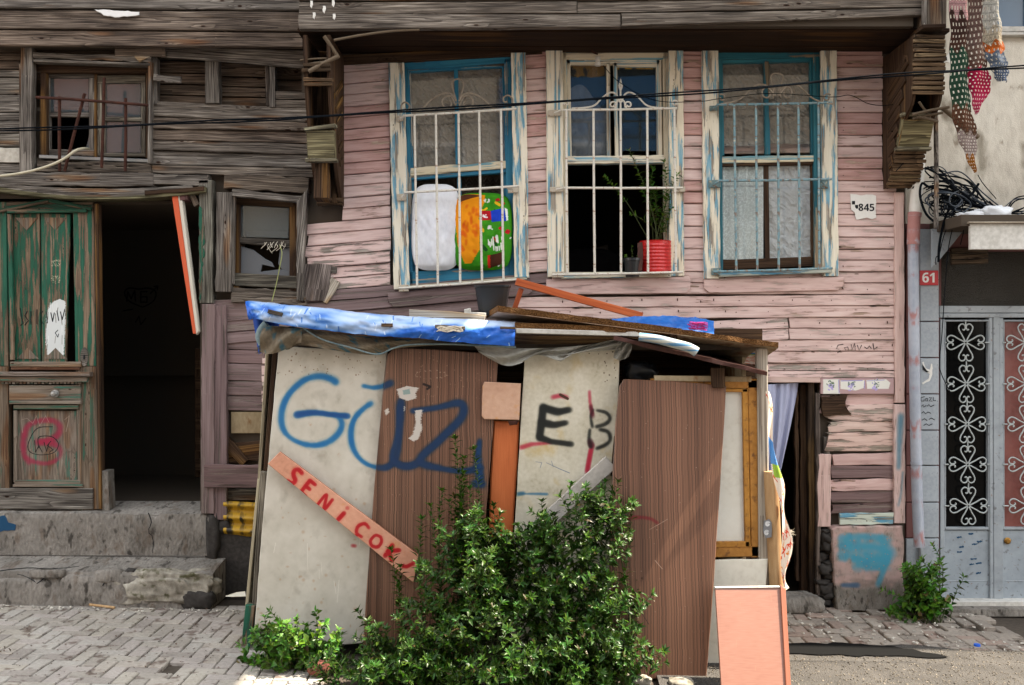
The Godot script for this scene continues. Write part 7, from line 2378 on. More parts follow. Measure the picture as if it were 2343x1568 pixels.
	put(sk, "sheet", sheet_mb(MB.new(), 90, 16, f2, Vector2(2, .4)), M.sacking)
	put(sk, "hem", tube_mb(MB.new(), smooth(V([690, 748, 735, 776, 800, 795, 862, 811, 900, 797, 940, 789, 1040, 788, 1180, 795]), 5).map(func(p): return W(p.x, p.y, 1.215)), .0045, 6), M.denim)
	var fold := func(u: float, v: float) -> Vector3:
		var p := W(lerpf(604, 692, u) - 10 * v * (1 - u), lerpf(748 + u * 4, 806 - u * 14 + 8 * sin(u * 5), v), 1.2)
		p.z += .035 * sin(v * 3.1) + .02 * sin(u * 9.0 + v * 5.0)
		return p
	put(sk, "fold", sheet_mb(MB.new(), 24, 14, fold, Vector2(.4, .3)), M.sacking)
	var roll := []
	for i in 10:
		roll.append(W(612 - 16 * sin(i / 9.0 * PI) , 742 + i * 6, 1.12))
	put(sk, "roll", tube_mb(MB.new(), roll, .028, 9), M.denim)
	var fray := MB.new()
	for i in 26:
		var a := W(604 + rr(-8, 10), 790 + rr(-14, 8), 1.13 + rr(-.02, .02))
		tube_mb(fray, [a, a + Vector3(rr(-.02, .02), rr(-.03, -.01), rr(0, .02)), a + Vector3(rr(-.03, .02), rr(-.06, -.02), rr(0, .02))], .003, 4, .001)
	put(sk, "fringe", fray, M.sacking)
	# grey film between boards and sheets
	var fm := thing("plastic_film", "torn grey plastic film hanging over the top of the lettered cream board", "plastic film", W(1280, 820, 1.1))
	var ft := smooth(V([1084, 790, 1180, 797, 1260, 796, 1340, 790, 1400, 778, 1424, 775]), 4)
	var fbm := smooth(V([1096, 806, 1150, 836, 1190, 832, 1230, 812, 1284, 828, 1270, 818, 1340, 806, 1420, 800]), 4)
	var f3 := func(u: float, v: float) -> Vector3:
		var a: Vector2 = pick.call(ft, u)
		var b: Vector2 = pick.call(fbm, u)
		var p := W(lerpf(a.x, b.x, v), lerpf(a.y, b.y, v), 1.19)
		p.z += .016 * sin(v * 8.0 + u * 24.0) + .016 * nz.get_noise_2d(u * 12.0, v * 4.0)
		return p
	put(fm, "sheet", sheet_mb(MB.new(), 60, 12, f3, Vector2(2, .5)), M.film_grey)
	var knob := func(u: float, v: float) -> Vector3:
		var p := W(lerpf(1412, 1448, u) - 8 * v, lerpf(782, 826 - 16 * absf(u - .4), v), 1.18)
		p.z += .02 * sin(u * 11.0 + v * 6.0)
		return p
	put(fm, "torn_end", sheet_mb(MB.new(), 12, 10, knob), M.film_grey)
	# bag in the dark gap
	var bg := thing("bag", "black plastic bag stuffed in the dark gap above the tall brown board", "bag", W(1462, 868, 1.0))
	put(bg, "bag_body", stone_mb(MB.new(), W(1464, 850, 1.0), Vector3(.17, .10, .14), 41, .35, 12), M.black_plastic)
	# woven bag edge, right
	var wb := thing("woven_sack", "blue and white woven sack rolled along the dark roof board at the right", "sack", W(1530, 800, 1.2))
	put(wb, "roll", tube_mb(MB.new(), smooth([W(1462, 771, 1.30), W(1500, 776, 1.31), W(1540, 786, 1.32), W(1576, 796, 1.32), W(1594, 806, 1.32)], 4), .022, 9, .026), M.woven)
	# things lying on the roof, behind the front edge
	var lp := thing("grey_plank", "short grey plank lying on the roof behind the blue tarpaulin", "plank", W(1020, 735, .9))
	board(lp, "plank_body", roughen(V([936, 708, 1030, 712, 1110, 722, 1108, 738, 936, 736]), 24, .9), .95, .95, .12, M.pale_wood)
	var gl := thing("white_trim", "white plastic trim leaning beside the black planter", "trim", W(1090, 725, .8))
	board(gl, "trim_body", V([1062, 708, 1076, 705, 1078, 714, 1112, 716, 1112, 724, 1062, 722]), .85, .85, .03, M.white_paint)
	var bt := thing("tarpaulin", "crumpled blue tarpaulin heap at the right of the shack roof, with pink thread", "tarpaulin", W(1560, 755, .75))
	var heap := func(u: float, v: float) -> Vector3:
		var hgt := sin(PI * clampf(u * 1.02, 0, 1))
		var p := W(lerpf(1400, 1634, u), lerpf(730 - hgt * 8 + u * 2, 764 + u * 4, v), .66 + .12 * v)
		p.z += .03 * nz.get_noise_2d(u * 2.0, v * .8)
		p.y += .014 * nz.get_noise_2d(u * 3.0, v * .6 + 9.0)
		return p
	put(bt, "sheet", sheet_mb(MB.new(), 50, 12, heap), M.tarp_mid)
	var pk := MB.new()
	sp = []
	for i in 44:
		sp.append(W(1598 + 22 * sin(i * 2.1) + rr(-5, 5), 746 + 8 * cos(i * 1.3) + rr(-3, 3), .81 + rr(-.006, .006)))
	tube_mb(pk, smooth(sp, 3), .0016, 4)
	put(bt, "pink_thread", pk, M.thread_pink)
	# black planter
	var pl := thing("planter", "empty square black plastic planter standing on the shack roof", "planter", W(1127, 716, .8))
	var pm := MB.new()
	var c := W(1127, 722, .72)
	lathe_mb(pm, c, [[.0, .006], [.075, .0], [.098, .155], [.104, .158], [.104, .168], [.096, .168], [.092, .155], [.072, .012], [.0, .012]], 32, 8.0)
	put(pl, "pot", pm, M.black_plastic)
	# reddish frame
	var wf := thing("broken_furniture", "broken red-brown wooden frame propped over the planter", "frame", W(1300, 725, .7))
	timber(wf, "rail", 1180, 644, 1470, 724, 17, .62, .03, M.red_stain_wood)
	timber(wf, "leg", 1193, 660, 1172, 722, 12, .60, .025, M.red_stain_wood)
	# flowered rag on the pole
	var rg := thing("patterned_rag", "red and white patterned rag hanging down the right-hand pole of the shack", "rag", W(1790, 1300, 1.2))
	var re := smooth(V([1764, 900, 1772, 980, 1788, 1080, 1800, 1150, 1812, 1220, 1806, 1300, 1810, 1352]), 5)
	var le := smooth(V([1752, 896, 1756, 980, 1768, 1080, 1784, 1150, 1790, 1220, 1788, 1300, 1794, 1350]), 5)
	var fr2 := func(u: float, v: float) -> Vector3:
		var a: Vector2 = pick.call(le, v)
		var b: Vector2 = pick.call(re, v)
		var p := W(lerpf(a.x, b.x + 6 * sin(v * 19.0), u), a.y, 1.25 + .02 * u)
		p.z += .012 * sin(u * 4.0 + v * 14.0) - .03 * u * u
		return p
	put(rg, "cloth", sheet_mb(MB.new(), 12, 60, fr2, Vector2(1, 1)), M.rag_print)
	var th := MB.new()
	for i in 18:
		var a := W(1796 + rr(0, 6), 1226 + rr(-12, 12), 1.2)
		tube_mb(th, [a, a + Vector3(rr(.005, .03), rr(-.005, .012), rr(-.01, .01)), a + Vector3(rr(.02, .05), rr(-.02, .015), rr(-.02, .02))], .0016, 4, .0006)
	put(rg, "fringe", th, M.twig_pale)
	var rs := thing("sticker", "grey rose-pattern sticker on the pole beside the leaning board", "sticker", W(1756, 1230, 1.24))
	board(rs, "print", roughen(V([1748, 1192, 1760, 1188, 1766, 1196, 1766, 1230, 1752, 1232, 1746, 1214]), 5, .8), 1.242, 1.242, .002, M.rose_print, {"uvm": "fit", "bev": .0005})
	var cr := thing("colour_cloth", "red and orange cloth scrap tucked under the right roof board", "cloth", W(1720, 825, 1.1))
	board(cr, "scrap", roughen(V([1702, 832, 1716, 812, 1734, 800, 1740, 812, 1732, 836]), 6, 1.5), 1.12, 1.14, .012, M.rag_print, {"uvm": "fit"})
	# board leaning at the front
	var lb := thing("leaning_board", "orange-brown furniture board leaning at the right front of the shack", "board", W(1725, 1600, 1.7))
	board(lb, "panel", V([1637, 1347, 1787, 1345, 1812, 1600, 1652, 1600]), 1.42, 1.72, .018, M.salmon_board, {"uvm": "fit", "bev": .002})
	board(lb, "edge_strip", V([1787, 1340, 1798, 1346, 1812, 1600, 1800, 1600]), 1.43, 1.73, .022, M.salmon_edge, {"uvm": "fit"})
	timber(lb, "top_strip", 1637, 1346, 1786, 1344, 3, 1.425, .02, M.white_paint)

# ---------------------------------------------------------------- things in the windows
func cushion_mb(c: Vector3, w: float, h: float, d: float, lean: float, sd: int) -> MB:
	var nz := FastNoiseLite.new()
	nz.seed = sd
	nz.frequency = 1.6
	var b := Basis(Vector3.RIGHT, lean)
	var mb := MB.new()
	for s in [1.0, -1.0]:
		var f := func(u: float, v: float) -> Vector3:
			var x := (u - .5) * 2.0
			var y := (.5 - v) * 2.0
			var pin := 1.0 - .13 * pow(absf(x), 4.0)
			var pinx := 1.0 - .16 * pow(absf(y), 4.0)
			var th := pow(maxf(0.0, (1 - x * x) * (1 - y * y)), .42)
			var p := Vector3(x * w * .5 * pinx * s, y * h * .5 * pin, s * d * .5 * th)
			p.z += s * .012 * nz.get_noise_2d(x * 2.0, y * 2.0) * th
			return c + b * p
		sheet_mb(mb, 28, 32, f)
	return mb

func leaf(mb: MB, b: Vector3, dir: Vector3, up: Vector3, ln: float, wd: float, col: Color, droop := 0.15) -> void:
	var side := dir.cross(up)
	if side.length() < .01: side = Vector3.RIGHT
	side = side.normalized()
	var nup := side.cross(dir).normalized()
	var m := b + dir * ln * .42
	var t := b + dir * ln - nup * ln * droop
	var ml := m + side * wd * .5 + nup * wd * .18
	var mr := m - side * wd * .5 + nup * wd * .18
	var q := b + dir * ln * .75 - nup * ln * droop * .4
	var ql := q + side * wd * .3 + nup * wd * .08
	var qr := q - side * wd * .3 + nup * wd * .08
	mb.col = col
	mb.tri(b, m, ml); mb.tri(b, mr, m)
	mb.quad(m, q, ql, ml); mb.quad(m, mr, qr, q)
	mb.tri(q, t, ql); mb.tri(q, qr, t)

func leaf_tone(dark := 1.0) -> Color:
	var v := rr(.55, 1.45) * dark
	if rng.randf() < .03: return Color(.10 * v, .075 * v, .03 * v)
	return Color(.050 * v * rr(.7, 1.4), .118 * v, .016 * v * rr(.5, 1.5))

# a shoot: stem along a bent line with leaves in a spiral and a rosette at its tip; returns [stem, leaves]
func shoot(a: Vector3, tip: Vector3, o := {}) -> Array:
	var st := MB.new()
	var lv := MB.new()
	var bend: Vector3 = o.get("bend", Vector3(rr(-.06, .06), rr(-.02, .06), rr(-.03, .06)))
	var pts := []
	var n := 9
	for i in n + 1:
		var t := float(i) / n
		pts.append(a.lerp(tip, t) + bend * sin(t * PI) + Vector3(rr(-1, 1), 0, rr(-1, 1)) * .004)
	tube_mb(st, pts, o.get("r", .0035), 5, .0014)
	var ln := a.distance_to(tip)
	var cnt: int = maxi(5, int(ln / o.get("gap", .018)))
	var L: float = o.get("len", .055)
	var wd: float = o.get("wid", .34)
	var from: float = o.get("from", .15)
	for i in cnt:
		var t := lerpf(from, 1.0, float(i) / cnt)
		var k := t * n
		var j := mini(int(k), n - 1)
		var p: Vector3 = pts[j].lerp(pts[j + 1], k - j)
		var ax: Vector3 = (pts[j + 1] - pts[j]).normalized()
		var an := i * 2.4 + rr(-.3, .3)
		var u := ax.cross(Vector3(.3, .2, .9)).normalized()
		var w := ax.cross(u)
		var out := (u * cos(an) + w * sin(an))
		var dir := (out + ax * rr(.25, .8)).normalized()
		var s := L * rr(.5, 1.25) * (1.0 - .35 * t)
		leaf(lv, p, dir, ax, s, s * wd, leaf_tone(o.get("tone", 1.0)), rr(.05, .3))
		if o.get("side", false) and i % 3 == 0 and t < .85:
			for q in 4:
				var d2 := (dir + Vector3(rr(-1, 1), rr(-.3, 1), rr(-1, 1)) * .8).normalized()
				leaf(lv, p + dir * s * rr(.3, .9), d2, ax, s * .6, s * .6 * wd, leaf_tone(o.get("tone", 1.0)), .15)
	for i in int(o.get("rosette", 6)):
		var an := i * 2.4
		var ax: Vector3 = (pts[n] - pts[n - 1]).normalized()
		var u := ax.cross(Vector3(.3, .2, .9)).normalized()
		var w := ax.cross(u)
		leaf(lv, tip, (ax * rr(.5, 1.1) + u * cos(an) + w * sin(an)).normalized(), ax, L * rr(.4, .75), L * .2, leaf_tone(o.get("tone", 1.0) * 1.25) , .1)
	if o.get("flower", false):
		for i in 40:
			var t := rr(.78, 1.05)
			var p: Vector3 = pts[n - 1].lerp(pts[n], (t - .75) * 4.0)
			var d := Vector3(rr(-1, 1), rr(-.2, 1), rr(-1, 1)).normalized()
			leaf(lv, p, d, Vector3.UP, .011, .008, Color(.16, .22, .05) * rr(.7, 1.3))
	return [st, lv]

func grow(par: Node, nm: String, a: Vector3, tip: Vector3, o := {}) -> void:
	var s := shoot(a, tip, o)
	var st := put(par, nm, s[0], M.stem)
	put(st, "leaves", s[1], M.leaf_dark)

func window_things() -> void:
	var pc := W(996, 522, -.02)
	var p1 := thing("pillow", "plain white pillow propped upright behind the bars of the leftmost window", "pillow", W(996, 616, -.02))
	put(p1, "pillow_body", cushion_mb(W(997, 520, -.015), .315, .56, .15, -.06, 3), M.pillow)
	var p2 := thing("cushion", "bright green cushion with orange and blue shapes, beside the white pillow", "cushion", W(1104, 618, -.02))
	put(p2, "cushion_body", cushion_mb(W(1104, 530, .0), .385, .50, .14, -.05, 8), M.cushion_print)
	# middle window: red tin with a rose, small pot
	var tin := thing("tin_can", "large red ribbed tin used as a plant pot on the middle window sill", "tin", W(1497, 626, .02))
	var prof := [[.0, .0], [.098, .0], [.101, .006]]
	for k in 16:
		prof.append([.099 if k % 2 else .1025, .02 + k * .011])
	prof.append_array([[.100, .20], [.103, .206], [.097, .206], [.095, .18], [.0, .18]])
	var tm := MB.new()
	lathe_mb(tm, W(1500, 626, .0), prof, 30)
	put(tin, "tin_body", tm, M.red_tin)
	board(tin, "label_patch", roughen(V([1459, 556, 1470, 553, 1472, 580, 1470, 620, 1460, 622]), 8, 1.0), .098, .098, .002, M.dark_laminate)
	var rose := thing("rose_plant", "straggling rose with thin stems and sparse leaves growing from the red tin", "plant", W(1497, 560, .02))
	var tips := [[1440, 345, 1], [1385, 405, 1], [1520, 370, 2], [1495, 385, 2], [1550, 400, 1], [1470, 440, 1], [1445, 490, 1], [1500, 430, 2], [1535, 470, 2], [1480, 395, 1], [1510, 480, 2]]
	for q in tips:
		var a := W(1500 + rr(-16, 22), 570, .0 + rr(-.03, .04))
		var tip := W(q[0], q[1], .04 + rr(-.05, .04))
		var ln := a.distance_to(tip)
		grow(rose, "shoot", a, tip, {"gap": .022 if q[2] == 1 else .013, "from": .55 if q[2] == 1 else .3, "len": .052, "wid": .62, "rosette": 5, "r": .0024, "bend": Vector3(rr(-.03, .05), rr(.0, .05), .02), "tone": 1.25})
	var gp := thing("flower_pot", "small black plastic pot with a succulent, left of the red tin", "pot", W(1448, 628, .05))
	var pm := MB.new()
	lathe_mb(pm, W(1447, 634, .06), [[.0, .0], [.042, .0], [.056, .10], [.060, .102], [.060, .118], [.055, .118], [.05, .10], [.0, .10]], 24)
	put(gp, "pot", pm, M.black_plastic)
	for q in [[1446, 565], [1432, 585], [1462, 584], [1452, 596], [1438, 600]]:
		grow(gp, "shoot", W(1447, 602, .06), W(q[0], q[1], .07), {"gap": .012, "from": .3, "len": .026, "wid": .75, "rosette": 7, "tone": 1.3, "bend": Vector3.ZERO})
	# fur-like dark edge of the chair behind
	var chair := thing("armchair", "rounded dark chair back inside the open middle window", "chair", W(1370, 640, -.7))
	put(chair, "backrest", stone_mb(MB.new(), W(1352, 640, -.7), Vector3(.46, .44, .2), 4, .05, 14), M.dark_cloth)
	put(chair, "seat", stone_mb(MB.new(), W(1352, 690, -.6), Vector3(.5, .16, .5), 5, .05, 10), M.dark_cloth)
	# curtain in the low doorway
	var cu := thing("curtain", "pale lilac curtain drawn aside in the low right doorway", "curtain", W(1790, 1180, -.02))
	var f := func(u: float, v: float) -> Vector3:
		var xr := lerpf(1830, 1762, pow(v, 1.15))
		var p := W(lerpf(1752, xr, u), lerpf(880, 1190, v) - 3 * u, .02)
		p.z += .012 * sin(u * 13.0 + v * 2.0) + .006 * sin(u * 31.0 - v * 4.0) - .03 * u
		return p
	put(cu, "cloth", sheet_mb(MB.new(), 34, 30, f), M.curtain_lilac)

func street_things() -> void:
	# house number and papers
	var sg := thing("number_plate", "red house number plate reading 61 on the grey tiled pier", "sign", W(2126, 653, .0))
	board(sg, "plate", rect(2105.5, 619, 2148, 653), .012, .012, .008, M.sign_red, {"bev": .003})
	lettering(sg, "61", W(2126.5, 636, .0125), .062, M.sign_white)
	var pp := thing("number_paper", "torn white paper with 845 printed on it, on the pink wall beside the right bracket", "notice", W(1975, 503, .015))
	board(pp, "sheet", roughen(V([1946, 444, 1968, 447, 1996, 445, 2005, 448, 2004, 482, 2006, 498, 1996, 502, 1984, 498, 1960, 503, 1956, 486, 1948, 480]), 7, .9), .018, .018, .002, M.paper, {"bev": .0006})
	lettering(pp, "845", W(1983, 475, .0185), .046, M.ink)
	for q in [[1950, 460, 1957, 460, 1957, 468, 1950, 468], [1957, 469, 1964, 469, 1964, 477, 1960, 478, 1957, 474]]:
		board(pp, "print_mark", V(q), .0192, .0192, .001, M.ink, {"bev": .0003})
	var p3 := thing("number_paper", "torn scrap of white paper high on the cream plaster beside the crochet blanket", "notice", W(2160, 140, -.05))
	board(p3, "sheet", roughen(V([2154, 122, 2160, 120, 2164, 130, 2172, 120, 2176, 136, 2174, 144, 2158, 140]), 5, .9), -.046, -.046, .002, M.paper, {"bev": .0006})
	board(p3, "print_mark", V([2160, 128, 2167, 130, 2168, 139, 2161, 136]), -.0445, -.0445, .001, M.ink, {"bev": .0003})
	# the wire across the street front
	var wire := thing("overhead_wire", "thin dark overhead wire running across the whole front", "wire", W(1171, 240, .95))
	for s in 2:
		var pts := smooth([W(-500, 322, .95), W(-100, 302, .95), W(300, 287, .95), W(700, 268, .95), W(1170, 239, .95), W(1640, 208, .95), W(2080, 169, .94), W(2343, 153, .90), W(2900, 110, .85)], 8)
		for i in pts.size():
			pts[i] += Vector3(0, .0045 * (1 if s == 0 else -1) + .003 * sin(i * .7 + s * 2.0), .004 * cos(i * .7 + s))
		put(wire, "strand", tube_mb(MB.new(), pts, .0048, 6), M.cable)
	# thin loose wire along the window heads
	var w2 := thing("loose_wire", "thin loose wire strung over the middle window to the right bracket", "wire", W(1640, 230, .1))
	put(w2, "strand", tube_mb(MB.new(), smooth([W(1380, 150, .12), W(1420, 190, .14), W(1500, 230, .14), W(1600, 232, .13), W(1646, 226, .13), W(1760, 214, .15), W(1900, 222, .14), W(1946, 218, .14), W(1990, 238, .15), W(2040, 240, .2), W(2120, 222, .35)], 6), .0025, 5), M.cable)
	# pale hose
	var hs := thing("hose", "pale plastic hose looping from the barred grey window", "hose", W(90, 395, .1))
	put(hs, "tube", tube_mb(MB.new(), smooth([W(-60, 408, .12), W(0, 403, .12), W(60, 394, .12), W(110, 380, .12), W(145, 364, .11), W(172, 345, .09), W(190, 340, .03), W(203, 341, -.05)], 6), .0085, 9), M.hose)
	# plank hanging in the doorway
	var hp := thing("hanging_board", "slanting orange and white painted board hanging in the open doorway", "board", W(425, 764, .05))
	board(hp, "front_face", V([390, 434, 404, 434, 448, 764, 441, 764]), .06, .08, .05, M.orange_wood, {"ang": 97})
	board(hp, "side_face", V([404, 433, 413, 434, 454, 758, 448, 766]), .055, .075, .05, M.white_wood, {"ang": 97})
	# dry vine
	var vn := thing("dry_vine", "dry pale tendril hanging from the small broken window", "vine", W(625, 690, .06))
	put(vn, "stem", tube_mb(MB.new(), smooth([W(640, 562, .0), W(645, 580, .05), W(640, 610, .06), (W(632, 650, .06)), W(622, 690, .08)], 6), .0030, 5), M.vine)
	var tw := MB.new()
	for i in 12:
		var a := W(606 + i * 4.2, 556 + rr(-4, 4), -.01)
		tube_mb(tw, smooth([a, a + Vector3(rr(-.02, .02), -.02, .02), a + Vector3(rr(-.03, .03), rr(-.06, -.03), .03)], 4), .0016, 4)
	put(vn, "tendril", tw, M.twig_pale)
	# crochet blanket
	var cb := thing("crochet_blanket", "patchwork crochet blanket hanging down at the upper right", "blanket", W(2230, 395, .62))
	var strips := [["strip", V([2170, -60, 2172, 60, 2173, 140, 2178, 230, 2188, 300, 2204, 350, 2226, 396]), V([2212, -60, 2214, 60, 2216, 140, 2222, 230, 2234, 300, 2232, 350, 2230, 396]), .62, M.crochet_left], ["strip", V([2210, -60, 2212, 40, 2213, 140, 2217, 200, 2228, 262]), V([2250, -60, 2254, 40, 2260, 140, 2266, 200, 2232, 264]), .60, M.crochet_mid], ["strip", V([2244, -60, 2246, 30, 2254, 110, 2268, 160, 2278, 186]), V([2266, -60, 2288, 30, 2300, 110, 2306, 160, 2302, 190]), .64, M.crochet_right]]
	for q in strips:
		var le := smooth(q[1], 6)
		var re := smooth(q[2], 6)
		var zz: float = q[3]
		var ff := func(u: float, v: float) -> Vector3:
			var k := v * (le.size() - 1)
			var i := mini(int(k), le.size() - 2)
			var a: Vector2 = le[i].lerp(le[i + 1], k - i)
			var b: Vector2 = re[i].lerp(re[i + 1], k - i)
			var p := W(lerpf(a.x, b.x, u) + 2.0 * sin(v * 40.0 + u), lerpf(a.y, b.y, u), zz)
			p.z += .025 * sin(u * PI) + .012 * sin(u * 7.0 + v * 9.0)
			return p
		put(cb, q[0], sheet_mb(MB.new(), 14, 60, ff), q[4])
	# pole and the tangle of cables above the canopy
	var po := thing("wooden_pole", "thin weathered stick standing before the tangle of cables", "pole", W(2143, 522, .2))
	put(po, "stick", tube_mb(MB.new(), [W(2141, 206, .22), W(2142, 300, .22), W(2143, 420, .21), W(2142, 524, .2)], .0145, 7), M.grey_wood)
	var ct := thing("cable_tangle", "tangle of black cables coiled above the metal door", "cables", W(2220, 510, .15))
	var thick := [[2148, 515, 2120, 490, 2106, 450, 2110, 420, 2126, 440 - 12, 2160, 436, 2200, 448, 2222, 446, 2240, 420], [2148, 600, 2150, 560, 2160, 510, 2172, 480, 2190, 460, 2215, 452]]
	for q in thick:
		put(ct, "cable", tube_mb(MB.new(), smooth(V(q).map(func(p): return W(p.x, p.y, .18)), 6), .0078, 7), M.cable)
	for i in 42:
		var z := .12 + rr(-.06, .10)
		var q := []
		if i < 9:
			q = [Vector2(2106 + rr(-2, 26), 386 + rr(-6, 8)), Vector2(2150 + rr(-10, 10), 392 + rr(-12, 20)), Vector2(2200 + rr(-10, 30), 400 + i * 7 + rr(-6, 6)), Vector2(2240 + rr(-14, 14), 440 + i * 4.0), Vector2(2272 + rr(-10, 20), 478 + rr(-8, 8))]
		elif i < 34:
			var c := Vector2(2160 + rr(-24, 34), 440 + rr(-16, 26))
			var r := Vector2(rr(20, 54), rr(14, 34))
			var t0 := rr(0, 6.28)
			for k in 6:
				q.append(c + Vector2(cos(t0 + k * 1.0) * r.x + k * 4.0, sin(t0 + k * 1.0) * r.y + k * 3.5))
			q.append(Vector2(2260 + rr(-10, 30), 484 + rr(-8, 10)))
		else:
			q = [Vector2(2256 + rr(-30, 10), 470 + rr(-10, 18)), Vector2(2290 + rr(-10, 10), 486 + rr(-16, 10)), Vector2(2330, 480 + rr(-30, 20)), Vector2(2420, 470 + rr(-50, 30))]
		put(ct, "cable", tube_mb(MB.new(), smooth(q, 7).map(func(p): return W(p.x, p.y, z + .03 * sin(p.x * .05))), rr(.0030, .0052), 5), M.cable if i % 3 else M.cable_blue)
	for q in [[2184, 480, 2160, 540, 2150, 580, 2142, 590, 2142, 606], [2186, 500, 2172, 560, 2164, 640, 2156, 760, 2150, 830, 2156, 860, 2176, 900], [2200, 480, 2206, 520, 2198, 560], [2280, 455, 2250, 420, 2238, 400], [2040, 300, 2100, 330, 2120, 340], [2046, 350, 2080, 334, 2130, 325], [2050, 392, 2090, 350, 2128, 318]]:
		put(ct, "cable", tube_mb(MB.new(), smooth(V(q).map(func(p): return W(p.x, p.y, .20)), 6), .0030, 5), M.cable)
	for q in [["crumpled white plastic bag lying left on top of the door canopy", 2222, 496, .16, .055], ["larger crumpled white plastic bag among cables on the canopy", 2274, 490, .20, .09]]:
		var b := thing("plastic_bag", q[0], "bag", W(q[1], 507, .3))
		put(b, "bag_body", stone_mb(MB.new(), W(q[1], q[2], .26), Vector3(q[3], q[4], .12), int(q[1]), .45, 14), M.bag_white)

func lettering(par: Node, text: String, at: Vector3, size: float, mt: Material) -> void:
	var tm := TextMesh.new()
	var sf := SystemFont.new()
	sf.font_names = PackedStringArray(["Droid Sans"])
	sf.font_weight = 700
	tm.font = sf
	tm.text = text
	tm.font_size = 64
	tm.pixel_size = size / 46.0
	tm.depth = .002
	var o := MeshInstance3D.new()
	o.name = numbered(par, "lettering")
	par.add_child(o, true)
	tm.material = mt
	o.mesh = tm
	o.position = at - origin_of(par)

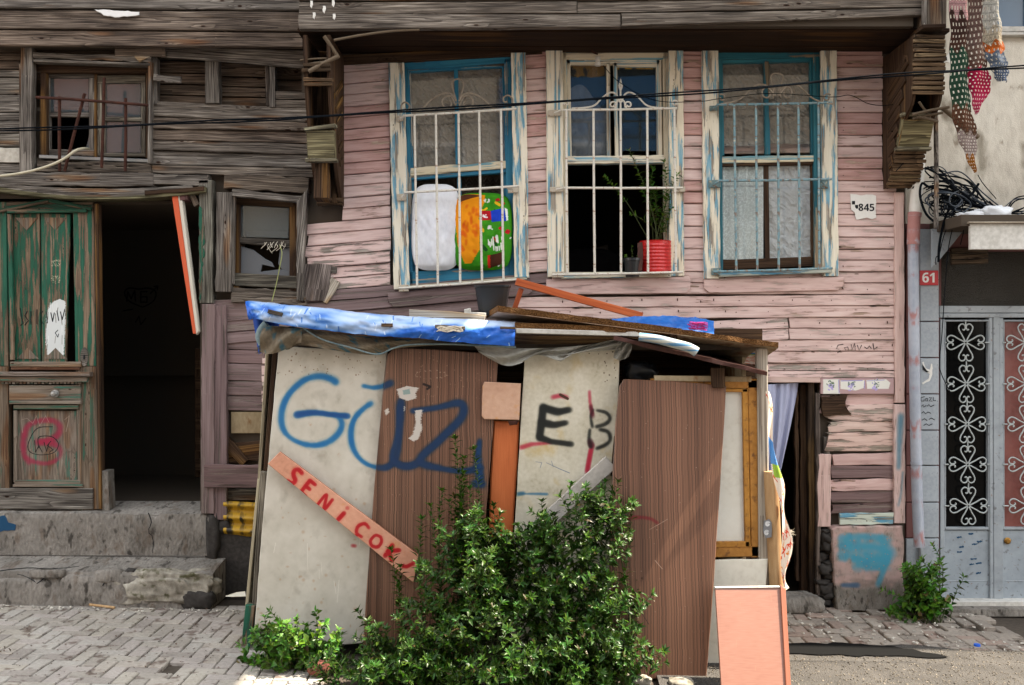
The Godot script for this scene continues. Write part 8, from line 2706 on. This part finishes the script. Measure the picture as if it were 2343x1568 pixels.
# ---------------------------------------------------------------- plants
func plants() -> void:
	var wb := thing("weed_bush", "large dark green weed thicket in front of the shack", "bush", Vector3(-.05, ground_at(0), 1.5))
	# the body of the thicket: short dense sprigs over and through a few overlapping mounds (centre x, y, z, radii)
	var mounds := [[1180, 1330, 1.40, .46, .34, .18], [1060, 1330, 1.38, .34, .30, .15], [1330, 1300, 1.40, .27, .38, .17], [1370, 1440, 1.48, .22, .30, .16], [1150, 1480, 1.55, .62, .20, .16], [920, 1510, 1.50, .34, .17, .14], [1000, 1440, 1.44, .26, .16, .12], [1310, 1520, 1.58, .34, .18, .14], [1380, 1190, 1.36, .12, .20, .09], [1280, 1230, 1.36, .24, .12, .09], [1100, 1240, 1.34, .22, .12, .08], [1240, 1340, 1.36, .16, .30, .12], [1130, 1320, 1.34, .14, .26, .10], [1200, 1530, 1.62, .60, .10, .12], [880, 1535, 1.6, .36, .10, .12]]
	var wts := [56, 40, 46, 42, 56, 36, 18, 40, 18, 18, 18, 26, 20, 50, 30]
	var lob := FastNoiseLite.new()
	lob.seed = 12
	lob.frequency = 1.3
	for k in mounds.size():
		var m: Array = mounds[k]
		var c := W(m[0], m[1], m[2])
		for i in wts[k]:
			var d := Vector3(rng.randfn(), rng.randfn() * .9 + .15, absf(rng.randfn()) * .9 + .1).normalized()
			var rad := pow(rr(.2, 1.0), .5) * (1.0 + .55 * lob.get_noise_3d(d.x * 1.4 + k, d.y * 1.4, d.z))
			var p := c + d * rad * Vector3(m[3], m[4], m[5])
			var dir := (d * .7 + Vector3(rr(-.3, .3), rr(.4, 1.0), rr(-.1, .4))).normalized()
			var ln := rr(.10, .19)
			var gy := ground_at(p.x)
			if p.y < gy + .02: p.y = gy + rr(.02, .08)
			grow(wb, "sprig", p - dir * ln * .6, p + dir * ln * .4, {"gap": .0085, "len": .058, "wid": .40, "from": .05, "rosette": 9, "side": i % 2 == 0, "r": .0022, "tone": .54, "bend": Vector3(rr(-.02, .02), rr(-.01, .02), rr(-.01, .02))})
	for i in 40:
		var bx := rr(-.6, .66)
		var tip := W(rr(1000, 1430), rr(1240, 1420), 1.36)
		put(wb, "stem", tube_mb(MB.new(), smooth([Vector3(bx, ground_at(bx) - .02, rr(1.36, 1.5)), Vector3(lerpf(bx, tip.x, .4) + rr(-.04, .04), lerpf(0.0, tip.y, .5), 1.42), tip], 4), .006, 6, .003), M.stem)
	for q in [[1040, 1005, 1], [1085, 1030, 1], [1010, 1125, 0], [1062, 1050, 1], [1060, 1120, 0], [985, 1160, 0], [1040, 1140, 0], [1130, 1160, 0], [1385, 1105, 0], [1448, 1150, 0], [1400, 1130, 0], [1300, 1160, 0], [1240, 1150, 0], [1270, 1180, 0], [895, 1260, 0], [915, 1300, 0], [1474, 1260, 0], [1470, 1310, 0], [820, 1400, 0], [930, 1390, 0], [1350, 1170, 0], [1060, 1085, 1], [1075, 1120, 0], [1048, 1170, 0], [1028, 1150, 0], [965, 1190, 0], [1100, 1180, 0]]:
		var tip := W(q[0], q[1], rr(1.24, 1.34))
		var bx := lerpf(tip.x, .0, .2)
		grow(wb, "stem", Vector3(bx, ground_at(bx) - .02, 1.42), tip, {"gap": .0105, "len": .066, "wid": .40, "from": .25, "rosette": 8, "flower": q[2] == 1, "tone": .7, "bend": Vector3(rr(-.05, .05), 0, .04)})
	var lw := thing("leafy_weed", "low bright green weed with round leaves at the left foot of the shack", "plant", W(670, 1530, 1.4))
	for i in 120:
		var px := 668 + 135 * (rng.randf() + rng.randf() - 1.0)
		var py := 1480 + rr(-55, 58) + absf(px - 660) * .15
		if i < 6: py = 1410 + rr(0, 30)
		if i == 0: px = 722; py = 1402
		if i == 1: px = 618; py = 1400
		var z := rr(1.22, 1.5)
		var tip := W(px, py, z)
		var a := Vector3(lerpf(tip.x, -1.08, .5), ground_at(-1.1) - .02, rr(1.24, 1.42))
		grow(lw, "stem", a, tip, {"gap": .02, "len": .055, "wid": .74, "from": .35, "rosette": 7, "tone": 1.25})
	var rw := thing("leafy_weed", "bright green nettle-like weed growing against the grey pier on the right", "plant", W(2110, 1408, .25))
	for i in 60:
		var px := 2108 + 80 * (rng.randf() + rng.randf() - 1.0)
		var py := 1360 + rr(-70, 40) + absf(px - 2110) * .1
		if i == 0: px = 2136; py = 1250
		if i == 1: px = 2146; py = 1290
		if i == 2: px = 2205; py = 1322
		if i == 3: px = 2022; py = 1352
		if i == 4: px = 2110; py = 1282
		if i == 5: px = 2078; py = 1296
		var tip := W(px, py, rr(.12, .34))
		var a := Vector3(lerpf(tip.x, 2.62, .6), ground_at(2.6) - .02, rr(.12, .28))
		grow(rw, "stem", a, tip, {"gap": .02, "len": .068, "wid": .72, "from": .3, "rosette": 6, "tone": 1.2})

func litter() -> void:
	# stones and bits along the foot of things
	for q in [["pale rounded stone half under the weed thicket at the bottom edge", 1455, 1562, 1.52, .15, .07], ["grey stone at the bottom edge below the tall brown board", 1560, 1566, 1.55, .12, .05]]:
		var s := thing("stone", q[0], "stone", W(q[1], q[2], q[3]))
		put(s, "stone_body", stone_mb(MB.new(), W(q[1], q[2], q[3]), Vector3(q[4], q[5], .1), int(q[1]), .25, 10), M.old_stone)
	var rb := thing("brick_piece", "broken red brick among the low leafy weed", "brick", W(725, 1535, 1.5))
	put(rb, "brick_body", stone_mb(MB.new(), W(728, 1528, 1.5), Vector3(.11, .07, .07), 9, .25, 10), M.red_brick)
	var pp := thing("paper_scrap", "cream cardboard scrap lying beside the shack's left corner", "paper", W(540, 1362, .6))
	board(pp, "sheet", V([516, 1364, 540, 1356, 560, 1354, 562, 1366, 530, 1367]), .62, .74, .004, M.paper, {"tint": Color(1, .97, .88)})
	var st := thing("stick", "short brown stick lying at the foot of the concrete step", "stick", W(230, 1388, .36))
	put(st, "stick_body", tube_mb(MB.new(), [W(204, 1384, .36), W(230, 1387, .37), W(262, 1391, .38)], .008, 6), M.ochre_wood)
	var bc := thing("bottle_cap", "blue plastic bottle cap on the paving near the metal door", "bottle cap", W(2236, 1466, .9))
	var cx := W(2236, 1466, .80)
	var cm := MB.new()
	lathe_mb(cm, Vector3(cx.x, ground_at(cx.x) + .004, cx.z), [[.0, .014], [.016, .014], [.018, .011], [.018, .0]], 16)
	put(bc, "cap", cm, M.blue_cap)
	var lv := MB.new()
	for i in 420:
		var x := rr(-3.3, -1.25)
		var z := rr(.06, 1.6)
		var y := ground_at(x) + .006
		if z < .36:
			if rng.randf() < .3: z = rr(.33, .42)
			else:
				z = rr(.06, .27)
				y = .335 + (.30 - z) * .12
		if rng.randf() < .5: x = rr(-2.6, -1.3)
		var v := rr(.3, 1.0)
		leaf(lv, Vector3(x, y, z), Vector3(rr(-1, 1), .05, rr(-1, 1)).normalized(), Vector3.UP, rr(.008, .026), rr(.006, .012), Color(.10 * v, .055 * v, .035 * v))
	tag(put(self, "fallen_leaves", lv, M.leaf_dry), "small dry brown leaves scattered on the step and paving", "leaves", "", "stuff")
	var cr := MB.new()
	for i in 300:
		var x := rr(-3.3, -1.5) if i < 90 else rr(1.3, 2.9)
		var z := .36 + absf(rng.randfn(0, .05)) if i < 90 else rr(.1, .9)
		var c := Vector3(x, ground_at(x) + .006, z)
		var v := rr(.35, 1.0)
		cr.col = Color(v, v * .97, v * .92)
		cr.box(c, Vector3(rr(.005, .022), rr(.004, .008), rr(.004, .014)), Basis.from_euler(Vector3(rr(-.3, .3), rr(0, 3), rr(-.3, .3))), .0)
	tag(put(self, "crumbs", cr, M.paper), "small pale crumbs of render and paper along the step and paving", "rubble", "", "stuff")
